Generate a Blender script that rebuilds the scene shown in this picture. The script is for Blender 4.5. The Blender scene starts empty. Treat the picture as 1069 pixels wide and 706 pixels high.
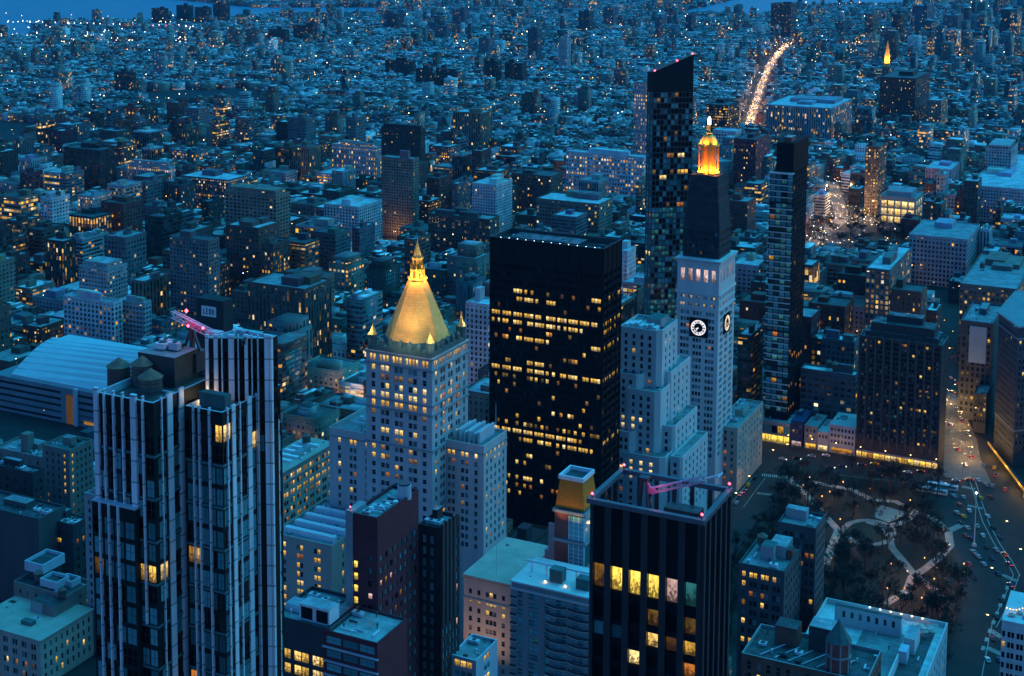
import bpy, math, random
import numpy as np
from mathutils import Matrix, Vector, Euler

random.seed(7)
R = math.radians
S = bpy.context.scene
COL = S.collection

# ------------------------------------------------------------------ camera
CAM_H, F_PX, CX, PITCH, ROLL, HORIZON = 325.0, 1500.0, 534.5, R(6.0), R(0.3), -78.0
CY = HORIZON + F_PX * math.tan(PITCH)
_fw = Vector((0, math.cos(PITCH), -math.sin(PITCH)))
_u0 = Vector((0, math.sin(PITCH), math.cos(PITCH)))
_r0 = Vector((1, 0, 0))
_rt = _r0 * math.cos(ROLL) + _u0 * math.sin(ROLL)
_up = -_r0 * math.sin(ROLL) + _u0 * math.cos(ROLL)
cd = bpy.data.cameras.new('camera')
cam = bpy.data.objects.new('camera', cd)
COL.objects.link(cam)
cd.sensor_fit = 'HORIZONTAL'
cd.sensor_width = 36.0
cd.lens = F_PX / 1069.0 * 36.0
cd.shift_y = (CY - 353.0) / 1069.0
cd.clip_start, cd.clip_end = 1.0, 60000.0
m = Matrix((( _rt.x, _up.x, -_fw.x, 0), (_rt.y, _up.y, -_fw.y, 0), (_rt.z, _up.z, -_fw.z, CAM_H), (0, 0, 0, 1)))
cam.matrix_world = m
S.camera = cam

# ------------------------------------------------------------------ world, sun, exposure
SUN_EL, SUN_AZ, LAMP_EL = R(1.0), R(60.0), R(60.0)          # the sun has just gone, off to the right (west)
w = bpy.data.worlds.new('World')
S.world = w
w.use_nodes = True
nt = w.node_tree
bg = nt.nodes['Background']
sky = nt.nodes.new('ShaderNodeTexSky')
sky.sky_type = 'NISHITA'
sky.sun_disc = False
sky.sun_elevation = SUN_EL
sky.sun_rotation = SUN_AZ
sky.altitude = 300
sky.ozone_density = 5.0
sky.dust_density = 0.3
sky.air_density = 1.0
tint = nt.nodes.new('ShaderNodeMix')
tint.data_type = 'RGBA'; tint.blend_type = 'MULTIPLY'
tint.inputs[0].default_value = 1.0
tint.inputs[7].default_value = (0.64, 0.80, 0.76, 1)
nt.links.new(sky.outputs[0], tint.inputs[6])
nt.links.new(tint.outputs[2], bg.inputs[0])
bg.inputs[1].default_value = 0.15
sl = bpy.data.lights.new('sun', 'SUN')
sl.energy = 0.25
sl.angle = R(65)
sl.color = (0.02, 0.66, 1.0)
sun = bpy.data.objects.new('sun', sl)
COL.objects.link(sun)
_d = Vector((math.sin(SUN_AZ) * math.cos(LAMP_EL), math.cos(SUN_AZ) * math.cos(LAMP_EL), math.sin(LAMP_EL)))
sun.rotation_euler = _d.to_track_quat('Z', 'Y').to_euler()
vs = S.view_settings
vs.view_transform = 'Standard'; vs.look = 'None'; vs.gamma = 1.0; vs.use_curve_mapping = False
vs.exposure = 3.2
LAMPS = 2.0 ** (0.6 - 3.15)      # lamps and lit rooms, set against that exposure
S.render.engine = 'CYCLES'
S.cycles.use_denoising = True
S.cycles.max_bounces = 4
S.cycles.diffuse_bounces = 2
S.cycles.glossy_bounces = 2
S.cycles.volume_bounces = 1
S.cycles.transmission_bounces = 2
S.cycles.transparent_max_bounces = 4
S.cycles.sample_clamp_indirect = 4.0
GLOW = 1.0 * LAMPS       # strength of the lit windows

# ------------------------------------------------------------------ the street grid: u runs along the cross streets (right), v down the avenues (away)
GR = R(26.0)
UX, UY = math.cos(GR), -math.sin(GR)
VX, VY = math.sin(GR), math.cos(GR)
def W3(u, v, z=0.0): return Vector((UX * u + VX * v, UY * u + VY * v, z))
def uv_of(x, y): return (x * UX + y * UY, x * VX + y * VY)
def ray(px, py): return _fw + _rt * ((px - CX) / F_PX) - _up * ((py - CY) / F_PX)
def at_z(px, py, z=0.0):
    d = ray(px, py); t = (z - CAM_H) / d.z
    return uv_of(d.x * t, d.y * t)
def at_v(px, py, v):
    d = ray(px, py); t = v / (d.x * VX + d.y * VY)
    return (d.x * UX + d.y * UY) * t, CAM_H + d.z * t
def pix(u, v, z):
    p = W3(u, v, z) - Vector((0, 0, CAM_H)); d = p.dot(_fw)
    return CX + F_PX * p.dot(_rt) / d, CY - F_PX * p.dot(_up) / d
def solve(f, a, b, target):
    for _ in range(50):
        mid = (a + b) / 2
        if f(mid) < target: a = mid
        else: b = mid
    return a
def foot(px, py, xl, xr, z=None, v=None):
    """footprint of a block whose near roof corner is seen at (px, py): (u0, u1, v0, v1, z)"""
    if v is None: u1, v0 = at_z(px, py, z)
    else:
        v0 = v; u1, z = at_v(px, py, v)
    u0 = solve(lambda u: pix(u, v0, z)[0], u1 - 500, u1, xl)
    v1 = solve(lambda q: pix(u1, q, z)[0], v0, v0 + 900, xr) if xr else v0 + 20
    return u0, u1, v0, v1, z

# ------------------------------------------------------------------ materials
MATS = {}
def nodes_of(name):
    mt = bpy.data.materials.new(name); mt.use_nodes = True
    t = mt.node_tree; return mt, t, t.nodes['Principled BSDF']
def nn(t, typ, **kw):
    n = t.nodes.new(typ)
    for k, v in kw.items(): setattr(n, k, v)
    return n
def mathn(t, op, a, b=None, c=None):
    n = nn(t, 'ShaderNodeMath', operation=op)
    for i, x in enumerate((a, b, c)):
        if x is None: continue
        if isinstance(x, (int, float)): n.inputs[i].default_value = x
        else: t.links.new(x, n.inputs[i])
    return n.outputs[0]
def solid(name, col, rough=0.8, metal=0.0, var=0.25, scale=0.25, spec=0.3, streak=0.0):
    """a surface with soft stains: noise in object space varies the colour"""
    if name in MATS: return MATS[name]
    mt, t, b = nodes_of(name)
    tc = nn(t, 'ShaderNodeTexCoord')
    mp = nn(t, 'ShaderNodeMapping'); t.links.new(tc.outputs['Object'], mp.inputs[0])
    mp.inputs['Scale'].default_value = (scale, scale, scale * (0.15 if streak else 1))
    n1 = nn(t, 'ShaderNodeTexNoise'); n1.inputs['Scale'].default_value = 1.0; n1.inputs['Detail'].default_value = 6; n1.inputs['Roughness'].default_value = 0.65
    t.links.new(mp.outputs[0], n1.inputs['Vector'])
    rp = nn(t, 'ShaderNodeMapRange'); rp.inputs[1].default_value = 0.3; rp.inputs[2].default_value = 0.7
    rp.inputs[3].default_value = 1 - var; rp.inputs[4].default_value = 1 + var
    t.links.new(n1.outputs[0], rp.inputs[0])
    mx = nn(t, 'ShaderNodeMix', data_type='RGBA', blend_type='MULTIPLY'); mx.inputs[0].default_value = 1
    mx.inputs[6].default_value = (*col, 1); t.links.new(rp.outputs[0], mx.inputs[7])
    t.links.new(mx.outputs[2], b.inputs['Base Color'])
    b.inputs['Roughness'].default_value = rough; b.inputs['Metallic'].default_value = metal
    b.inputs['Specular IOR Level'].default_value = spec
    MATS[name] = mt; return mt
def glow(name, col, strength, sampled=False):
    if name in MATS: return MATS[name]
    mt, t, b = nodes_of(name)
    b.inputs['Base Color'].default_value = (*[c * 0.3 for c in col], 1)
    b.inputs['Emission Color'].default_value = (*col, 1); b.inputs['Emission Strength'].default_value = strength * LAMPS
    if not sampled: mt.cycles.emission_sampling = 'NONE'
    MATS[name] = mt; return mt
def lit_window(name, cols, lo, hi):
    """a lit room behind a pane: each pane its own lamp colour and strength, uneven over the pane"""
    mt, t, b = nodes_of(name)
    oi = nn(t, 'ShaderNodeObjectInfo'); ge = nn(t, 'ShaderNodeNewGeometry')
    r = mathn(t, 'FRACT', mathn(t, 'ADD', oi.outputs['Random'], ge.outputs['Random Per Island']))
    r2 = mathn(t, 'FRACT', mathn(t, 'MULTIPLY', r, 17.31))
    cr = nn(t, 'ShaderNodeValToRGB'); cr.color_ramp.interpolation = 'LINEAR'
    el = cr.color_ramp.elements
    el[0].color = (*cols[0], 1); el[1].color = (*cols[-1], 1)
    for i, c in enumerate(cols[1:-1]):
        e = el.new((i + 1) / (len(cols) - 1)); e.color = (*c, 1)
    t.links.new(r, cr.inputs[0])
    uvn = nn(t, 'ShaderNodeTexCoord')
    sp = nn(t, 'ShaderNodeSeparateXYZ'); t.links.new(uvn.outputs['UV'], sp.inputs[0])
    nz = nn(t, 'ShaderNodeTexNoise', noise_dimensions='4D'); nz.inputs['Scale'].default_value = 2.6; nz.inputs['Detail'].default_value = 3
    t.links.new(uvn.outputs['UV'], nz.inputs['Vector']); t.links.new(mathn(t, 'MULTIPLY', r, 90.0), nz.inputs['W'])
    room = nn(t, 'ShaderNodeMapRange'); room.inputs[1].default_value = 0.36; room.inputs[2].default_value = 0.62; room.inputs[3].default_value = 0.45; room.inputs[4].default_value = 1.15
    t.links.new(nz.outputs[0], room.inputs[0])
    top = nn(t, 'ShaderNodeMapRange'); top.inputs[3].default_value = 0.65; top.inputs[4].default_value = 1.2
    t.links.new(sp.outputs[1], top.inputs[0])
    st = nn(t, 'ShaderNodeMapRange'); st.inputs[3].default_value = lo * GLOW; st.inputs[4].default_value = hi * GLOW
    t.links.new(r2, st.inputs[0])
    nf = nn(t, 'ShaderNodeTexNoise', noise_dimensions='4D'); nf.inputs['Scale'].default_value = 5.5; nf.inputs['Detail'].default_value = 1; t.links.new(uvn.outputs['UV'], nf.inputs['Vector']); t.links.new(mathn(t, 'MULTIPLY', r, 55.0), nf.inputs['W'])
    thr = mathn(t, 'ADD', .36, mathn(t, 'MULTIPLY', sp.outputs[1], .42))
    furn = mathn(t, 'SUBTRACT', 1.0, mathn(t, 'MULTIPLY', mathn(t, 'GREATER_THAN', nf.outputs[0], thr), .72))
    slat = mathn(t, 'ADD', .9, mathn(t, 'MULTIPLY', mathn(t, 'SINE', mathn(t, 'MULTIPLY', sp.outputs[0], 70.0)), .1))
    k = mathn(t, 'MULTIPLY', mathn(t, 'MULTIPLY', mathn(t, 'MULTIPLY', room.outputs[0], top.outputs[0]), st.outputs[0]), mathn(t, 'MULTIPLY', furn, slat))
    t.links.new(cr.outputs[0], b.inputs['Emission Color']); t.links.new(k, b.inputs['Emission Strength'])
    b.inputs['Base Color'].default_value = (0.04, 0.035, 0.03, 1); b.inputs['Roughness'].default_value = 0.15
    mt.cycles.emission_sampling = 'NONE'
    MATS[name] = mt; return mt
def dark_pane(name, col, curtain, share, rough=0.06):
    mt, t, b = nodes_of(name)
    oi = nn(t, 'ShaderNodeObjectInfo'); ge = nn(t, 'ShaderNodeNewGeometry')
    r = mathn(t, 'FRACT', mathn(t, 'ADD', oi.outputs['Random'], ge.outputs['Random Per Island']))
    c = mathn(t, 'LESS_THAN', r, share)
    k = mathn(t, 'MULTIPLY', c, mathn(t, 'FRACT', mathn(t, 'MULTIPLY', r, 23.7)))
    mx = nn(t, 'ShaderNodeMix', data_type='RGBA'); t.links.new(k, mx.inputs[0])
    mx.inputs[6].default_value = (*col, 1); mx.inputs[7].default_value = (*curtain, 1)
    t.links.new(mx.outputs[2], b.inputs['Base Color'])
    b.inputs['Roughness'].default_value = rough; b.inputs['Specular IOR Level'].default_value = 0.10 if 'black' in name else 0.5
    MATS[name] = mt; return mt

YEL = (1.0, 0.52, 0.045); AMB = (1.0, 0.38, 0.04); WRM = (1.0, 0.60, 0.13); PAL = (1.0, 0.76, 0.36); ORG = (1.0, 0.24, 0.03)
lit_window('lit_yellow', [YEL, WRM, YEL], 0.45, 0.95)
lit_window('lit_warm', [WRM, PAL, WRM], 0.65, 1.25)
lit_window('lit_orange', [ORG, AMB, YEL], 0.15, 0.5)
lit_window('lit_dim', [AMB, YEL, WRM], 0.06, 0.25)
lit_window('lit_teal', [(0.05, 0.35, 0.4), (0.04, 0.3, 0.3), (0.1, 0.5, 0.55)], 0.1, 0.3)
lit_window('lit_hot', [(1.0, 0.62, 0.08), (1.0, 0.7, 0.1)], 1.0, 1.3)
lit_window('lit_pink', [(0.9, 0.5, 0.45), (0.8, 0.55, 0.5)], 0.5, 1.0)
dark_pane('dark_glass', (0.012, 0.016, 0.02), (0.25, 0.26, 0.26), 0.35)
dark_pane('black_glass', (0.003, 0.005, 0.007), (0.03, 0.035, 0.04), 0.2, .12)
dark_pane('teal_glass', (0.03, 0.14, 0.15), (0.15, 0.46, 0.48), 0.9)
PANES = ['dark_glass', 'lit_yellow', 'lit_warm', 'lit_orange', 'lit_dim', 'lit_teal', 'lit_hot', 'lit_pink', 'black_glass', 'teal_glass']
limestone = solid('limestone', (0.49, 0.47, 0.46), var=0.16, scale=0.12, streak=1)
pale_stone = solid('pale_stone', (0.5, 0.5, 0.5), var=0.14, scale=0.12, streak=1)
white_stone = solid('white_stone', (0.62, 0.59, 0.57), var=0.12, scale=0.15, streak=1)
tan_stone = solid('tan_stone', (0.42, 0.36, 0.30), var=0.18, scale=0.12, streak=1)
brown_stone = solid('brown_stone', (0.22, 0.18, 0.16), var=0.2, scale=0.12, streak=1)
grey_stone = solid('grey_stone', (0.26, 0.27, 0.28), var=0.2, scale=0.12, streak=1)
maroon_brick = solid('maroon_brick', (0.13, 0.028, 0.038), var=0.2, scale=0.2)
red_brick = solid('red_brick', (0.26, 0.075, 0.06), var=0.25, scale=0.2)
brown_brick = solid('brown_brick', (0.16, 0.085, 0.06), var=0.25, scale=0.2)
concrete = solid('concrete', (0.30, 0.31, 0.32), var=0.15, scale=0.15, streak=1)
black_metal = solid('black_metal', (0.008, 0.012, 0.016), rough=0.6, var=0.1, spec=0.04)
dark_metal = solid('dark_metal', (0.045, 0.05, 0.055), rough=0.4, var=0.2, spec=0.5)
pale_metal = solid('pale_metal', (0.48, 0.52, 0.58), rough=0.5, var=0.12, spec=0.5, streak=1)
white_metal = solid('white_metal', (0.72, 0.74, 0.76), rough=0.5, var=0.15, scale=0.6)
def roofing(name, col, var):
    """felt strips with tarred seams, patches of another age, puddles that shine"""
    mt = solid(name, col, var=var, scale=0.16); t = mt.node_tree; b = t.nodes['Principled BSDF']
    src = b.inputs['Base Color'].links[0].from_socket
    tc = nn(t, 'ShaderNodeTexCoord'); br = nn(t, 'ShaderNodeTexBrick'); t.links.new(tc.outputs['Object'], br.inputs['Vector'])
    br.inputs['Color1'].default_value = (.78, .78, .78, 1); br.inputs['Color2'].default_value = (1.12, 1.12, 1.12, 1); br.inputs['Mortar'].default_value = (.45, .45, .45, 1)
    br.inputs['Scale'].default_value = 1.0; br.inputs['Brick Width'].default_value = 6.5; br.inputs['Row Height'].default_value = 1.9; br.inputs['Mortar Size'].default_value = .07
    mx = nn(t, 'ShaderNodeMix', data_type='RGBA', blend_type='MULTIPLY'); mx.inputs[0].default_value = .8
    t.links.new(src, mx.inputs[6]); t.links.new(br.outputs[0], mx.inputs[7]); t.links.new(mx.outputs[2], b.inputs['Base Color'])
    nz = nn(t, 'ShaderNodeTexNoise'); nz.inputs['Scale'].default_value = .22; nz.inputs['Detail'].default_value = 4; t.links.new(tc.outputs['Object'], nz.inputs['Vector'])
    mr = nn(t, 'ShaderNodeMapRange'); mr.inputs[1].default_value = .42; mr.inputs[2].default_value = .56; mr.inputs[3].default_value = .25; mr.inputs[4].default_value = .85
    t.links.new(nz.outputs[0], mr.inputs[0]); t.links.new(mr.outputs[0], b.inputs['Roughness']); return mt
roof_pale = roofing('roof_pale', (0.36, 0.375, 0.385), 0.45)
roof_grey = roofing('roof_grey', (0.24, 0.25, 0.26), 0.4)
roof_tar = roofing('roof_tar', (0.07, 0.075, 0.08), 0.45)
copper = solid('green_copper', (0.06, 0.13, 0.13), var=0.3, scale=0.3)
wood = solid('tank_wood', (0.14, 0.11, 0.09), var=0.3, scale=1.2, streak=1)
tank_top = solid('tank_roof', (0.2, 0.12, 0.09), var=0.3, scale=0.8)
gold = solid('gilded_tile', (0.84, 0.44, 0.10), rough=0.5, metal=0.0, var=0.18, scale=0.5, spec=0.4)
def tile_courses(mt, rows, cols):
    """courses of tiles laid up the slope, each a little brighter or duller"""
    t = mt.node_tree; b = t.nodes['Principled BSDF']; src = b.inputs['Base Color'].links[0].from_socket; tc = nn(t, 'ShaderNodeTexCoord')
    br = nn(t, 'ShaderNodeTexBrick'); t.links.new(tc.outputs['UV'], br.inputs['Vector']); br.inputs['Scale'].default_value = 1.0; br.inputs['Brick Width'].default_value = 1 / cols; br.inputs['Row Height'].default_value = 1 / rows; br.inputs['Mortar Size'].default_value = .004
    br.inputs['Color1'].default_value = (.8, .8, .8, 1); br.inputs['Color2'].default_value = (1.15, 1.15, 1.15, 1); br.inputs['Mortar'].default_value = (.55, .5, .45, 1)
    mx = nn(t, 'ShaderNodeMix', data_type='RGBA', blend_type='MULTIPLY'); mx.inputs[0].default_value = .32; t.links.new(src, mx.inputs[6]); t.links.new(br.outputs[0], mx.inputs[7]); t.links.new(mx.outputs[2], b.inputs['Base Color'])
tile_courses(gold, 22, 5)
gold_metal = solid('gilded_metal', (0.80, 0.42, 0.08), rough=0.4, metal=0.3, var=0.15, scale=1.0)
rust_tile = solid('rust_tile', (0.55, 0.18, 0.015), var=0.3, scale=1.4)
asphalt = solid('asphalt', (0.021, 0.022, 0.024), var=0.35, scale=0.08)
paving = solid('paving', (0.13, 0.125, 0.12), var=0.25, scale=0.2)
path_mat = solid('park_path', (0.27, 0.235, 0.21), var=0.25, scale=0.25)
lawn_mat = solid('lawn', (0.014, 0.02, 0.011), var=0.4, scale=0.12)
soil = solid('soil', (0.012, 0.013, 0.009), var=0.4, scale=0.12)
mark_white = solid('road_paint', (0.36, 0.35, 0.32), var=0.4, scale=0.8)
bark = solid('bark', (0.06, 0.05, 0.045), var=0.3, scale=2.0)
twig = solid('twig', (0.03, 0.026, 0.023), var=0.3, scale=1.0)
leaf_dark = solid('leaf_dark', (0.035, 0.05, 0.03), var=0.5, scale=0.6)
netting = solid('black_netting', (0.035, 0.037, 0.042), rough=0.9, var=0.5, scale=0.3)
pink_paint = solid('pink_paint', (0.62, 0.16, 0.3), rough=0.5, var=0.15)
red_glow = glow('red_beacon', (1.0, 0.03, 0.05), 14.0, True)
white_glow = glow('white_lamp', (1.0, 0.95, 0.9), 5.0)
warm_glow = glow('warm_lamp', (1.0, 0.62, 0.25), 7.0)
amber_glow = glow('amber_lamp', (1.0, 0.4, 0.06), 6.0)
cool_glow = glow('cool_lamp', (0.75, 0.9, 1.0), 5.0)
tail_glow = glow('tail_lamp', (1.0, 0.05, 0.03), 2.2)
sign_glow = glow('sign_light', (0.8, 0.85, 0.9), 0.35)

def facade_material():
    """walls of the ordinary buildings: bays and floors of glass, a few rooms lit; sizes and colours come from face attributes"""
    mt, t, b = nodes_of('city_wall')
    a1 = nn(t, 'ShaderNodeAttribute', attribute_name='wall'); a2 = nn(t, 'ShaderNodeAttribute', attribute_name='win')
    sw = nn(t, 'ShaderNodeSeparateColor'); t.links.new(a2.outputs['Color'], sw.inputs[0])
    uvn = nn(t, 'ShaderNodeTexCoord'); s = nn(t, 'ShaderNodeSeparateXYZ'); t.links.new(uvn.outputs['UV'], s.inputs[0])
    x = mathn(t, 'DIVIDE', s.outputs[0], sw.outputs[0]); y = mathn(t, 'DIVIDE', s.outputs[1], sw.outputs[1])
    ix, iy = mathn(t, 'FLOOR', x), mathn(t, 'FLOOR', y)
    fx, fy = mathn(t, 'SUBTRACT', x, ix), mathn(t, 'SUBTRACT', y, iy)
    hx = mathn(t, 'MULTIPLY', sw.outputs[2], 0.5)
    mxx = mathn(t, 'LESS_THAN', mathn(t, 'ABSOLUTE', mathn(t, 'SUBTRACT', fx, 0.5)), hx)
    kind = mathn(t, 'FRACT', mathn(t, 'MULTIPLY', a2.outputs['Alpha'], 29.0))
    hy = mathn(t, 'ADD', mathn(t, 'ADD', .22, mathn(t, 'MULTIPLY', kind, .1)), mathn(t, 'MULTIPLY', mathn(t, 'LESS_THAN', kind, .17), .5))
    myy = mathn(t, 'LESS_THAN', mathn(t, 'ABSOLUTE', mathn(t, 'SUBTRACT', fy, 0.5)), hy)
    topgap = mathn(t, 'GREATER_THAN', y, 0.6)
    mask = mathn(t, 'MULTIPLY', mathn(t, 'MULTIPLY', mxx, myy), topgap)
    cv = nn(t, 'ShaderNodeCombineXYZ'); t.links.new(ix, cv.inputs[0]); t.links.new(iy, cv.inputs[1]); t.links.new(mathn(t, 'MULTIPLY', a2.outputs['Alpha'], 777.0), cv.inputs[2])
    wn = nn(t, 'ShaderNodeTexWhiteNoise', noise_dimensions='3D'); t.links.new(cv.outputs[0], wn.inputs['Vector'])
    cf = nn(t, 'ShaderNodeCombineXYZ'); t.links.new(iy, cf.inputs[1]); t.links.new(mathn(t, 'MULTIPLY', a2.outputs['Alpha'], 531.0), cf.inputs[2])
    wf = nn(t, 'ShaderNodeTexWhiteNoise', noise_dimensions='3D'); t.links.new(cf.outputs[0], wf.inputs['Vector'])
    band = mathn(t, 'MULTIPLY', mathn(t, 'LESS_THAN', wf.outputs['Value'], 0.1), 3.0)
    frac = mathn(t, 'MULTIPLY', a1.outputs['Alpha'], mathn(t, 'ADD', band, 0.8))
    lit = mathn(t, 'MULTIPLY', mathn(t, 'LESS_THAN', wn.outputs['Value'], frac), mask)
    sc = nn(t, 'ShaderNodeSeparateColor'); t.links.new(wn.outputs['Color'], sc.inputs[0])
    cr = nn(t, 'ShaderNodeValToRGB'); el = cr.color_ramp.elements
    el[0].color = (*AMB, 1); el[1].color = (1.0, 0.85, 0.55, 1); e = el.new(0.45); e.color = (*YEL, 1)
    t.links.new(sc.outputs[1], cr.inputs[0])
    st = nn(t, 'ShaderNodeMapRange'); st.inputs[3].default_value = 0.08 * GLOW; st.inputs[4].default_value = 1.0 * GLOW
    t.links.new(mathn(t, 'POWER', sc.outputs[2], 1.6), st.inputs[0])
    t.links.new(cr.outputs[0], b.inputs['Emission Color']); t.links.new(mathn(t, 'MULTIPLY', lit, st.outputs[0]), b.inputs['Emission Strength'])
    ge = nn(t, 'ShaderNodeNewGeometry')
    nz = nn(t, 'ShaderNodeTexNoise'); nz.inputs['Scale'].default_value = 0.09; nz.inputs['Detail'].default_value = 5
    t.links.new(ge.outputs['Position'], nz.inputs['Vector'])
    rp = nn(t, 'ShaderNodeMapRange'); rp.inputs[1].default_value = 0.3; rp.inputs[2].default_value = 0.7; rp.inputs[3].default_value = 0.72; rp.inputs[4].default_value = 1.25
    t.links.new(nz.outputs[0], rp.inputs[0])
    mw = nn(t, 'ShaderNodeMix', data_type='RGBA', blend_type='MULTIPLY'); mw.inputs[0].default_value = 1
    t.links.new(a1.outputs['Color'], mw.inputs[6]); t.links.new(rp.outputs[0], mw.inputs[7])
    belt = mathn(t, 'MULTIPLY', mathn(t, 'LESS_THAN', mathn(t, 'FRACT', mathn(t, 'DIVIDE', mathn(t, 'ADD', iy, 1.0), 5.0)), .1), mathn(t, 'GREATER_THAN', fy, .84))
    sill = mathn(t, 'MULTIPLY', mathn(t, 'MULTIPLY', mathn(t, 'LESS_THAN', mathn(t, 'ABSOLUTE', mathn(t, 'SUBTRACT', fy, .82)), .035), mxx), topgap)
    trim = mathn(t, 'ADD', 1.0, mathn(t, 'MULTIPLY', mathn(t, 'ADD', belt, sill), .5))
    mt2 = nn(t, 'ShaderNodeMix', data_type='RGBA', blend_type='MULTIPLY'); mt2.inputs[0].default_value = 1; t.links.new(mw.outputs[2], mt2.inputs[6]); t.links.new(trim, mt2.inputs[7]); mw = mt2
    gl = nn(t, 'ShaderNodeMapRange'); gl.inputs[1].default_value = 0.55; gl.inputs[3].default_value = 0.01; gl.inputs[4].default_value = 0.12
    t.links.new(sc.outputs[0], gl.inputs[0])
    mc = nn(t, 'ShaderNodeMix', data_type='RGBA'); t.links.new(mask, mc.inputs[0]); t.links.new(mw.outputs[2], mc.inputs[6]); t.links.new(gl.outputs[0], mc.inputs[7])
    t.links.new(mc.outputs[2], b.inputs['Base Color'])
    ro = nn(t, 'ShaderNodeMapRange'); ro.inputs[3].default_value = 0.85; ro.inputs[4].default_value = 0.12; t.links.new(mask, ro.inputs[0])
    t.links.new(ro.outputs[0], b.inputs['Roughness'])
    bp = nn(t, 'ShaderNodeBump', invert=True); bp.inputs['Strength'].default_value = 0.5; bp.inputs['Distance'].default_value = 0.25
    t.links.new(mask, bp.inputs['Height']); t.links.new(bp.outputs[0], b.inputs['Normal'])
    mt.cycles.emission_sampling = 'NONE'
    return mt
def roof_material():
    mt, t, b = nodes_of('city_roof')
    a1 = nn(t, 'ShaderNodeAttribute', attribute_name='wall'); ge = nn(t, 'ShaderNodeNewGeometry')
    nz = nn(t, 'ShaderNodeTexNoise'); nz.inputs['Scale'].default_value = 0.14; nz.inputs['Detail'].default_value = 6
    t.links.new(ge.outputs['Position'], nz.inputs['Vector'])
    rp = nn(t, 'ShaderNodeMapRange'); rp.inputs[1].default_value = 0.3; rp.inputs[2].default_value = 0.7; rp.inputs[3].default_value = 0.55; rp.inputs[4].default_value = 1.35
    t.links.new(nz.outputs[0], rp.inputs[0])
    mw = nn(t, 'ShaderNodeMix', data_type='RGBA', blend_type='MULTIPLY'); mw.inputs[0].default_value = 1
    t.links.new(a1.outputs['Color'], mw.inputs[6]); t.links.new(rp.outputs[0], mw.inputs[7])
    t.links.new(mw.outputs[2], b.inputs['Base Color']); b.inputs['Roughness'].default_value = 0.7
    return mt
CITY_WALL, CITY_ROOF = facade_material(), roof_material()

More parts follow.
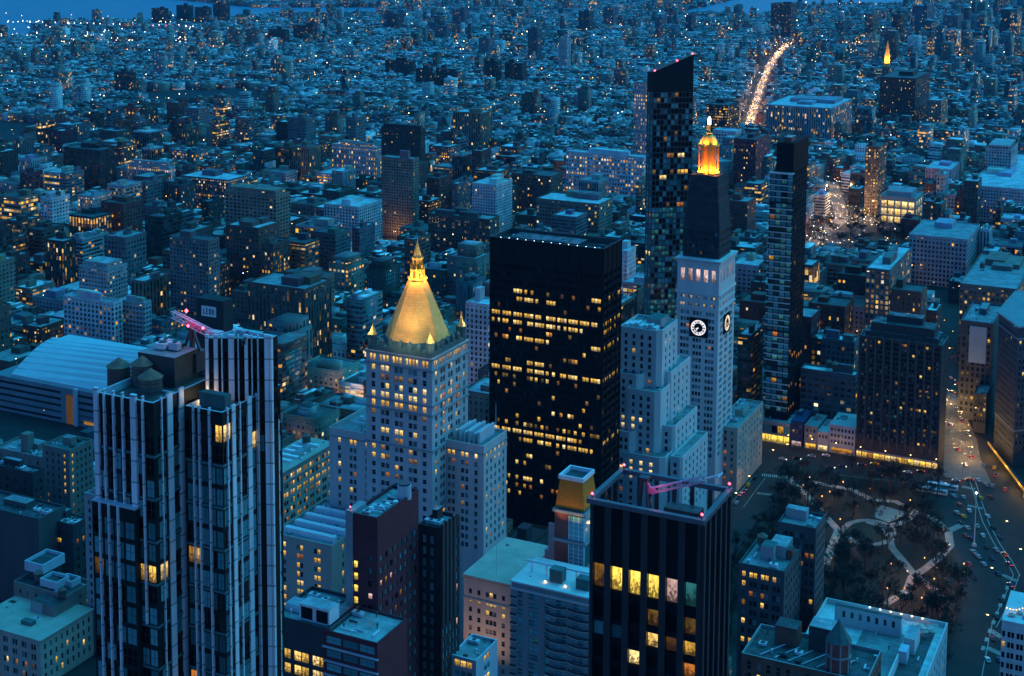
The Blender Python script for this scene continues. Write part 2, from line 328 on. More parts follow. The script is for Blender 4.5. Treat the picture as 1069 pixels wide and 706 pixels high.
# ------------------------------------------------------------------ builders
FOOT = []                                   # footprints (u0,u1,v0,v1,z) already taken
class MB:
    """collects faces in (u, v, z); builds ONE mesh object in its thing's own frame"""
    def __init__(s, t=None, ou=0.0, ov=0.0):
        s.v = []; s.f = []; s.m = []; s.uv = []; s.ou, s.ov = (t.u, t.v) if t is not None else (ou, ov); s.t = t
    def quad(s, pts, m=0, uv=None):
        n = len(s.v); s.v += [(p[0] - s.ou, p[1] - s.ov, p[2]) for p in pts]
        s.f.append(tuple(range(n, n + len(pts)))); s.m.append(m)
        s.uv += uv if uv else [(0, 0), (1, 0), (1, 1), (0, 1)][:len(pts)] + [(0, 0)] * max(0, len(pts) - 4)
        return s
    def prism(s, poly, z0, z1, m=0, mt=None, bottom=False, tops=None, top=True):
        n = len(poly); tz = tops or [z1] * n; zt = max(tz); acc = 0.0
        for i in range(n):
            p, q = poly[i], poly[(i + 1) % n]; j = (i + 1) % n
            L = math.hypot(q[0] - p[0], q[1] - p[1])
            s.quad([(*p, z0), (*q, z0), (*q, tz[j]), (*p, tz[i])], m, [(acc, zt - z0), (acc + L, zt - z0), (acc + L, zt - tz[j]), (acc, zt - tz[i])])
            acc += L
        if top: s.quad([(*p, tz[i]) for i, p in enumerate(poly)], m if mt is None else mt)
        if bottom: s.quad([(*p, z0) for p in reversed(poly)], m)
        return s
    def box(s, u0, u1, v0, v1, z0, z1, m=0, mt=None, bottom=True):
        return s.prism([(u0, v0), (u1, v0), (u1, v1), (u0, v1)], z0, z1, m, mt, bottom)
    def cyl(s, u, v, z0, z1, r0, r1=None, n=14, m=0, top=True, ph=0.0):
        r1 = r0 if r1 is None else r1
        a = [(math.cos(2 * math.pi * (i + ph) / n), math.sin(2 * math.pi * (i + ph) / n)) for i in range(n)]
        for i in range(n):
            c, d = a[i], a[(i + 1) % n]
            if r1 > 1e-4: s.quad([(u + c[0] * r0, v + c[1] * r0, z0), (u + d[0] * r0, v + d[1] * r0, z0), (u + d[0] * r1, v + d[1] * r1, z1), (u + c[0] * r1, v + c[1] * r1, z1)], m)
            else: s.quad([(u + c[0] * r0, v + c[1] * r0, z0), (u + d[0] * r0, v + d[1] * r0, z0), (u, v, z1)], m)
        if top and r1 > 1e-4: s.quad([(u + c[0] * r1, v + c[1] * r1, z1) for c in a], m)
        return s
    def beam(s, p, q, w_=0.3, m=0, h=None):
        p, q = Vector(p), Vector(q); d = (q - p).normalized()
        a = d.cross(Vector((0, 0, 1)))
        a = Vector((1, 0, 0)) if a.length < 1e-3 else a.normalized()
        b = a.cross(d); a = a * w_ / 2; b = b * (h or w_) / 2
        c = [p + a + b, p - a + b, p - a - b, p + a - b]; e = [x + (q - p) for x in c]
        for i in range(4): s.quad([c[i], c[(i + 1) % 4], e[(i + 1) % 4], e[i]], m)
        s.quad(c[::-1], m); s.quad(e, m); return s
    def lattice(s, p, q, w_, h, n=8, m=0, th=.14):
        p, q = Vector(p), Vector(q); d = (q - p); a = d.cross(Vector((0, 0, 1))).normalized() * w_ / 2; c = Vector((0, 0, h / 2))
        for sa in (-1, 1):
            for sc in (-1, 1): s.beam(p + a * sa + c * sc, q + a * sa + c * sc, th * 1.5, m)
        for i in range(n):
            x, y = p + d * i / n, p + d * (i + 1) / n; f = 1 if i % 2 else -1
            for sa in (-1, 1): s.beam(x + a * sa - c * f, y + a * sa + c * f, th, m)
            s.beam(x + a + c, y - a + c, th, m); s.beam(x - a - c, y + a - c, th, m)
        return s
    def blob(s, c, r, m=0):
        x, y, z = c; t = [(x, y, z + r), (x + r, y, z), (x, y + r, z), (x - r, y, z), (x, y - r, z), (x, y, z - r)]
        for i in range(4):
            a, b = t[1 + i], t[1 + (i + 1) % 4]
            s.quad([t[0], a, b], m); s.quad([t[5], b, a], m)
        return s
    def mesh(s, name, mats):
        me = bpy.data.meshes.new(name); me.from_pydata(s.v, [], s.f)
        for x in (mats if isinstance(mats, (list, tuple)) else [mats]): me.materials.append(x)
        me.polygons.foreach_set('material_index', s.m)
        ul = me.uv_layers.new(name='UVMap'); ul.data.foreach_set('uv', np.array(s.uv, dtype=np.float32).ravel())
        me.update(); return me
    def part(s, name, mats, parent=None, kind=None, label=None):
        o = bpy.data.objects.new(name, s.mesh(name, mats)); COL.objects.link(o)
        o.parent = parent if parent is not None else s.t.root
        if kind: o['kind'] = kind
        if label: o['label'] = label
        return o
def colour(o, wall, win):
    """face attributes read by the ordinary wall and roof materials"""
    me = o.data; n = len(me.polygons)
    for nm, c in (('wall', wall), ('win', win)):
        a = me.attributes.new(nm, 'FLOAT_COLOR', 'CORNER'); a.data.foreach_set('color', np.tile(np.array(c, dtype=np.float32), len(me.loops)))
def tag(o, label, cat, group=None, kind=None):
    if label: o['label'] = label
    if cat: o['category'] = cat
    if group: o['group'] = group
    if kind: o['kind'] = kind
    return o
class Thing:
    def __init__(s, name, label, cat, u, v, group=None, z=0.0, turn=0.0):
        s.u, s.v = u, v
        s.root = bpy.data.objects.new(name, None); COL.objects.link(s.root)
        s.root.location = W3(u, v, z); s.root.rotation_euler = (0, 0, -GR + turn); s.root.empty_display_size = 2
        tag(s.root, label, cat, group); s.wins = []
    def mb(s): return MB(s)
def rect(u0, u1, v0, v1): return [(u0, v0), (u1, v0), (u1, v1), (u0, v1)]

def columns(L, pat, ww, gap, edge):
    """window intervals along a wall of length L. pat: a number of even bays, or letters: w window, '.' narrow mullion, '_' pier that stretches"""
    if isinstance(pat, (int, float)):
        n = max(1, int(pat)); bay = (L - 2 * edge) / n; a = min(ww, bay * 0.92)
        return [(edge + bay * (i + .5) - a / 2, edge + bay * (i + .5) + a / 2) for i in range(n)]
    nw, nd, npier = pat.count('w'), pat.count('.'), pat.count('_')
    X = (L - nw * ww - nd * gap) / max(1, npier)
    if X < 0.25:
        k = (L - 0.25 * npier) / (nw * ww + nd * gap); ww *= k; gap *= k; X = 0.25
    x, out = 0.0, []
    for c in pat:
        if c == 'w': out.append((x, x + ww)); x += ww
        elif c == '.': x += gap
        else: x += X
    return out
def wall(mb, p, q, z0, z1, wins=None, tag_='', pat=6, ww=1.4, wh=2.0, floor=3.8, top=2.5, gap=0.3, edge=0.8, ins=0.35, zmin=None, m=0, rows=None):
    """one wall from p to q (outside on the right hand), with real openings; window panes are recorded in wins"""
    L = math.hypot(q[0] - p[0], q[1] - p[1])
    if L < 0.05: return
    d = ((q[0] - p[0]) / L, (q[1] - p[1]) / L); n = (d[1], -d[0])
    P = lambda x, z, k=0.0: (p[0] + d[0] * x - n[0] * k, p[1] + d[1] * x - n[1] * k, z)
    zmin = z0 if zmin is None else zmin
    if rows is None:
        rows, zt, k = [], z1 - top, 0
        while zt - wh > zmin + 0.3: rows.append((zt - wh, zt, k)); zt -= floor; k += 1
    rows = sorted(rows)
    cols = columns(L, pat, ww, gap, edge) if pat else []
    def q4(xa, xb, za, zb): mb.quad([P(xa, za), P(xb, za), P(xb, zb), P(xa, zb)], m, [(xa, z1 - za), (xb, z1 - za), (xb, z1 - zb), (xa, z1 - zb)])
    if not cols or not rows or wins is None: q4(0, L, z0, z1); return
    x = 0.0
    for ci, (a, b) in enumerate(cols):
        q4(x, a, z0, z1); z = z0
        for (zb, zt, k) in rows:
            q4(a, b, z, zb)
            mb.quad([P(a, zb), P(b, zb), P(b, zb, ins), P(a, zb, ins)], m); mb.quad([P(a, zt, ins), P(b, zt, ins), P(b, zt), P(a, zt)], m)
            mb.quad([P(a, zb), P(a, zb, ins), P(a, zt, ins), P(a, zt)], m); mb.quad([P(b, zb, ins), P(b, zb), P(b, zt), P(b, zt, ins)], m)
            wins.append((P((a + b) / 2, (zb + zt) / 2, ins - 0.02), d, n, b - a, zt - zb, k, ci, len(cols), tag_)); z = zt
        q4(a, b, z, z1); x = b
    q4(x, L, z0, z1)
PANE_CACHE = {}
def pane_mesh(w_, h_, mi, frame, bars):
    key = (round(w_, 2), round(h_, 2), mi, frame.name, bars)
    if key in PANE_CACHE: return PANE_CACHE[key]
    b = MB()
    pane_into(b, Vector((0, 0, 0)), Vector((1, 0, 0)), Vector((0, -1, 0)), w_, h_, 0, 1, bars)
    PANE_CACHE[key] = b.mesh('window', [MATS[PANES[mi]], frame]); return PANE_CACHE[key]
def pane_into(b, c, d, n, w_, h_, m0, m1, bars):
    z = Vector((0, 0, 1))
    def q4(xa, xb, za, zb, k, mm): b.quad([c + d * xa + z * za + n * k, c + d * xb + z * za + n * k, c + d * xb + z * zb + n * k, c + d * xa + z * zb + n * k], mm)
    q4(-w_ / 2, w_ / 2, -h_ / 2, h_ / 2, 0, m0)
    if bars:
        t = 0.06
        q4(-w_ / 2, w_ / 2, -t, t, 0.05, m1)
        if w_ > 2.2 or bars == 2: q4(-t, t, -h_ / 2, h_ / 2, 0.052, m1)
def set_windows(t, lit, frame=None, n_own=100, bars=1, glass=0):
    """every pane its own part for the hundred that show largest, the rest of them one part"""
    frame = frame or dark_metal
    items = []
    for (c, d, n, w_, h_, row, col, nc, tg) in t.wins:
        mi = lit(tg, row, col, nc); mi = glass if mi is None else mi
        fore = abs(n[1]) * 0.9 + abs(n[0]) * 0.44
        items.append((-(w_ * h_ * fore) * (1.3 if mi not in (0, 8, 9) else 1.0) - c[2] * 0.004, c, d, n, w_, h_, mi))
    items.sort(key=lambda x: x[0])
    for (_, c, d, n, w_, h_, mi) in items[:n_own]:
        o = bpy.data.objects.new('window', pane_mesh(w_, h_, mi, frame, bars)); COL.objects.link(o); o.parent = t.root
        o.matrix_local = Matrix(((d[0], -n[0], 0, c[0] - t.u), (d[1], -n[1], 0, c[1] - t.v), (0, 0, 1, c[2]), (0, 0, 0, 1)))
    rest = items[n_own:]
    if rest:
        b = t.mb()
        for (_, c, d, n, w_, h_, mi) in rest:
            pane_into(b, Vector(c), Vector((*d, 0)), Vector((*n, 0)), w_, h_, mi, len(PANES), bars)
        b.part('window', [MATS[k] for k in PANES] + [frame], t.root, 'stuff')
def parapet(b, poly, z, h=1.0, th=0.5, m=0):
    """a low wall round a roof, inner face and coping"""
    n = len(poly); cx = sum(p[0] for p in poly) / n; cy = sum(p[1] for p in poly) / n
    inner = []
    for i in range(n):
        p0, p1, p2 = Vector(poly[i - 1]), Vector(poly[i]), Vector(poly[(i + 1) % n])
        d1 = (p1 - p0).normalized(); d2 = (p2 - p1).normalized()
        n1 = Vector((-d1.y, d1.x)); n2 = Vector((-d2.y, d2.x)); bis = (n1 + n2)
        k = th / max(0.3, (1 + n1.dot(n2)) / 2) / 2
        inner.append(p1 + bis * k)
    for i in range(n):
        j = (i + 1) % n
        b.quad([(*poly[i], z + h), (*poly[j], z + h), (*inner[j], z + h), (*inner[i], z + h)], m)
        b.quad([(*inner[i], z + h), (*inner[j], z + h), (*inner[j], z), (*inner[i], z)], m)
    return [tuple(p) for p in inner]
def rooftop(t, poly, z, mat, wall_mat, h=1.1, parent=None):
    """roof sheet h below the wall top z, with the parapet round it"""
    b = t.mb(); inner = parapet(b, poly, z - h, h); b.part('parapet', wall_mat, parent)
    r = t.mb(); r.quad([(*p, z - h) for p in poly]); o = r.part('roof', mat, parent)
    us, vs_ = [p[0] for p in poly], [p[1] for p in poly]; a0, a1, b0, b1 = min(us) + 1.4, max(us) - 1.4, min(vs_) + 1.4, max(vs_) - 1.4
    if a1 - a0 < 4 or b1 - b0 < 4: return o
    rg = random.Random(int(abs(a0 * 31 + b0 * 17)) + 1)
    for _ in range(min(15, 4 + int((a1 - a0) * (b1 - b0) / 60))):
        q = rg.random(); x, y = rg.uniform(a0, a1), rg.uniform(b0, b1); k = t.mb()
        if q < .4:
            L = rg.uniform(2.5, 7); w_ = rg.uniform(.25, .5); along = rg.random() < .5
            x1, y1 = (min(a1, x + L), y + w_) if along else (x + w_, min(b1, y + L)); k.box(x, max(x1, x + .3), y, max(y1, y + .3), z - h + .25, z - h + .25 + rg.uniform(.3, .7)); k.part('duct', rg.choice((pale_metal, white_metal, dark_metal)), o)
        elif q < .75: k.cyl(x, y, z - h, z - h + rg.uniform(.7, 1.6), .18, .18, 8); k.cyl(x, y, z - h + 1.2, z - h + 1.5, .4, .32, 8); k.part('vent_pipe', rg.choice((white_metal, dark_metal)), o)
        else: k.box(x, x + rg.uniform(.9, 2), y, y + rg.uniform(.9, 2), z - h, z - h + rg.uniform(.4, 1.0)); k.part('roof_hatch', rg.choice((pale_metal, roof_pale, dark_metal)), o)
    return o
def water_tank(t, u, v, z, r=2.2, h=4.0, parent=None):
    b = t.mb()
    b.cyl(u, v, z + 2.0, z + 2.0 + h, r, r * 0.95, 16, top=False)
    for k in range(1, 5): b.cyl(u, v, z + 2.0 + h * k / 5.2, z + 2.12 + h * k / 5.2, r * 1.02, r * 1.02, 16, 1)
    o = b.part('water_tank', [wood, dark_metal], parent)
    c = t.mb(); c.cyl(u, v, z + 2.0 + h, z + 2.0 + h + r * 0.75, r * 1.08, 0.0, 16); c.part('tank_roof', tank_top, o)
    g = t.mb()
    for a in range(4):
        g.beam((u + r * .7 * math.cos(a * 1.57 + .8), v + r * .7 * math.sin(a * 1.57 + .8), z), (u + r * .7 * math.cos(a * 1.57 + .8), v + r * .7 * math.sin(a * 1.57 + .8), z + 2.05), 0.25)
    g.part('stand', dark_metal, o); return o
def bulkhead(t, u0, u1, v0, v1, z, h, mat, roof=None, name='bulkhead'):
    b = t.mb(); b.box(u0, u1, v0, v1, z, z + h, 0, 1 if roof else None); return b.part(name, [mat, roof] if roof else mat)
def roof_units(t, u0, u1, v0, v1, z, n, rng, mat=None):
    for _ in range(n):
        u, v = rng.uniform(u0, u1), rng.uniform(v0, v1); a, c, h = rng.uniform(.8, 2.2), rng.uniform(.7, 1.8), rng.uniform(.8, 2.0)
        b = t.mb(); b.box(u - a, u + a, v - c, v + c, z + .3, z + h, 0)
        b.cyl(u, v, z + h, z + h + .25, min(a, c) * .7, None, 10, 1)
        for su in (-.8, .8):
            for sv in (-.8, .8): b.box(u + a * su - .1, u + a * su + .1, v + c * sv - .1, v + c * sv + .1, z, z + .3, 1)
        b.part('cooling_unit', [mat or rng.choice([white_metal, pale_metal, dark_metal]), dark_metal])
def beacon(t, u, v, z, r=0.45, parent=None):
    b = t.mb(); b.box(u - .12, u + .12, v - .12, v + .12, z, z + .8, 1); b.blob((u, v, z + .8 + r * .7), r, 0); b.part('red_light', [red_glow, dark_metal], parent)
def claim(u0, u1, v0, v1, z): FOOT.append((u0, u1, v0, v1, z))

# ------------------------------------------------------------------ the setting: ground, water, streets, park
def sheet(name, polys, z, mat, kind='structure'):
    b = MB()
    for p in polys: b.quad([(*q, z) for q in p])
    b.v = [tuple(W3(*q)) for q in b.v]
    o = b.part(name, mat) if False else bpy.data.objects.new(name, b.mesh(name, mat)); COL.objects.link(o); o['kind'] = kind
    return o
def slab(name, poly, z, mat):
    b = MB(); b.prism(poly, -0.5, z); b.v = [tuple(W3(*q)) for q in b.v]
    o = bpy.data.objects.new(name, b.mesh(name, mat)); COL.objects.link(o); o['kind'] = 'structure'; return o
def gp(*pts): return [at_z(x, y) for x, y in pts]
def ribbon(pts, w_):
    """quads along a polyline of (u, v)"""
    out = []; P = [Vector(p) for p in pts]; n = len(P); off = []
    for i in range(n):
        d = (P[min(i + 1, n - 1)] - P[max(i - 1, 0)]).normalized(); off.append(Vector((-d.y, d.x)) * w_ / 2)
    for i in range(n - 1): out.append([tuple(P[i] - off[i]), tuple(P[i + 1] - off[i + 1]), tuple(P[i + 1] + off[i + 1]), tuple(P[i] + off[i])])
    return out
gb = MB(); gb.quad([(-4500, -300, 0), (4500, -300, 0), (4500, 9000, 0), (-4500, 9000, 0)])
ground = bpy.data.objects.new('ground', gb.mesh('ground', asphalt)); COL.objects.link(ground); ground['kind'] = 'structure'
water_mat, wt, wb = nodes_of('river_water')
wb.inputs['Base Color'].default_value = (0.02, 0.21, 0.30, 1); wb.inputs['Roughness'].default_value = 0.4; wb.inputs['Specular IOR Level'].default_value = 0.1
RIVERS = [gp((-60, 45), (30, 43), (48, 27), (170, 25), (265, 20), (400, 17), (400, 8), (265, 8), (150, -4), (-60, -12)),
          gp((690, 17), (790, 19), (830, 11), (860, 9), (945, 8), (950, -12), (800, -12), (760, 1))]
for k, rv in enumerate(RIVERS): sheet('river', [rv], 0.06, water_mat)
PARK = [(-209, 605), (-90, 605), (-94, 690), (-101, 727), (-114, 775), (-131, 829), (-209, 829)]
slab('park_ground', PARK, 0.14, soil)
slab('pavement', [(-430, 863), (-150, 863), (-150, 905), (-430, 905)], 0.13, paving)
slab('pavement', [(-430, 600), (-236, 600), (-236, 829), (-430, 829)], 0.13, paving)
slab('pavement', gp((985, 498), (1035, 505), (1000, 425), (985, 425)), 0.12, paving)
PATHS = [[(910, 522), (935, 524), (956, 535), (945, 545), (924, 551), (905, 545)], [(956, 535), (975, 542), (990, 555), (992, 570), (980, 583), (966, 594), (952, 603), (947, 617), (924, 631)],
         [(931, 572), (942, 585), (954, 600)], [(875, 554), (858, 535), (837, 512), (820, 498)], [(875, 554), (868, 572), (862, 590)], [(910, 522), (893, 513), (870, 508), (845, 503)],
         [(954, 600), (970, 612), (985, 625)], [(924, 551), (931, 572)], [(990, 555), (1005, 548)]]
for k, p in enumerate(PATHS): sheet('park_path', ribbon(gp(*p), 4.2), 0.20 + .006 * k, path_mat)
oc = at_z(907, 556)

ring = [(oc[0] + 13 * math.cos(a * math.pi / 14), oc[1] + 16 * math.sin(a * math.pi / 14)) for a in range(29)]
sheet('park_path', ribbon(ring, 3.6), 0.30, path_mat)
sheet('lawn', [[(oc[0] + 11 * math.cos(a * math.pi / 14), oc[1] + 14 * math.sin(a * math.pi / 14)) for a in range(28)]], 0.19, lawn_mat)
sheet('plaza', [gp((915, 526), (948, 536), (928, 546), (912, 540))], 0.18, path_mat)
# painted lines of the avenue beside the park and of the crossings
ROADL = [(1002, 440), (1012, 462), (1010, 474), (1006, 480), (1012, 500), (1018, 520), (1026, 545), (1038, 568), (1050, 585), (1058, 600)]
ml = []
for off in (0, 3.2): ml += ribbon([(u + off, v) for u, v in gp(*ROADL)], 0.45)
ml += ribbon(gp((1058, 600), (1050, 620), (1036, 650), (1028, 690), (1024, 712)), 0.4) + ribbon(gp((1064, 600), (1056, 625), (1049, 650), (1044, 700)), 0.4)
ml += ribbon(gp((1048, 640), (1040, 655)), 0.4) + ribbon(gp((988, 482), (998, 500)), 0.4) + ribbon(gp((994, 452), (1000, 470)), 0.4)
def zebra(p, q, n, ln, wd):
    a, b = Vector(at_z(*p)), Vector(at_z(*q)); d = (b - a).normalized(); nn_ = Vector((-d.y, d.x)); out = []
    for i in range(n):
        c = a + (b - a) * (i + .5) / n
        out.append([tuple(c - d * wd / 2 - nn_ * ln / 2), tuple(c + d * wd / 2 - nn_ * ln / 2), tuple(c + d * wd / 2 + nn_ * ln / 2), tuple(c - d * wd / 2 + nn_ * ln / 2)])
    return out
for z_ in (((1034, 658), (1046, 666), 9, 3.2, .6), ((1030, 676), (1047, 684), 10, 3.2, .6), ((1046, 600), (1062, 607), 9, 3, .6), ((1004, 508), (1018, 511), 8, 3.2, .6), ((1010, 528), (1026, 531), 8, 3, .6), ((1002, 464), (1014, 467), 7, 3, .6), ((795, 496), (828, 499), 16, 4, .7), ((790, 515), (806, 517), 8, 3, .6)):
    ml += zebra(*z_)
ml += ribbon(gp((836, 497), (900, 504), (960, 511), (1000, 516)), 0.35) + ribbon(gp((836, 492), (900, 499), (985, 508)), 0.25)
ml += ribbon(gp((787, 497), (760, 530), (740, 556)), 0.3) + ribbon(gp((799, 499), (776, 530)), 0.3)
for k in range(8): ml += ribbon(gp((1052 - k * 3.6, 612 + k * 9), (1051 - k * 3.6, 616 + k * 9)), 1.6)
mk = MB()
for i, p in enumerate(ml): mk.quad([(*q, .012 + .0012 * i) for q in p])
mk.v = [tuple(W3(*q)) for q in mk.v]
mo = bpy.data.objects.new('road_markings', mk.mesh('road_markings', mark_white)); COL.objects.link(mo); mo['kind'] = 'structure'

# ------------------------------------------------------------------ helpers for the named towers
def lit_random(p, kinds=(1, 2, 3, 4), wts=(4, 3, 2, 3), seed=1, glass=0, bands=None, special=None):
    rg = random.Random(seed); memo = {}
    def f(tg, row, col, nc):
        if special:
            x = special(tg, row, col, nc)
            if x is not None: return x
        q = p
        if bands and row in bands: q = bands[row]
        return rg.choices(kinds, wts)[0] if rg.random() < q else glass
    return f
def block(t, b, poly, z0, z1, faces=(0, 1), m=0, **kw):
    """a storeyed block on a polygon: the walls listed in faces get windows, the others stay plain"""
    n = len(poly)
    for i in range(n):
        p, q = poly[i], poly[(i + 1) % n]
        k = dict(kw); pat = k.pop('pat', 6); patw = k.pop('patw', None)
        if i in faces:
            if i == 1 and patw is not None: pat = patw
            wall(b, p, q, z0, z1, t.wins, 'NW'[i] if i < 2 else str(i), pat=pat, m=m, **k)
        else: wall(b, p, q, z0, z1, None, m=m)
def panelled(name, col):
    mt = solid(name, col, rough=.42, var=.16, scale=.3, spec=.5, streak=1); t = mt.node_tree; b = t.nodes['Principled BSDF']
    src = b.inputs['Base Color'].links[0].from_socket; ge = nn(t, 'ShaderNodeNewGeometry'); sp = nn(t, 'ShaderNodeSeparateXYZ'); t.links.new(ge.outputs['Position'], sp.inputs[0])
    f = mathn(t, 'FRACT', mathn(t, 'DIVIDE', sp.outputs[2], 4.7)); k = mathn(t, 'SUBTRACT', 1.0, mathn(t, 'MULTIPLY', mathn(t, 'LESS_THAN', f, .07), .6))
    pn = nn(t, 'ShaderNodeTexWhiteNoise', noise_dimensions='1D'); t.links.new(mathn(t, 'FLOOR', mathn(t, 'DIVIDE', sp.outputs[2], 4.7)), pn.inputs['W'])
    k = mathn(t, 'MULTIPLY', k, mathn(t, 'ADD', .86, mathn(t, 'MULTIPLY', pn.outputs[0], .22)))
    mx = nn(t, 'ShaderNodeMix', data_type='RGBA', blend_type='MULTIPLY'); mx.inputs[0].default_value = 1; t.links.new(src, mx.inputs[6]); t.links.new(k, mx.inputs[7]); t.links.new(mx.outputs[2], b.inputs['Base Color']); return mt
fin_metal = panelled('fin_metal', (.76, .78, .82))
def fin_parts(t, side, plane, zc, items, z0, z1, mat=None, deep=0.55, a=-600, b=600):
    for px, wpx in items:
        if side == 'N':
            c = solve(lambda u: pix(u, plane, zc)[0], a, b, px); w_ = wpx
            f = t.mb(); f.box(c - w_ / 2, c + w_ / 2, plane - deep, plane + .2, z0, z1)
            if w_ > 1: f.box(c - .06, c + .06, plane - deep - .08, plane - deep + .02, z0, z1)
        else:
            c = solve(lambda v: pix(plane, v, zc)[0], 0, 1500, px); w_ = wpx
            f = t.mb(); f.box(plane - .2, plane + deep * .45, c - w_ / 2, c + w_ / 2, z0, z1)
        f.part('fin', mat or fin_metal)

# ------------------------------------------------------------------ the tower with white fins, left foreground
def finned_tower():
    A = foot(160, 421, 99, 193, v=230.0); B = foot(232, 431, 193, 276, v=238.5)
    t = Thing('finned_tower', 'tall dark glass tower with white vertical fins and stepped roof, nearest at left', 'tower', (A[0] + B[1]) / 2, 246)
    b = t.mb()
    kw = dict(ww=2.6, wh=3.7, floor=4.7, top=3.0, ins=0.25, zmin=150, edge=.15)
    block(t, b, rect(A[0], A[1], A[2], A[3] + 14), 0, A[4], pat=7, patw=5, **kw)
    block(t, b, rect(B[0], B[1], B[2], B[3] + 6), 0, B[4], pat=5, patw=7, **kw)
    # crown: a wall square to the avenue view and its side
    yC = 306.0; zC = 325 - 0.2885 * yC
    def at_y(px): return uv_of((px - CX) / F_PX * yC * 1.0, yC)
    c0, c1 = at_y(207), at_y(278); c2 = (c1[0], solve(lambda q: pix(c1[0], q, 238)[0], c1[1], c1[1] + 40, 289.5)); c3 = (c0[0] + 2, c0[1] + 9)
    zC = at_v(207, 352, c0[1])[1]
    block(t, b, [c0, c1, c2, c3], 0, zC, pat=9, patw=4, **dict(kw, zmin=205))
    D = rect(B[1] - 10, B[1] + .4, B[3], solve(lambda q: pix(B[1] + .4, q, 212)[0], B[3], B[3] + 40, 294.5)); zD = at_v(284, 444, B[3] + 3)[1]
    block(t, b, D, 0, zD, faces=(1,), patw=4, **kw)
    e0, e1 = solve(lambda u: pix(u, A[2] - 1.6, 208)[0], -400, 0, 95), solve(lambda u: pix(u, A[2] - 1.6, 208)[0], -400, 0, 140)
    zE = at_v(118, 528, A[2] - 1.6)[1]
    block(t, b, rect(e0, e1, A[2] - 1.6, A[2] - .02), 0, zE, pat=4, patw=None, faces=(0,), **kw)
    b.part('wall', solid('tower_mullion', (0.010, 0.018, 0.020), rough=0.6, var=0.15, spec=0.15))
    rooftop(t, rect(A[0], A[1], A[2], A[3] + 14), A[4] + .01, roof_tar, pale_metal, 1.6)
    rooftop(t, rect(B[0], B[1], B[2], B[3] + 6), B[4] + .01, roof_tar, pale_metal, 1.2)
    rooftop(t, [c0, c1, c2, c3], zC + .01, roof_grey, pale_metal, 1.0)
    l = t.mb(); l.box(e0, e1, A[2] - 1.62, A[2] - .02, zE, zE + .35); l.part('ledge', pale_metal)
    l = t.mb(); l.quad([(*p, zD) for p in D]); l.part('roof', roof_pale)
    for (P, z_) in ((rect(A[0], A[1], A[2], A[3]), A[4]), (rect(B[0], B[1], B[2], B[3]), B[4])):
        for k in range(2, 17, 2):
            s = t.mb(); zz = z_ - 3 - 4.7 * k + .9
            s.box(P[0][0] + .1, P[1][0] + .18, P[0][1] - .18, P[0][1] - .02, zz - .5, zz + .0); s.box(P[1][0] + .02, P[1][0] + .18, P[1][1] - .02, P[2][1], zz - .5, zz)
            s.part('spandrel', solid('spandrel', (0.07, 0.17, 0.18), rough=0.3, var=0.1, spec=0.5))
    zc = 215
    fin_parts(t, 'N', A[2], zc, [(102.2, 1.12), (110.5, 0.32), (120, 0.32), (129.5, 0.32), (141, 1.42), (150.5, 0.32)], 176, A[4] + 1.2)
    fin_parts(t, 'N', A[2] - 1.6, 200, [(105, 0.29), (114.4, 0.29), (124, 0.29)], 100, zE + .3)
    fin_parts(t, 'W', A[1], zc, [(169, 0.30), (177.5, 1.72), (189.5, 1.50)], 100, A[4] + .8)
    fin_parts(t, 'N', B[2], zc, [(203, 0.29), (209, 0.29), (219.5, 0.29)], 100, B[4] + .7)
    fin_parts(t, 'W', B[1], zc, [(237.5, 0.34), (243.7, 1.20), (250.5, 0.34), (260.3, 1.50), (268, 0.38), (275, 1.05)], 100, B[4] + .7)
    fin_parts(t, 'W', B[1] + .4, 205, [(281, 0.45), (285.5, 0.45), (290.5, 0.45)], 100, zD + 1)
    dc = Vector((c1[0] - c0[0], c1[1] - c0[1])).normalized(); nc = Vector((dc.y, -dc.x)); L = math.hypot(c1[0] - c0[0], c1[1] - c0[1])
    for px, w_ in [(209.5, 0.68), (219, 0.86), (225.5, 0.22), (235.5, 1.20), (243, 0.22), (251.5, 0.71), (257.5, 0.22), (264, 0.26), (273.5, 0.98)]:
        x = L * (px - 207) / 71.0; p = Vector(c0) + dc * x
        f = t.mb(); f.prism([tuple(p - dc * w_ / 2 + nc * .5), tuple(p + dc * w_ / 2 + nc * .5), tuple(p + dc * w_ / 2 - nc * .2), tuple(p - dc * w_ / 2 - nc * .2)], 100 if px > 260 else 190, zC + .9, bottom=True); f.part('fin', fin_metal)
    f = t.mb(); f.box(c1[0] - .1, c1[0] + .5, c2[1] - 3, c2[1] - 2.4, 100, zC + .8); f.part('fin', fin_metal)
    # roof furniture: three wooden tanks, the brick stair house, machine boxes
    for px, py, r in ((124.5, 386, 2.6), (149, 384, 2.5), (157.5, 398, 2.6)):
        v_ = A[2] + 6.5 + (408 - py) * .25
        u_, z_ = at_v(px, py + 14, v_)
        water_tank(t, u_, v_, z_ - 2.6, r, 4.6)
    S0 = foot(182, 374, 144, 207, v=A[2] + 13.5)
    k = t.mb(); k.quad([(S0[0], S0[2], A[4] - 2), (S0[1], S0[2], A[4] - 2), (S0[1], S0[2], S0[4]), (S0[0], S0[2], S0[4])], 0)
    k.quad([(S0[1], S0[2], A[4] - 2), (S0[1], S0[3], A[4] - 2), (S0[1], S0[3], S0[4]), (S0[1], S0[2], S0[4])], 1)
    k.quad([(S0[1], S0[3], A[4] - 2), (S0[0], S0[3], A[4] - 2), (S0[0], S0[3], S0[4]), (S0[1], S0[3], S0[4])], 0)
    k.quad([(S0[0], S0[3], A[4] - 2), (S0[0], S0[2], A[4] - 2), (S0[0], S0[2], S0[4]), (S0[0], S0[3], S0[4])], 0)
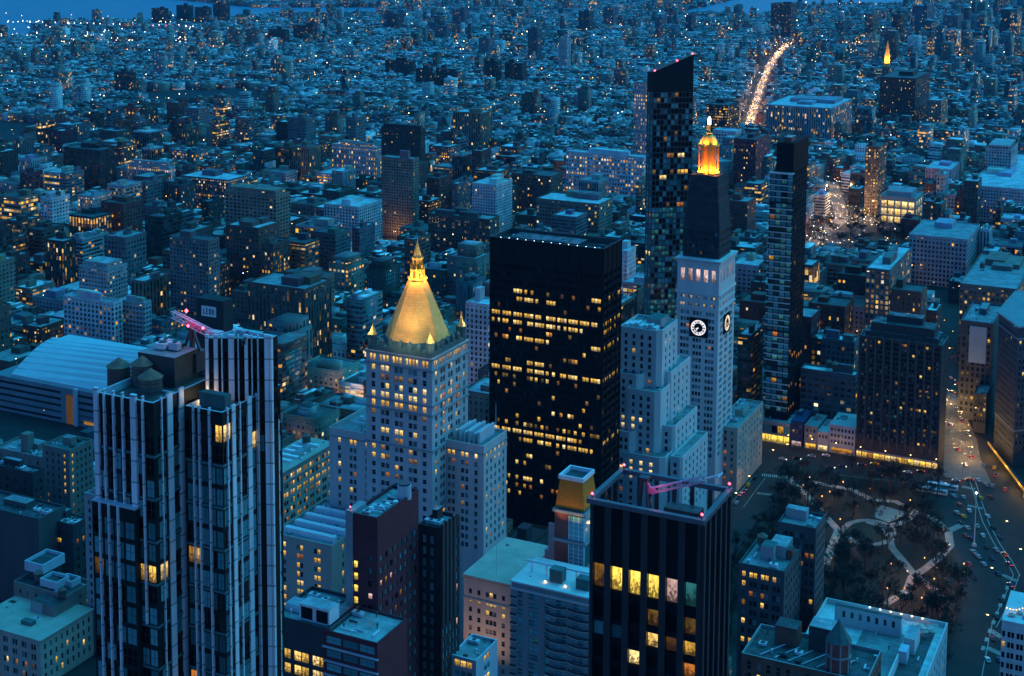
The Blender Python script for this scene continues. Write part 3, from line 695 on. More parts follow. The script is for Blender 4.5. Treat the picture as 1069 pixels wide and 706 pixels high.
    k.quad([(*p, S0[4]) for p in rect(S0[0], S0[1], S0[2], S0[3])], 2)
    k.part('stair_house', [dark_metal, brown_brick, roof_grey])
    rg = random.Random(3); roof_units(t, S0[0] + 2, S0[1] - 2, S0[2] + 2, S0[3] - 2, S0[4], 5, rg)
    k = t.mb(); bx = B[1] - 4.6; bv = B[2] + 3.6; k.box(bx - 3.4, bx + 3.4, bv - 1.1, bv + 1.1, B[4] - 1.2, B[4] + 2.6); k.beam((bx - 3.4, bv - 1.2, B[4] + 2.7), (bx + 3.4, bv - 1.2, B[4] + 2.7), .3, 0); k.part('machine_box', copper)
    for (px, py) in ((213, 419), (172, 410)):
        v_ = B[2] + 5; u_, z_ = at_v(px, py, v_); k = t.mb(); k.blob((u_, v_, z_), .45); k.part('roof_lamp', warm_glow)
        ld = bpy.data.lights.new('roof_lamp_light', 'POINT'); ld.energy = 260 * LAMPS; ld.color = (1, .62, .3); ld.shadow_soft_size = .4
        lo = bpy.data.objects.new('roof_lamp_light', ld); COL.objects.link(lo); lo.parent = t.root; lo.location = (u_ - t.u, v_ - t.v, z_ + .6)
    for px, py in ((212, 352), (196, 322)):
        v_ = c0[1] + 3; u_, z_ = at_v(px, py, v_); beacon(t, u_, v_, zC, .4)
    def sp(tg, row, col, nc):
        return None
    def lit(tg, row, col, nc): return None
    rg = random.Random(11)
    spots = [(162, 597, 7, 1), (154, 597, 6, 1), (167, 592, 6, 2), (206, 581, 2, 1), (202, 583, 2, 3), (268, 452, 7, 2), (222, 462, 6, 3), (232, 460, 6, 1), (240, 455, 5, 2), (266, 663, 4, 1), (280, 655, 4, 1), (287, 650, 4, 4), (204, 702, 4, 3), (108, 596, 4, 4)]
    out = []
    for (c, d, n, w_, h_, row, col, nc, tg) in t.wins:
        x, y = pix(*c); mi = 8 if (c[2] > 212 or rg.random() < .3) else 9
        for sx, sy, r_, kind in spots:
            if abs(x - sx) < r_ * .8 + 1 and abs(y - sy) < 10: mi = kind
        out.append(mi)
    it = iter(out); set_windows(t, lambda *a: next(it), dark_metal, 100, 2)
    claim(A[0] - 4, B[1] + 6, A[2] - 4, 272, 245)
    return c0, zC, A, B
MH = finned_tower()

def rooftop_crane():
    """the window cleaning crane on the finned tower: pivot, jib and winch under pink light"""
    c0, zC, A, B = MH; v_ = c0[1] + 6.5
    pts = {k: (lambda q: (q[0], v_, q[1]))(at_v(*p, v_)) for k, p in dict(base=(201, 368), piv=(200, 341), tip=(180, 328), tail=(222, 349), w0=(196, 336), w1=(214, 344)).items()}
    t = Thing('roof_crane', 'roof crane with pink lit jib on top of the white finned tower', 'crane', pts['base'][0], v_, z=0)
    b = t.mb(); b.beam(pts['base'], pts['piv'], .9); b.beam((pts['base'][0] - 2.4, v_, zC - 6), pts['piv'], .5); b.beam((pts['base'][0] + 2.4, v_, zC - 6), pts['piv'], .5); b.box(pts['base'][0] - 2.6, pts['base'][0] + 2.6, v_ - 2, v_ + 2, zC - 10, zC - 5.6); b.part('mast', dark_metal)
    b = t.mb(); b.lattice(pts['tip'], pts['tail'], 1.0, 1.5, 9); b.part('jib', pale_metal)
    b = t.mb(); b.beam(pts['w0'], pts['w1'], .7, h=1.0); b.part('winch', pink_paint)
    b = t.mb(); q = pts['tail']; b.box(q[0] - 1.2, q[0] + 2.4, v_ - 1, v_ + 1, q[2] - 1.6, q[2] + .8); b.part('counterweight', pale_metal)
    b = t.mb(); b.blob((pts['w0'][0], v_ - .4, pts['w0'][2] + 2.6), .5); b.part('red_light', red_glow)
    ld = bpy.data.lights.new('pink_light', 'POINT'); ld.energy = 200 * LAMPS; ld.color = (1, .12, .4); lo = bpy.data.objects.new('pink_light', ld); COL.objects.link(lo); lo.parent = t.root
    lo.location = (pts['piv'][0] + 1 - t.u, v_ - 3 - t.v, pts['piv'][2] + 3)
rooftop_crane()

# ------------------------------------------------------------------ the stone tower with the gilded pyramid
def flood(t, loc, target, energy, col, spot=R(70), soft=.5):
    ld = bpy.data.lights.new('flood_light', 'SPOT'); ld.energy = energy; ld.color = col; ld.spot_size = spot; ld.spot_blend = 1.0; ld.shadow_soft_size = soft
    lo = bpy.data.objects.new('flood_light', ld); COL.objects.link(lo); lo.parent = t.root
    a = Vector((loc[0] - t.u, loc[1] - t.v, loc[2])); b = Vector((target[0] - t.u, target[1] - t.v, target[2]))
    lo.location = a; lo.rotation_euler = (a - b).to_track_quat('Z', 'Y').to_euler()
def pyramid_tower():
    v0 = 529.0
    s = foot(451, 376, 382, 489, v=v0); u0, u1, _, v1, zt = s
    v1 = v0 + (u1 - u0); cu, cv = (u0 + u1) / 2, (v0 + v1) / 2
    t = Thing('pyramid_tower', 'grey stone tower with gilded octagonal pyramid roof and rows of yellow lit windows', 'tower', cu, cv)
    b = t.mb()
    P = rect(u0, u1, v0, v1)
    pat = '_w_w.w_w.w_w.w_w_'
    g = lambda x: (at_v(451, x, v0)[1])
    zl = [g(y) for y in (388, 425, 435, 472)]
    # four tiers between the cornices; rows of windows in each
    def rowsin(za, zb, n, h):
        st = (zb - za) / n; return [(za + st * (i + .5) - h / 2, za + st * (i + .5) + h / 2) for i in range(n)]
    tiers = [(zl[0], zt, 1, 3.0), (zl[1], zl[0], 4, 2.6), (zl[2], zl[1], 1, 2.7), (zl[3], zl[2], 4, 2.4), (60.0, zl[3], int((zl[3] - 60) / 3.75), 2.2)]
    k0 = 0
    for ti, (za, zb, n, h) in enumerate(tiers):
        rr = sorted(rowsin(za, zb, n, h), reverse=True); rows = [(a, c, k0 + i) for i, (a, c) in enumerate(rr)]; k0 += n
        for i in range(4):
            p, q = P[i], P[(i + 1) % 4]
            if ti == 0: wall(b, p, q, za, zb, t.wins if i < 2 else None, 'NW'[i] if i < 2 else '', pat='_w.w_w.w.w_w.w.w_w.w.w.w_w.w_', ww=1.25, gap=.45, ins=.5, rows=rows)
            else: wall(b, p, q, za, zb, t.wins if i < 2 else None, 'NW'[i] if i < 2 else '', pat=pat, ww=1.85, gap=.5, ins=.45, rows=rows)
    wall_z = 60
    for i in range(4): wall(b, P[i], P[(i + 1) % 4], 0, wall_z)
    b.part('tower_shaft', limestone)
    for k, zz in enumerate(zl + [zt]):
        c = t.mb(); e = (.9, .5, .5, .5, .7)[k]; c.box(u0 - e, u1 + e, v0 - e, v1 + e, zz - .35, zz + .35); c.part('cornice', grey_stone)
    for i in range(10):    # shallow piers between the bays
        pass
    # wings
    L = foot(378, 452, 343.5, None, v=v0 + 9); lu0, lu1, lz = L[0], u0 + .1, L[4]
    Rr = foot(505, 466, 461, 529, v=v0 + 13)
    for nm, (a0, a1, b0, b1, zz), pt, pw in (('wing', (lu0, lu1, v0 + 9, v1 + 8, lz), '_w_w.w_w_', '_w_w_w_'), ('wing', (Rr[0], Rr[1], Rr[2], Rr[3], Rr[4]), '_w.w_w.w_w_', '_w_w_w_w_w_')):
        wb_ = t.mb(); block(t, wb_, rect(a0, a1, b0, b1), 0, zz, pat=pt, patw=pw, ww=1.5, wh=2.2, floor=3.75, top=4.2, gap=.6, ins=.45, zmin=50)
        w_ = wb_.part(nm, limestone)
        rooftop(t, rect(a0, a1, b0, b1), zz + .01, roof_grey, limestone, 1.4, w_)
        c = t.mb(); c.box(a0 - .4, a1 + .4, b0 - .4, b1 + .4, zz - 4.0, zz - 3.5); c.part('cornice', grey_stone, w_)
    rg = random.Random(5)
    for k in range(6):
        m_ = t.mb(); u_ = Rr[0] + 5 + k * 2.3; m_.box(u_ - .5, u_ + .5, Rr[2] + 4, Rr[3] - 4, Rr[4] - 1.2, Rr[4] + 3.2 + (k % 2)); m_.beam((u_, Rr[2] + 3.6, Rr[4] - 1), (u_, Rr[2] + 3.6, Rr[4] + 4.4), .45); m_.part('cooling_unit', pale_metal)
    # crown: copper band with dormers, corner turrets
    c = t.mb(); z2 = zt + 2.4
    c.prism(rect(u0 + .6, u1 - .6, v0 + .6, v1 - .6), zt + .35, z2); c.part('terrace', copper)
    zp = g(361) - 1.0
    for i in range(7):
        for side in (0, 1):
            q = (i + .5) / 7; d_ = t.mb()
            if side == 0: x, y = u0 + (u1 - u0) * q, v0 + 1.6
            else: x, y = u1 - 1.6, v0 + (v1 - v0) * q
            d_.box(x - .9, x + .9, y - .9, y + .9, z2, z2 + 2.2); d_.cyl(x, y, z2 + 2.2, z2 + 4.0, 1.3, 0, 4, ph=.5); d_.part('dormer', copper)
    for (x, y) in ((u0 + 2.2, v0 + 2.2), (u1 - 2.2, v0 + 2.2), (u1 - 2.2, v1 - 2.2), (u0 + 2.2, v1 - 2.2)):
        d_ = t.mb(); d_.cyl(x, y, z2 - .4, z2 + 4.2, 2.0, 2.0, 8); d_.cyl(x, y, z2 + 4.2, z2 + 4.6, 2.4, 2.4, 8); tr = d_.part('turret', copper)
        d_ = t.mb(); d_.cyl(x, y, z2 + 4.6, z2 + 8.6, 2.0, .12, 8); d_.cyl(x, y, z2 + 8.6, z2 + 10.2, .12, .02, 6); d_.part('turret_cap', gold, tr)
    # pyramid
    pv = cv; zb_ = at_v(437, 360, pv - 13)[1]; zq = at_v(437, 291, pv)[1]; zs = at_v(437, 249, pv)[1]
    Rb, Rq = 14.6, 3.7
    c = t.mb(); c.cyl(cu, cv, z2, zb_ + .2, Rb + 1.5, Rb + .7, 8, ph=.5); c.part('pyramid_base', copper)
    c = t.mb(); n = 8
    for i in range(8):
        a0, a1 = 2 * math.pi * (i + .5) / 8, 2 * math.pi * (i + 1.5) / 8
        c.quad([(cu + Rb * math.cos(a0), cv + Rb * math.sin(a0), zb_), (cu + Rb * math.cos(a1), cv + Rb * math.sin(a1), zb_), (cu + Rq * math.cos(a1), cv + Rq * math.sin(a1), zq), (cu + Rq * math.cos(a0), cv + Rq * math.sin(a0), zq)])
        c.beam((cu + Rb * math.cos(a0), cv + Rb * math.sin(a0), zb_), (cu + Rq * math.cos(a0), cv + Rq * math.sin(a0), zq), .28)
    c.part('pyramid', gold)
    H = zs - zq
    c = t.mb(); c.cyl(cu, cv, zq, zq + .8, Rq + .9, Rq + .9, 8, ph=.5)
    c.cyl(cu, cv, zq + .8, zq + H * .22, 2.1, 2.0, 8, 0); c.cyl(cu, cv, zq + H * .22, zq + H * .26, 3.5, 3.5, 8)
    for i in range(8):
        a = 2 * math.pi * (i + .5) / 8; c.cyl(cu + 3.0 * math.cos(a), cv + 3.0 * math.sin(a), zq + .8, zq + H * .34, .4, .25, 6); c.cyl(cu + 2.3 * math.cos(a), cv + 2.3 * math.sin(a), zq + H * .26, zq + H * .55, .32, .12, 6)
    c.cyl(cu, cv, zq + H * .26, zq + H * .48, 1.5, 1.4, 8); c.cyl(cu, cv, zq + H * .48, zq + H * .53, 2.6, 2.4, 8); c.part('lantern', gold_metal)
    c = t.mb(); c.cyl(cu, cv, zq + H * .53, zq + H * .9, 2.1, .25, 8); c.cyl(cu, cv, zq + H * .9, zs, .2, .03, 6); c.part('spire', gold)
    gcol = (1.0, .80, .50)
    for da in (-26, -17, -8, 0, 8, 17, 26):
        an = R(22.5 + da); r_ = 17.2 / max(abs(math.cos(an)), abs(math.sin(an))) + 7.5
        flood(t, (cu + r_ * math.sin(an), cv - r_ * math.cos(an), zt + 8.0), (cu, cv, zb_ + 20), FLOOD * .31, gcol, R(66))
        flood(t, (cu + r_ * math.sin(an), cv - r_ * math.cos(an), zt + 7.0), (cu, cv, zb_ + 5), FLOOD * .12, gcol, R(125))
    flood(t, (cu + 3, v0 - 1, zt + 4), (cu, cv, zs - 4), FLOOD * 1.0, gcol, R(20))
    for an in (-1.9, -1.0, -.1):
        ld = bpy.data.lights.new('lantern_light', 'POINT'); ld.energy = 1500 * LAMPS; ld.color = (1, .6, .2); lo = bpy.data.objects.new('lantern_light', ld); COL.objects.link(lo); lo.parent = t.root; lo.location = (5.6 * math.cos(an), 5.6 * math.sin(an), zq + 1.6)
        flood(t, (cu + 4.6 * math.cos(an), cv + 4.6 * math.sin(an), zq + H * .3), (cu, cv, zq + H * .8), 3000 * LAMPS, gcol, R(40))
    for (x, y) in ((u0 + 1, v0 - .6), (u1 + .6, v0 - .6), (u1 + .8, v1 - 1)):
        ld = bpy.data.lights.new('cap_light', 'POINT'); ld.energy = 700 * LAMPS; ld.color = gcol; lo = bpy.data.objects.new('cap_light', ld); COL.objects.link(lo); lo.parent = t.root; lo.location = (x - cu, y - cv, z2 + 7)
    beacon(t, lu0 + 1, v0 + 10, lz, .01)
    for (x, y, zz) in ((lu0 + 2.5, v0 + 12, lz), (Rr[1] - 4, Rr[3] - 3, Rr[4])):
        f_ = t.mb(); f_.cyl(x, y, zz - 1, zz + 13, .16, .08, 6); f_.part('flagpole', white_metal)
    rg2 = random.Random(21)
    def lit(tg, row, col, nc):
        if row == 0: return rg2.choice((1, 2, 2, 1)) if (tg == 'N' or col < 11) else 1
        if tg == 'N' and nc == 8:
            if row == 1: return 2 if col in (0, 1, 2) else (9 if col < 7 else 0)
            if row == 2: return 4 if 1 <= col <= 5 else 0
            if row in (3, 4): return 2 if (row == 4 or rg2.random() < .4) else 0
            if row == 5: return 1
            if row in (6, 7): return 0 if rg2.random() < .9 else 4
            if row == 8: return 2 if 1 <= col <= 7 and rg2.random() < .85 else 0
            if row in (9, 10, 11): return rg2.choice((1, 3, 4)) if rg2.random() < (.1, .45, .5)[row - 9] else 0
        if tg == 'W' and nc == 8:
            if row in (3, 4, 5): return rg2.choice((1, 2, 3)) if rg2.random() < .6 else 0
            if row in (1, 7, 8): return rg2.choice((2, 3, 1)) if rg2.random() < .35 else 0
        return rg2.choice((1, 2, 3, 4)) if rg2.random() < .14 else 0
    set_windows(t, lit, grey_stone, 100, 1)
    claim(lu0 - 2, Rr[1] + 2, v0 - 3, v1 + 14, 190)
FLOOD = 6200.0 * LAMPS
pyramid_tower()

# ------------------------------------------------------------------ the black office slab
def black_slab():
    u0, u1, v0, v1, z = foot(630, 260, 511.6, 649, v=627.0)
    t = Thing('black_tower', 'black glass office slab with broken yellow lit floors behind the pyramid roof', 'office tower', (u0 + u1) / 2, (v0 + v1) / 2)
    b = t.mb(); P = rect(u0, u1, v0, v1)
    block(t, b, P, 0, z, pat='_'.join([''] + ['w.w.w'] * 10 + ['']), patw='_w.w.w_w.w.w_w.w.w_w.w.w_', ww=1.55, gap=.14, wh=2.2, floor=3.97, top=13.0, ins=.3, zmin=28)
    b.part('wall', black_metal)
    rooftop(t, P, z + .01, roof_tar, dark_metal, 3.2)
    for i in range(11):
        x = u0 + (u1 - u0) * i / 10; x = min(max(x, u0 + .3), u1 - .3)
        m_ = t.mb(); m_.box(x - .28, x + .28, v0 - .35, v0 - .01, 0, z); m_.part('pier', black_metal)
    for i in range(5):
        y = min(max(v0 + (v1 - v0) * i / 4, v0 + .3), v1 - .3); m_ = t.mb(); m_.box(u1 + .01, u1 + .35, y - .28, y + .28, 0, z); m_.part('pier', black_metal)
    bulkhead(t, u0 + 8, u1 - 16, v0 + 6, v1 - 5, z - 3.2, 2.6, dark_metal, roof_tar)
    rg = random.Random(2); roof_units(t, u1 - 14, u1 - 3, v0 + 4, v1 - 4, z - 3.2, 4, rg, dark_metal)
    for k in range(12):
        x = u0 + 5 + k * 4.6; m_ = t.mb(); m_.beam((x, v0 + 2, z - 3.2), (x, v0 + 2, z - .4), .2); m_.blob((x, v0 + 2, z - .3), .22, 1); m_.part('roof_lamp', [dark_metal, cool_glow])
    full = {6: [(0, 1, .9)], 7: [(0, .85, .8)], 13: [(0, .52, .95), (.55, 1, .85)], 15: [], 4: [(.22, .6, .65)], 3: [(.88, 1, 1), (.2, .35, .5)], 9: [(.22, .5, .9), (.9, 1, 1), (.5, .7, .3)], 12: [(.33, .5, .95)], 14: [(.1, .62, .55)],
            2: [(.2, .3, .3)], 8: [(.5, .6, .5)], 11: [(.55, .85, .35)], 18: [(.55, .85, .25)], 20: [(.0, 1, .5)], 21: [(.0, .78, .92)], 22: [(.25, .55, .9), (.6, .95, .3)], 16: [(.1, .4, .1)], 24: [(.25, .4, .4)], 27: [(.1, .5, .5)], 17: [(.05, .2, .2)], 25: [(.2, .32, .8)], 28: [(0, 1, .35)]}
    dimrows = {20: 4, 11: 4, 18: 3, 2: 4, 28: 3, 14: 4, 16: 3, 17: 4}
    def lit(tg, row, col, nc):
        if tg == 'N':
            q = col / nc
            for a, c, p in full.get(row, []):
                if a <= q < c and rg.random() < p:
                    return dimrows.get(row) if row in dimrows and rg.random() < .75 else rg.choice((1, 1, 2))
            return rg.choice((3, 4, 4, 1)) if rg.random() < (.09 if 2 < row < 30 else .03) else 8
        if row in (3, 6, 7, 9, 13, 21): return 1 if rg.random() < .6 else 8
        return rg.choice((3, 4)) if rg.random() < .05 else 8
    set_windows(t, lit, black_metal, 100, 0, glass=8)
    claim(u0 - 2, u1 + 3, v0 - 4, v1 + 2, z)
black_slab()

# ------------------------------------------------------------------ the white clock tower
def clock_face(t, side, u, v, z, size, mats_label=None):
    """black square, ring of numerals and two hands; side N faces -v, W faces +u"""
    def q(x, y, k): return (u + x, v - k, z + y) if side == 'N' else (u + k, v + x, z + y)
    h = size / 2; b = t.mb()
    c = [q(-h, -h, .7), q(h, -h, .7), q(h, h, .7), q(-h, h, .7)]; d = [q(-h, -h, -.2), q(h, -h, -.2), q(h, h, -.2), q(-h, h, -.2)]
    b.quad(c)
    for i in range(4): b.quad([d[i], d[(i + 1) % 4], c[(i + 1) % 4], c[i]])
    o = b.part('clock', black_metal)
    gl_ = glow('clock_white', (1.0, .93, .95), .7) if side == 'N' else glow('clock_amber', (1.0, .78, .5), .9)
    r = b = t.mb(); n = 40; rr = h * .80
    def ringq(ra, rb, k):
        for i in range(n):
            a0, a1 = 2 * math.pi * i / n, 2 * math.pi * (i + 1) / n
            b.quad([q(ra * math.cos(a0), ra * math.sin(a0), k), q(rb * math.cos(a0), rb * math.sin(a0), k), q(rb * math.cos(a1), rb * math.sin(a1), k), q(ra * math.cos(a1), ra * math.sin(a1), k)])
    ringq(rr * .60, rr, .74); b.part('clock_ring', gl_, o)
    b = t.mb(); romans = ['XII', 'I', 'II', 'III', 'IIII', 'V', 'VI', 'VII', 'VIII', 'IX', 'X', 'XI']
    for i in range(12):
        a = math.pi / 2 - i * math.pi / 6; tx, ty = -math.sin(a), math.cos(a); rx, ry = math.cos(a), math.sin(a)
        strokes = []; x = 0.0
        for ch in romans[i]:
            if ch == 'I': strokes.append((x + .15, x + .15)); x += .34
            elif ch == 'V': strokes += [(x, x + .3), (x + .6, x + .3)]; x += .7
            else: strokes += [(x, x + .6), (x + .6, x)]; x += .7
        sc_ = min(1.0, rr * .34 / max(x, .3)) if x > 1 else 1.0
        for xa, xb in strokes:
            xa, xb = (x / 2 - xa) * sc_, (x / 2 - xb) * sc_
            p0 = (rx * rr * .89 + tx * xa, ry * rr * .89 + ty * xa); p1 = (rx * rr * .64 + tx * xb, ry * rr * .64 + ty * xb); wd = .15
            b.quad([q(p0[0] - tx * wd, p0[1] - ty * wd, .76), q(p0[0] + tx * wd, p0[1] + ty * wd, .76), q(p1[0] + tx * wd, p1[1] + ty * wd, .76), q(p1[0] - tx * wd, p1[1] - ty * wd, .76)])
    b.part('numerals', black_metal, o)
    for ln, wd, ang in ((rr * .56, .3, R(-128)), (rr * .40, .5, R(-150))):
        b = t.mb(); dx, dy = math.cos(ang), math.sin(ang)
        b.quad([q(-dy * wd / 2, dx * wd / 2, .8), q(dy * wd / 2, -dx * wd / 2, .8), q(dx * ln + dy * wd / 2, dy * ln - dx * wd / 2, .8), q(dx * ln - dy * wd / 2, dy * ln + dx * wd / 2, .8)]); b.part('clock_hand', gl_, o)
def clock_tower():
    u0, u1, v0, v1, z = foot(751, 274, 707.4, 767.7, v=760.0)
    t = Thing('clock_tower', 'white stone clock tower with lit clock, dark netted top and glowing orange lantern', 'tower', (u0 + u1) / 2, (v0 + v1) / 2)
    g = lambda y: at_v(751, y, v0)[1]; b = t.mb(); P = rect(u0, u1, v0, v1)
    za, zb = g(290), g(309)          # arcade
    pat = '_w.w.w_w.w.w_w.w.w_'
    block(t, b, P, zb - 9, zb, pat='_'.join([''] + ['w.w'] * 5 + ['']), patw='_'.join([''] + ['w.w'] * 5 + ['']), ww=1.0, wh=1.6, floor=4.4, top=1.6, gap=.3, ins=.3)
    block(t, b, P, 20, zb - 9, pat=pat, patw=pat, ww=1.5, wh=2.25, floor=3.9, top=1.4, gap=.3, ins=.35, zmin=24)
    block(t, b, P, 0, 20, faces=())
    arc = []
    hold = t.wins; t.wins = []
    block(t, b, P, zb, g(276), pat='_w_w_w_w_w_', patw='_w_w_w_w_w_', ww=2.6, wh=7.2, floor=30, top=4.2, ins=1.3)
    arc = t.wins; t.wins = hold
    b.part('tower_shaft', white_stone)
    for zz, e in ((g(274), 1.3), (g(276.5), .8), (zb, .8), (zb - 4.5, .35), (zb - 9, .6)):
        c = t.mb(); c.box(u0 - e, u1 + e, v0 - e, v1 + e, zz - .45, zz + .45); c.part('cornice', white_stone)
    for (c, d, n, w_, h_, row, col, nc, tg) in arc:
        o = bpy.data.objects.new('arch', pane_mesh(w_, h_, 7, white_stone, 0)); COL.objects.link(o); o.parent = t.root
        o.matrix_local = Matrix(((d[0], -n[0], 0, c[0] - t.u), (d[1], -n[1], 0, c[1] - t.v), (0, 0, 1, c[2]), (0, 0, 0, 1)))
        k = t.mb(); C3 = Vector(c) + Vector((*n, 0)) * 1.35; D3 = Vector((*d, 0)); r_ = w_ / 2; top = c[2] + h_ / 2
        for i in range(8):                  # the round head of the arch
            a0, a1 = math.pi * i / 8, math.pi * (i + 1) / 8
            p0 = C3 + D3 * r_ * math.cos(a0); p1 = C3 + D3 * r_ * math.cos(a1)
            k.quad([(p0.x, p0.y, top), (p1.x, p1.y, top), (p1.x, p1.y, top - r_ + r_ * math.sin(a1)), (p0.x, p0.y, top - r_ + r_ * math.sin(a0))])
        k.part('arch_head', white_stone, o)
    cz = at_v(729.5, 342, v0)[1]; cu_ = at_v(729.5, 342, v0)[0]
    clock_face(t, 'N', cu_, v0, cz, 11.0); clock_face(t, 'W', u1, (v0 + v1) / 2, cz + .5, 11.0)
    # netted upper stage, then the lantern
    zc = g(274) + .5; zd = g(243); ze = g(187)
    cu, cv = (u0 + u1) / 2, (v0 + v1) / 2; a = (u1 - u0) / 2 - 1.6
    hold = t.wins; t.wins = []
    k = t.mb(); block(t, k, rect(cu - a, cu + a, cv - a, cv + a), zc, zd, pat=9, patw=9, ww=1.1, wh=1.7, floor=3.8, top=1.5, ins=.2)
    a2 = a * .74; q0, q1 = rect(cu - a, cu + a, cv - a, cv + a), rect(cu - a2, cu + a2, cv - a2, cv + a2)
    for i in range(4): j = (i + 1) % 4; k.quad([(*q0[i], zd), (*q0[j], zd), (*q1[j], ze), (*q1[i], ze)])
    k.quad([(*p, ze) for p in q1]); nt_ = k.part('netted_stage', netting)
    rs = random.Random(8); up = list(t.wins); t.wins = hold
    for (c, d, n, w_, h_, row, col, nc, tg) in up: t.wins.append((c, d, n, w_, h_, 100 + row, col, nc, tg))
    k = t.mb()
    for i in range(4):
        for f in (.0, .28, .55, .8):
            j = (i + 1) % 4; p = [x + (y - x) * f for x, y in zip((*q0[i], zd), (*q1[i], ze))]; r = [x + (y - x) * f for x, y in zip((*q0[j], zd), (*q1[j], ze))]; k.beam(p, r, .4)
        k.beam((*q0[i], zd), (*q1[i], ze), .4)
    k.part('scaffold_poles', dark_metal, nt_)
    zf = g(157); zg = g(145); zh = g(133); zi = g(126)
    k = t.mb(); k.cyl(cu, cv, ze, ze + 1.0, 6.4, 6.4, 16); k.cyl(cu, cv, ze + 1, zf, 4.2, 4.2, 16); k.cyl(cu, cv, zf, zf + .8, 6.3, 6.0, 16)
    for i in range(10):
        an = 2 * math.pi * i / 10; k.cyl(cu + 5.6 * math.cos(an), cv + 5.6 * math.sin(an), ze + 1, zf, .6, .55, 8)
    ln = k.part('lantern', gold_metal)
    k = t.mb()
    for i in range(10):
        f0, f1 = i / 10, (i + 1) / 10; pr = lambda f: 4.5 * math.sqrt(max(0, 1 - f ** 1.7)) * (1 - .15 * f) + .8
        k.cyl(cu, cv, zf + 1 + (zg - zf - 1) * f0, zf + 1 + (zg - zf - 1) * f1, pr(f0), pr(f1), 16, top=False)
    k.part('dome', gold_metal, ln)
    k = t.mb(); k.cyl(cu, cv, zg, zg + .8, 1.9, 1.9, 12); k.cyl(cu, cv, zg + .8, zh - 1, .8, .6, 8); k.cyl(cu, cv, zh + 3.6, zi, .3, .03, 6); k.part('finial', gold_metal, ln)
    k = t.mb(); k.cyl(cu, cv, zh - 1, zh + 2.5, 1.0, .9, 10); k.cyl(cu, cv, zh + 2.5, zh + 3.6, .9, .25, 10); k.part('beacon_lamp', glow('beacon_white', (1, .96, .88), 3.0), ln)
    for an in (-1.9, -1.0, -.2, .6, -2.8):
        x, y = cu + 5.0 * math.cos(an), cv + 5.0 * math.sin(an)
        ld = bpy.data.lights.new('lantern_light', 'POINT'); ld.energy = LANTERN; ld.color = (1, .30, .03); ld.shadow_soft_size = .3
        lo = bpy.data.objects.new('lantern_light', ld); COL.objects.link(lo); lo.parent = t.root; lo.location = (x - t.u, y - t.v, ze + 2.2)
    for an in (-2.4, -1.5, -.7, .1): flood(t, (cu + 9.6 * math.cos(an), cv + 9.6 * math.sin(an), ze + .6), (cu, cv, (ze + zf) / 2), LANTERN * 2.2, (1, .28, .03), R(90))
    for an in (-1.6, -.5, -2.6): flood(t, (cu + 8.2 * math.cos(an), cv + 8.2 * math.sin(an), zf + 1.4), (cu, cv, zf + 4.5), LANTERN * 1.6, (1, .5, .06), R(80))
    rg = random.Random(31)
    def lit(tg, row, col, nc):
        if row >= 100: return rg.choice((1, 4, 9)) if rg.random() < .05 else 8
        if nc == 10: return rg.choice((1, 3, 4)) if rg.random() < .25 else 9
        return rg.choice((1, 3, 4)) if rg.random() < .035 else rg.choice((0, 9, 0))
    set_windows(t, lit, grey_stone, 100, 1)
    claim(u0 - 1, u1 + 1, v0 - 2, v1 + 2, 215)
LANTERN = 2600.0 * LAMPS
clock_tower()

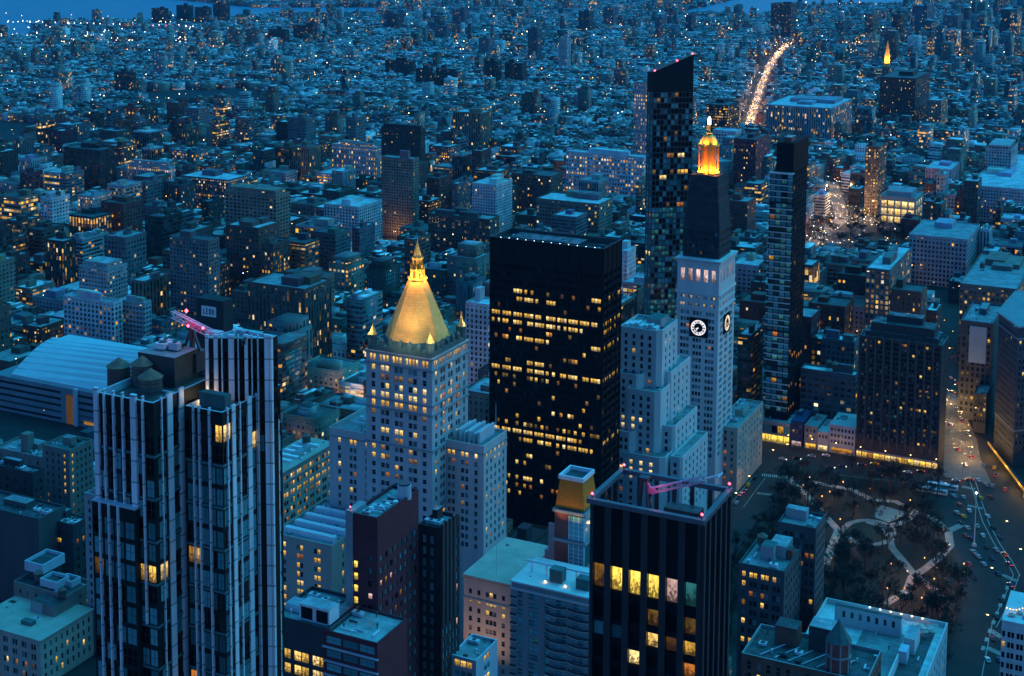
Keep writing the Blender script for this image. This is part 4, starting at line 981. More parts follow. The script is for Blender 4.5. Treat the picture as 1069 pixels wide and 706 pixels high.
# ------------------------------------------------------------------ the stepped white office building at the tower's foot
def stepped_building():
    bl = [((690, 346), 690, 647, 706, '_w_w_w_w_', '_w_w_w_'), ((669, 392), 684, 645, 676, '_w_w_', '_w_'), ((688, 410), 681, 655, 712, '_w_w_w_', '_w_w_'), ((700, 389), 697, 688, 721, '_w_', '_w_w_w_w_'),
          ((704, 446), 687, 690, 728, '_w_', '_w_w_w_w_w_'), ((661, 452), 676, 640, 672, '_w_w_w_', '_w_'), ((693, 479), 673.5, 640, 706, '_w_w_w_w_', '_w_w_'), ((712, 478), 680, 700, 739, '_w_', '_w_w_w_w_w_w_')]
    fs = [foot(p[0], p[1], xl, xr, v=v) for p, v, xl, xr, _, _ in bl]
    t = Thing('stepped_office_building', 'pale stone office block with stepped setbacks at the foot of the clock tower', 'office building', fs[0][0] + 12, 700)
    for (f, (_, _, _, _, pn, pw)) in zip(fs, bl):
        u0, u1, v0, v1, z = f; b = t.mb(); ch = min(2.5, (u1 - u0) * .2, (v1 - v0) * .3)
        poly = [(u0, v0), (u1 - ch, v0), (u1, v0 + ch), (u1, max(v1, 716)), (u0, max(v1, 716))]
        for i in range(5):
            wall(b, poly[i], poly[(i + 1) % 5], 0, z, t.wins if i in (0, 2) else None, 'N' if i == 0 else 'W', pat=pn if i == 0 else pw, ww=1.7, wh=2.3, floor=3.9, top=3.4, ins=.4, zmin=max(20, z - 62))
        w_ = b.part('setback', white_stone); rooftop(t, poly, z + .01, roof_grey, white_stone, 1.2, w_)
    f = fs[0]; rg = random.Random(4)
    for k in range(7):
        m_ = t.mb(); x = f[0] + 2 + k * 2.6; m_.box(x, x + 1.9, f[2] + 2 + (k % 3), f[2] + 10, f[4] - 1.2, f[4] + .9 + .3 * (k % 3)); m_.part('skylight', white_metal)
    bulkhead(t, f[0] + 12, f[1] - 3, f[2] + 8, f[2] + 20, f[4] - 1.2, 5, concrete, copper)
    def lit(tg, row, col, nc):
        return rg.choice((2, 1, 2, 3)) if rg.random() < .13 else rg.choice((0, 8))
    def near(tg, row, col, nc): return lit(tg, row, col, nc)
    out = []
    for (c, d, n, w_, h_, row, col, nc, tg) in t.wins:
        x, y = pix(*c); mi = 8 if rg.random() < .7 else 0
        if 433 < y < 445 and x < 692 and rg.random() < .8: mi = 2
        elif 480 < y < 498 and x < 692 and rg.random() < .75: mi = 2
        elif 346 < y < 362 and 688 < x < 708 and rg.random() < .8: mi = 2
        elif rg.random() < .07: mi = rg.choice((1, 3, 4))
        out.append(mi)
    it = iter(out); set_windows(t, lambda *a: next(it), grey_stone, 100, 1)
    claim(min(f[0] for f in fs) - 2, max(f[1] for f in fs) + 1, 670, 740, 130)
stepped_building()

# ------------------------------------------------------------------ slim glass towers behind
def slanted_tower():
    y_ = 948.0
    def q(px, yy): return uv_of((px - CX) / F_PX * yy, yy)
    p0, p1, p2 = q(676.5, y_ + 4), q(683, y_ - 2), q(725, y_ + 2); p3, p4 = q(723.5, y_ + 30), q(678, y_ + 32)
    t = Thing('slanted_tower', 'dark glass tower with a slanting top and red roof lights behind the black slab', 'tower', p1[0] + 10, p1[1] + 14)
    zl = at_v(681, 76, p1[1])[1]; zr = at_v(725, 57, p2[1])[1]; zw = zl - 13
    poly = [p0, p1, p2, p3, p4]; b = t.mb()
    wall(b, p0, p1, 0, zw, t.wins, 'L', pat=2, ww=1.6, wh=2.9, floor=3.7, top=.4, ins=.2, zmin=60, edge=.2)
    wall(b, p1, p2, 0, zw, t.wins, 'N', pat=11, ww=2.1, wh=2.9, floor=3.7, top=.4, ins=.2, zmin=60, edge=.2)
    for i in (2, 3, 4): wall(b, poly[i], poly[(i + 1) % 5], 0, zw)
    b.part('wall', dark_metal)
    b = t.mb(); b.prism(poly, zw, zw, tops=[zl, zl + .6, zr, zr - 2, zl - 2]); b.part('slanted_crown', solid('crown_glass', (.008, .012, .016), rough=.5, var=.1, spec=.2))
    for (px, k) in ((681, 0), (707, .55), (721.5, .93)):
        u = p1[0] + (p2[0] - p1[0]) * k; v = p1[1] + (p2[1] - p1[1]) * k; beacon(t, u + .6, v + 1, zl + (zr - zl) * k, .75)
    rg = random.Random(9); out = []
    spots = [(692, 186, 6, 2), (713, 178, 7, 1), (712, 162, 6, 2), (700, 160, 4, 3), (697, 213, 5, 3), (709, 214, 5, 3), (679, 223, 4, 3), (689, 107, 3, 4), (705, 97, 3, 3), (677, 263, 5, 2)]
    for (c, d, n, w_, h_, row, col, nc, tg) in t.wins:
        x, y = pix(*c); mi = rg.choice((8, 8, 9)) if y < 215 else rg.choice((9, 9, 8, 5))
        if tg == 'L': mi = 9
        for sx, sy, r_, kind in spots:
            if abs(x - sx) < r_ * .7 and abs(y - sy) < 3.2: mi = kind
        if rg.random() < .02: mi = 4
        out.append(mi)
    it = iter(out); set_windows(t, lambda *a: next(it), dark_metal, 100, 0)
    claim(p0[0] - 2, p2[0] + 9, p1[1] - 8, p3[1] + 3, zr)
slanted_tower()

def slim_tower():
    v0 = 872.0
    top = foot(829, 150, 811, 844.5, v=v0 + 2); low = foot(828.5, 182, 804, 842.7, v=v0)
    t = Thing('slim_tower', 'slim glass tower with white floor slabs and one black side, by the park', 'tower', (low[0] + low[1]) / 2, v0 + 15)
    b = t.mb(); P = rect(low[0], low[1], v0, low[3])
    z0 = at_v(828, 436, v0)[1]
    block(t, b, P, z0, low[4], pat=4, patw=6, ww=3.1, wh=2.7, floor=3.75, top=.6, ins=.25, edge=.2)
    for i in range(4): wall(b, P[i], P[(i + 1) % 4], 0, z0)
    b.part('wall', black_metal)
    k = 0; zz = low[4]
    while zz > z0:
        if k % 2 == 0 or random.random() < .6:
            s = t.mb(); s.box(low[0] - .7, low[1] - .3 * (k % 3), v0 - .9, v0 - .02, zz - .45, zz + .05); s.part('floor_slab', white_stone)
        zz -= 3.75; k += 1
    b = t.mb(); b.prism(rect(top[0], top[1], v0 + 2, top[3]), low[4], top[4]); b.part('dark_crown', black_metal)
    bulkhead(t, top[0] + 3, top[1] - 3, v0 + 7, v0 + 18, top[4], 3, dark_metal, roof_grey)
    r = t.mb(); r.box(low[0] - .3, low[1] + .3, v0 - .3, v0 + 2, low[4], low[4] + .4); r.part('terrace', white_stone)
    # podium with a bright band of windows
    pd = foot(825, 443, 786, 836, v=v0 - 8); wd = []
    b = t.mb(); PP = rect(pd[0], pd[1] , pd[2], v0 + 20); hold = t.wins; t.wins = wd
    gz = lambda y: at_v(825, y, v0 - 8)[1]
    wall(b, PP[0], PP[1], 0, pd[4], wd, 'P', pat=6, ww=5, ins=.4, edge=.3, rows=[(gz(465), gz(457), 0), (gz(455), gz(447), 1), (gz(483), gz(478), 2)])
    for i in (1, 2, 3): wall(b, PP[i], PP[(i + 1) % 4], 0, pd[4])
    pod = b.part('podium', grey_stone); rooftop(t, PP, pd[4] + .01, roof_pale, concrete, 1.0, pod)
    t.wins = hold + [(c, d, n, w_, h_, 200 + row, col, nc, tg) for (c, d, n, w_, h_, row, col, nc, tg) in wd]
    rg = random.Random(77); out = []
    for (c, d, n, w_, h_, row, col, nc, tg) in t.wins:
        x, y = pix(*c); mi = rg.choice((9, 9, 5, 0)) if tg == 'N' else 8
        if row == 200: mi = 6
        elif row == 201: mi = rg.choice((3, 8, 9))
        elif row == 202: mi = 2
        elif tg == 'N' and rg.random() < .03: mi = 3
        elif tg == 'W' and (abs(y - 370) < 3 or abs(y - 402) < 2 or abs(y - 425) < 3) and x < 836: mi = 3
        elif tg == 'W' and rg.random() < .02: mi = 4
        out.append(mi)
    it = iter(out); set_windows(t, lambda *a: next(it), white_metal, 100, 0)
    claim(pd[0] - 2, pd[1] + 2, v0 - 10, low[3] + 3, 190)
slim_tower()

# ------------------------------------------------------------------ foreground right: the black tower with the open roof
def open_roof_tower():
    u0, u1, v0, v1, z = foot(732.7, 544.4, 617, 761, v=291.0)
    t = Thing('open_roof_tower', 'black ribbed tower with open roof frame and red corner lights, nearest at centre right', 'tower', (u0 + u1) / 2, (v0 + v1) / 2)
    P = rect(u0, u1, v0, v1); b = t.mb(); L = u1 - u0
    g = lambda y: at_v(732, y, v0)[1]
    z1, z2 = g(611), g(640)
    rows = [(z2 + .6, z1, 0), (g(667), g(648), 1), (g(689), g(673), 2), (g(712), g(696), 3)]; zz = g(718)
    k = 4
    while zz > 120: rows.append((zz - 4.2, zz, k)); zz -= 5.0; k += 1
    wall(b, P[0], P[1], 0, z - 9, t.wins, 'N', pat=6, ww=L / 6 - 1.5, ins=.9, edge=.0, rows=rows)
    wall(b, P[1], P[2], 0, z - 9, t.wins, 'W', pat=5, ww=2.4, ins=.6, edge=.3, wh=4.0, floor=5.0, top=6, zmin=110)
    for i in (2, 3): wall(b, P[i], P[(i + 1) % 4], 0, z - 9)
    b.part('wall', black_metal)
    b = t.mb(); b.quad([(*p, z - 9.02) for p in P]); b.part('roof', roof_tar)
    for i in range(7):
        x = u0 + L * i / 6; m_ = t.mb(); m_.box(max(u0, x - .8), min(u1, x + .8), v0 - .5, v0 + .3, 0, z); m_.part('pilaster', solid('pilaster_metal', (.03, .034, .04), rough=.4, var=.1, spec=.5))
        if 0 < i < 6: m_ = t.mb(); m_.box(x - .5, x + .5, v1 - .5, v1, z - 9, z - .6); m_.part('pilaster', dark_metal)
    for i in range(6):
        y = v0 + (v1 - v0) * i / 5; y = min(max(y, v0 + .5), v1 - .5); m_ = t.mb(); m_.box(u1 - .3, u1 + .8, y - .5, y + .5, 0, z); m_.part('pilaster', MATS['pilaster_metal'])
        if 0 < i < 5: m_ = t.mb(); m_.box(u0, u0 + .5, y - .5, y + .5, z - 9, z - .6); m_.part('pilaster', dark_metal)
    m_ = t.mb(); m_.box(u0, u1, v0 - .1, v0 + .02, z - 9.01, z - .6); m_.part('screen_wall', black_metal)
    m_ = t.mb(); e = .8
    m_.box(u0 - e, u1 + e, v0 - e, v0 + .4, z - .6, z + .5); m_.box(u0 - e, u1 + e, v1 - .4, v1 + e, z - .6, z + .5); m_.box(u0 - e, u0 + .4, v0 + .401, v1 - .401, z - .6, z + .5); m_.box(u1 - .4, u1 + e, v0 + .401, v1 - .401, z - .6, z + .5)
    m_.part('roof_frame', solid('frame_metal', (.1, .12, .14), rough=.5, var=.15))
    for (x, y) in ((u0 + .3, v0), (u1, v0), (u1 + .1, v1), (u0 + .3, v1)): beacon(t, x, y, z + .5, .36)
    rg = random.Random(14)
    roof_units(t, u0 + 9, u1 - 7, v0 + 4, v1 - 4, z - 9, 9, rg)
    for k in range(3):
        c = t.mb(); x = u0 + 11 + k * 3.8; c.cyl(x, v0 + 6.5 + k, z - 9, z - 5.4, 1.5, 1.5, 14); c.cyl(x, v0 + 6.5 + k, z - 5.4, z - 5.0, 1.2, 1.2, 14); c.part('fan_drum', pale_metal)
    bulkhead(t, u1 - 6, u1 - 1.5, v0 + 3, v0 + 10, z - 9, 4, black_metal, roof_tar); bulkhead(t, u0 + 13, u1 - 5, v1 - 7, v1 - 3, z - 9, 5, dark_metal, roof_tar)
    def lit(tg, row, col, nc):
        if tg == 'N':
            if row == 0: return (4, 6, 6, 6, 7, 5)[col]
            if row == 1: return {3: 4, 5: 4}.get(col, 8)
            if row == 2: return {3: 2, 5: 1, 4: 4, 0: 9, 1: 9}.get(col, 8)
            if row == 3: return {2: 2, 5: 3}.get(col, 8)
            return 8
        return 4 if rg.random() < .05 else 8
    set_windows(t, lit, black_metal, 100, 0, glass=8)
    claim(u0 - 3, u1 + 3, v0 - 3, v1 + 3, z)
    # the roof crane, a machine of its own
    c = Thing('roof_crane', 'pink and white window cleaning crane lying across the open roof of the black tower', 'crane', u0 + 9, v0 + 11)
    def pt(px, py, dv): u, zz = at_v(px, py, v0 + dv); return (u, v0 + dv, zz)
    base, ja, jb, jc = pt(672, 520, 10), pt(681, 512, 10), pt(736, 500, 11), pt(752, 496, 11.5)
    b = c.mb(); top = pt(673, 501, 10)
    for dx in (-1.6, 1.6):
        for dy in (-1.4, 1.4): b.beam((base[0] + dx, base[1] + dy, z - 9), (top[0] + dx * .4, top[1] + dy * .4, top[2]), .35)
    b.box(top[0] - 1.1, top[0] + 1.1, top[1] - 1, top[1] + 1, top[2], top[2] + .8); b.part('mast', dark_metal)
    b = c.mb(); b.beam(top, ja, .5); b.box(ja[0] - .8, ja[0] + .6, ja[1] - .6, ja[1] + .6, ja[2] - .7, ja[2] + .7); b.part('winch', pink_paint)
    b = c.mb(); b.lattice(ja, jb, .8, 1.3, 12); b.part('jib', solid('pink_white', (.5, .32, .42), var=.3, scale=.6))
    b = c.mb(); b.beam(jb, jc, .35); q = jc; b.beam((q[0], q[1] - 1.6, q[2]), (q[0], q[1] + 1.6, q[2]), .25); b.beam((q[0] - 1, q[1], q[2] - .8), q, .25); b.part('jib_head', white_metal)
    ld = bpy.data.lights.new('pink_light', 'POINT'); ld.energy = 160 * LAMPS; ld.color = (1, .15, .45); lo = bpy.data.objects.new('pink_light', ld); COL.objects.link(lo); lo.parent = c.root; lo.location = (ja[0] - c.u + 2, ja[1] - c.v - 2.5, ja[2] + 2.2)
open_roof_tower()

# ------------------------------------------------------------------ masonry blocks of the foreground
def masonry(name, label, cat, corner, xl, xr, v, mat, pat, patw, ww=1.4, wh=2.1, floor=3.7, top=3.0, zmin=20, lit=None, roof=None, seed=1, own=60, frame=None, bars=1, edge=.8, gap=.3, ins=.35, depth=None, para=1.2, cornice=None, extra=None, units=3, tank=0, bulk=1, group=None, glass=0, faces=(0, 1)):
    u0, u1, v0, v1, z = foot(corner[0], corner[1], xl, xr, v=v)
    if depth: v1 = v0 + depth
    t = Thing(name, label, cat, (u0 + u1) / 2, (v0 + v1) / 2, group); b = t.mb(); P = rect(u0, u1, v0, v1)
    block(t, b, P, 0, z, faces=faces, pat=pat, patw=patw, ww=ww, wh=wh, floor=floor, top=top, zmin=zmin, edge=edge, gap=gap, ins=ins)
    b.part('wall', mat)
    rooftop(t, P, z + .01, roof or roof_grey, mat, para)
    if cornice:
        for (dz, e, mt_) in cornice:
            c = t.mb(); c.box(u0 - .01, u1 + e, v0 - e, v1 + .01, z - dz - .3, z - dz + .3); c.part('cornice', mt_)
    rg = random.Random(seed)
    for k in range(bulk):
        a = rg.uniform(.15, .5); h = rg.uniform(2.5, 4.5); w_, d_ = (u1 - u0) * rg.uniform(.2, .35), (v1 - v0) * rg.uniform(.2, .35)
        bulkhead(t, u0 + (u1 - u0) * a, u0 + (u1 - u0) * a + w_, v0 + (v1 - v0) * .45, v0 + (v1 - v0) * .45 + d_, z - para, h, mat, roof_grey)
    if units: roof_units(t, u0 + 2, u1 - 2, v0 + 2, v1 - 2, z - para, units, rg)
    for k in range(tank): water_tank(t, u0 + (u1 - u0) * (.25 + .4 * k), v1 - 4 - 2 * k, z - para, 2.0, 3.6)
    if extra: extra(t, u0, u1, v0, v1, z, rg)
    if t.wins: set_windows(t, lit or lit_random(.12, seed=seed), frame or dark_metal, own, bars, glass)
    claim(u0 - 2, u1 + 2, v0 - 3, v1 + 1, z); return t

def maroon_extra(t, u0, u1, v0, v1, z, rg):
    s = t.mb(); s.box(u0 - 1.6, u0 + .9, v0 - .5, v0 + 8, 0, z + .6); s.part('stair_shaft', concrete)
    g = lambda y: at_v(376, y, v0)[1]
    for k in range(7):
        zz = g(590 + k * 12.5); x = u0 + 1.9; o = bpy.data.objects.new('stair_window', pane_mesh(1.3, 2.2, 6 if k < 5 else 3, dark_metal, 1)); COL.objects.link(o); o.parent = t.root; o.location = (x - t.u, v0 - .03 - t.v, zz)
    c = t.mb(); c.cyl(u0 + 8.0, v1 - 6, z - 1.2, z + 3.4, 2.3, 2.3, 16); c.cyl(u0 + 8.0, v1 - 6, z + 3.4, z + 4.0, 2.0, 2.0, 16, 1); c.part('cooling_tower', [pale_metal, dark_metal])
    for k in range(4):
        m_ = t.mb(); m_.cyl(u0 + 4 + k * 1.5, v0 + 6 + k * 2.5, z - 1.2, z + .4, .8, .8, 10); m_.beam((u0 + 3 + k, v0 + 5 + k * 2, z - .6), (u0 + 8, v0 + 6 + k * 2, z - .6), .35); m_.part('roof_pipe', white_metal)
    beacon(t, u0 - .4, v0 + .4, z + .6, .3)
mg = random.Random(40)
def maroon_lit(tg, row, col, nc):
    if tg == 'N': return {1: 9, 3: 7}.get(row, 9 if mg.random() < .5 else 8)
    if row == 2 and col < 4: return (7, 3, 7, 9)[col]
    return 4 if mg.random() < .02 else (9 if mg.random() < .75 else 8)
MAROON = masonry('maroon_tower', 'dark maroon brick tower with a concrete stair strip of yellow windows', 'tower', (394, 541), 366, 437, 371.0, maroon_brick, '___w_', '_w_w_w_w_w_w_w_w_', ww=1.5, wh=1.9, floor=4.1, top=13, zmin=60, lit=maroon_lit, seed=4, own=100, extra=maroon_extra, bulk=0, units=2)
masonry('dark_ribbed_tower', 'dark brick tower with ribbed corner and notched parapet behind the maroon tower', 'tower', (461, 552), 437, 480, 398.0, solid('near_black_brick', (.035, .028, .032), var=.2, scale=.2), '_w_w__', '_w_w_w_w_w_', ww=1.3, wh=2.6, floor=4.0, top=3.4, zmin=60,
        lit=lit_random(.05, (3, 1, 7), (2, 1, 1), 8, 9), seed=8, own=80, units=2, bulk=1, extra=lambda t, u0, u1, v0, v1, z, rg: [(lambda m_: m_.part('merlon', dark_metal))(t.mb().box(u1 - .5, u1 + .3, v0 + .4 + i * 2.6, v0 + 1.6 + i * 2.6, z - 34, z + 1.3)) for i in range(int((v1 - v0) / 2.6))])
masonry('maroon_block', 'lower maroon brick block with a flat pale roof in front of the maroon tower', 'apartment block', (394, 672), 337, 425, 352.0, maroon_brick, 3, None, ww=6.5, wh=2.4, floor=4.4, top=1.6, zmin=70, lit=lit_random(.0, seed=3, glass=9), own=30, bars=2, units=1, bulk=0, roof=roof_pale, faces=(0,), para=.8,
        extra=lambda t, u0, u1, v0, v1, z, rg: [(lambda m_: m_.part('balcony_edge', pale_metal))(t.mb().box(u0, u1 + .4, v0 - .6, v0 - .01, z - 5.3 - 4.4 * i, z - 4.9 - 4.4 * i)) for i in range(4)])
def studio_extra(t, u0, u1, v0, v1, z, rg):
    for k in range(2):
        m_ = t.mb(); x = u0 + 8.5 + k * 5.6; m_.box(x, x + 5.5, v0 + 2.5, v0 + 8, z - .8, z + 4.4, 0, 1); o = m_.part('roof_pavilion', [white_metal, roof_pale])
        m_ = t.mb(); m_.box(x + .7, x + 4.9, v0 + 2.44, v0 + 2.6, z - .2, z + 3.6); m_.part('pavilion_door', black_metal, o)
    m_ = t.mb()
    for k in range(6): m_.box(u0 + 1 + k * .9, u0 + 1.5 + k * .9, v0 + 6, v0 + 11, z + .6, z + 1.3)
    m_.box(u0 + .7, u0 + 6.4, v0 + 5.8, v0 + 11.2, z - 1, z + .6); m_.part('cooling_unit', pale_metal)
masonry('glass_front_block', 'dark office block with yellow lit windows and two white roof pavilions', 'office block', (345, 657), 284, 368, 352.5, solid('dark_front', (.05, .055, .065), rough=.5, var=.15), '_w.w_w.w_w.w_', '_w_w_w_', ww=2.6, wh=3.2, floor=4.6, top=10, zmin=90, gap=.2, lit=lambda tg, r, c, n: (2, 1)[c % 2] if r < 3 and c > 0 else 8, own=40, bars=2, units=3, bulk=0, roof=roof_grey, extra=studio_extra, depth=22)
# lit old loft building left of the pyramid tower
def loft_lit(tg, row, col, nc):
    r = lg.random()
    if row in (2,): return 1 if r < .9 else 3
    if row in (0,): return 2 if r < .45 else (3 if r < .75 else 0)
    return (1 if r < .25 else 3 if r < .5 else 0) if row < 6 else (4 if r < .3 else 0)
lg = random.Random(52)
def loft_extra(t, u0, u1, v0, v1, z, rg):
    for k in range(5):
        m_ = t.mb(); m_.box(u0 + 3, u1 - 3, v0 + 12 + k * 6, v0 + 14 + k * 6, z - 1, z + 1.4, 0); m_.part('skylight', white_metal)
    water_tank(t, u0 + 7, v0 + 38, z - 1, 2.2, 3.8)
masonry('old_loft_building', 'brown stone loft building with bands of yellow windows left of the pyramid tower', 'loft building', (294, 494), 262, 349, 560.0, tan_stone, '_w.w_w.w_', '_w.w_w.w_w.w_w.w_w.w_w.w_w.w_w.w_', ww=1.7, wh=2.4, floor=4.2, top=3.0, lit=loft_lit, own=100, roof=roof_pale, cornice=[(5.3, .6, tan_stone), (0, .8, tan_stone)], extra=loft_extra, units=4, bulk=1, seed=52, zmin=8)
masonry('low_lit_block', 'low tan building with warm corner windows under long white roof vents', 'office building', (346, 570), 284, 352, 500.0, tan_stone, '_w_w.w_w.w_', None, ww=1.5, wh=2.3, floor=4.0, top=3, lit=lit_random(.55, (1, 2, 3), (3, 1, 1), 61), own=60, roof=roof_grey, depth=42, bulk=0, units=2, zmin=8,
        extra=lambda t, u0, u1, v0, v1, z, rg: [(lambda m_: m_.part('roof_vent', white_metal))(t.mb().box(u0 + 3, u1 - 2, v0 + 5 + k * 8, v0 + 7.6 + k * 8, z - 1.2, z + 1.2)) for k in range(4)])
# beige corner building, lit from the street, with a dark light well
def beige_extra(t, u0, u1, v0, v1, z, rg):
    m_ = t.mb(); a, c, e, f_ = u0 + 7.5, u0 + 14.5, v0 + 8, v0 + 21
    m_.quad([(*p, z - 1.15) for p in rect(a, c, e, f_)]); m_.part('light_well_shade', solid('well_shade', (.008, .008, .009), var=.1))  # flat dark sheet stands in for the shade down the well
    for bx in ((a - .4, c + .4, e - .4, e), (a - .4, c + .4, f_, f_ + .4), (a - .4, a, e, f_), (c, c + .4, e, f_)): m_ = t.mb(); m_.box(*bx, z - 1.2, z - .3); m_.part('kerb', white_metal)
    for k in range(26):
        x = u0 + .3 + k * (u1 - u0 - .6) / 25; m_ = t.mb(); m_.box(x - .2, x + .2, v0 - 1.0, v0 - .02, z - 1.0, z - .3); m_.part('bracket', tan_stone)
    m_ = t.mb(); m_.cyl(u0 + 12, v0 + 5, z - 1, z + 13, .15, .08, 6); m_.part('flagpole', white_metal)
    for x in (u0 + 4, u1 - 6): flood(t, (x, v0 - 16, 32), (x, v0, z - 10), 5200 * LAMPS, (1, .55, .28), R(100))
masonry('beige_corner_building', 'beige stone building lit from below with a pale roof and dark roof well', 'office building', (533, 610), 484, 575, 481.0, tan_stone, '_w_w_w.w.w_w_', '_w_w_w_w_w_w_', ww=1.35, wh=2.0, floor=3.75, top=5.5, lit=lit_random(.22, (1, 2, 3), (3, 2, 1), 71, 0, {1: .9}), own=100, roof=roof_pale, cornice=[(0, 1.0, tan_stone), (9.6, .3, tan_stone)], extra=beige_extra, bulk=0, units=1, zmin=12)
# apartment house with rounded balconies
def balcony_house():
    u0, u1, v0, v1, z = foot(616, 625, 534, 640, v=455.0)
    t = Thing('balcony_house', 'grey apartment house with stacked rounded balconies and a white roof band', 'apartment block', (u0 + u1) / 2, (v0 + v1) / 2)
    b = t.mb(); P = rect(u0, u1, v0, v1)
    block(t, b, P, 0, z, pat='_w_ww_w_w.w_w.w_', patw='_w_w_w_w_', ww=1.9, wh=2.2, floor=3.3, top=3.4, ins=.3, zmin=20, gap=.3); b.part('wall', grey_stone)
    rooftop(t, P, z + .01, roof_pale, white_metal, 1.0)
    for dz in (0.0, 2.6):
        c = t.mb(); c.box(u0 - .3, u1 + .5, v0 - .5, v1, z - dz - .3, z - dz + .35); c.part('cornice', white_stone)
    k = 0; zz = z - 5.9
    L = u1 - u0
    while zz > z - 58:
        for (a, c_, rnd) in ((0.0, .09, 0), (.46, .72, 1), (.74, 1.0, 1)):
            xa, xb = u0 + L * a, u0 + L * c_; pl = [(xa, v0 - .01)]; n = 8
            for i in range(n + 1):
                f = i / n; dep = 1.0 + (.8 * math.sin(math.pi * f) if rnd else .3); pl.append((xa + (xb - xa) * f, v0 - dep))
            pl.append((xb, v0 - .01)); m_ = t.mb(); m_.prism(pl, zz - .12, zz + .12, bottom=True); o = m_.part('balcony', white_stone)
            r = t.mb()
            for i in range(1, n + 1): r.quad([(*pl[i], zz + .12), (*pl[i + 1], zz + .12), (*pl[i + 1], zz + 1.05), (*pl[i], zz + 1.05)])
            r.part('railing', dark_metal, o)
        zz -= 3.3; k += 1
    for k in range(5):
        m_ = t.mb(); x = u0 + 4 + k * 6; m_.box(x - .3, x + .3, v0 + 9, v0 + 9.6, z - 1, z + 4.2); m_.box(x - 3, x + 3, v0 + 9, v0 + 9.5, z + 4.2, z + 4.9); m_.part('pergola', white_metal)
    m_ = t.mb(); m_.box(u0 + 13, u0 + 18, v0 + 5, v0 + 9, z - 1, z + 5.2); m_.part('bulkhead', copper); m_ = t.mb(); m_.box(u0 + 24, u0 + 29, v0 + 4, v0 + 8, z - 1, z + 4.4); m_.part('bulkhead', copper)
    for x in (12, 20): m_ = t.mb(); m_.blob((u0 + x, v0 + 3.5, z + .8), .4); m_.part('roof_lamp', warm_glow)
    set_windows(t, lit_random(.05, (1, 3, 5), (1, 1, 2), 81, 9), white_metal, 100, 1, 9); claim(u0 - 2, u1 + 2, v0 - 4, v1 + 2, z)
balcony_house()
def mansard_tower():
    u0, u1, v0, v1, z = foot(610, 536, 579, 624, v=486.0)
    t = Thing('mansard_tower', 'brick and glass tower with a rust tiled mansard roof and white top frame', 'apartment block', (u0 + u1) / 2, (v0 + v1) / 2); g = lambda y: at_v(610, y, v0)[1]
    b = t.mb(); P = rect(u0, u1, v0, v1); block(t, b, P, 0, z, pat=None, patw=None); b.part('wall', red_brick)
    for (ya, yb) in ((541, 566), (571, 592)):
        m_ = t.mb(); za, zb = g(yb), g(ya); m_.box(u0 + (u1 - u0) * .5, u1 + .35, v0 - .35, v0 + (v1 - v0) * .4, za, zb); o = m_.part('corner_window', MATS['teal_glass'])
        for f in (.5, .66, .83, 1.0): m_ = t.mb(); x = u0 + (u1 - u0) * f; m_.box(x - .12, x + .12 + (.4 if f == 1 else 0), v0 - .5, v0 - .3, za, zb); m_.part('mullion', white_metal, o)
        for k in range(1, 5): m_ = t.mb(); m_.box(u0 + (u1 - u0) * .5, u1 + .42, v0 - .44, v0 - .36, za + (zb - za) * k / 5 - .08, za + (zb - za) * k / 5 + .08); m_.part('mullion', white_metal, o)
    for y in (538, 568.5, 596): m_ = t.mb(); m_.box(u0 - .6, u1 + .9, v0 - .9, v1 + .6, g(y) - .5, g(y) + .5); m_.part('cornice', concrete)
    zt = g(506); q0 = rect(u0 + .2, u1 - .2, v0 + .2, v1 - .2); q1 = rect(u0 + 1.5, u1 - 1.5, v0 + 1.5, v1 - 1.5); m_ = t.mb()
    for i in range(4): j = (i + 1) % 4; m_.quad([(*q0[i], z + .5), (*q0[j], z + .5), (*q1[j], zt), (*q1[i], zt)])
    m_.part('mansard_roof', rust_tile)
    m_ = t.mb(); inner = parapet(m_, rect(u0 + 1.0, u1 - 1.0, v0 + 1.0, v1 - 1.0), zt, 1.6, .7); m_.prism(rect(u0 + 1.0, u1 - 1.0, v0 + 1.0, v1 - 1.0), zt, zt + 1.6, top=False); m_.part('top_frame', white_metal)
    m_ = t.mb(); m_.quad([(*p, zt + .02) for p in rect(u0 + 1.2, u1 - 1.2, v0 + 1.2, v1 - 1.2)]); m_.part('roof', roof_tar)
    for x in (u0 + 1, u1 - 1): flood(t, (x, v0 - 4.5, z - 5), ((u0 + u1) / 2, v0 + 2, z + 4), 800 * LAMPS, (1, .6, .16), R(90))
    flood(t, (u1 + 4.5, (v0 + v1) / 2, z - 5), (u1 - 2, (v0 + v1) / 2, z + 4), 800 * LAMPS, (1, .6, .16), R(90))
    # stepped copper terrace beside it
    m_ = t.mb(); m_.box(u0 - 5, u0 - .02, v0 + 2, v1, 0, g(585)); m_.box(u0 - 3, u0 - .03, v0 + 1, v0 + 1.98, 0, g(555)); m_.part('side_wing', grey_stone)
    claim(u0 - 6, u1 + 2, v0 - 3, v1 + 2, z)
mansard_tower()
masonry('glass_corner_block', 'small block with a lit glass corner stepping down beside the dark ribbed tower', 'office block', (497, 690), 470, 512, 405.0, pale_metal, '_w.w.w_', '_w.w_', ww=2.0, wh=2.2, floor=3.6, top=1.2, zmin=60, lit=lambda tg, r, c, n: 1 if r in (0,) else 2 if r == 2 else 9, own=20, roof=roof_grey, bulk=0, units=1, depth=16)
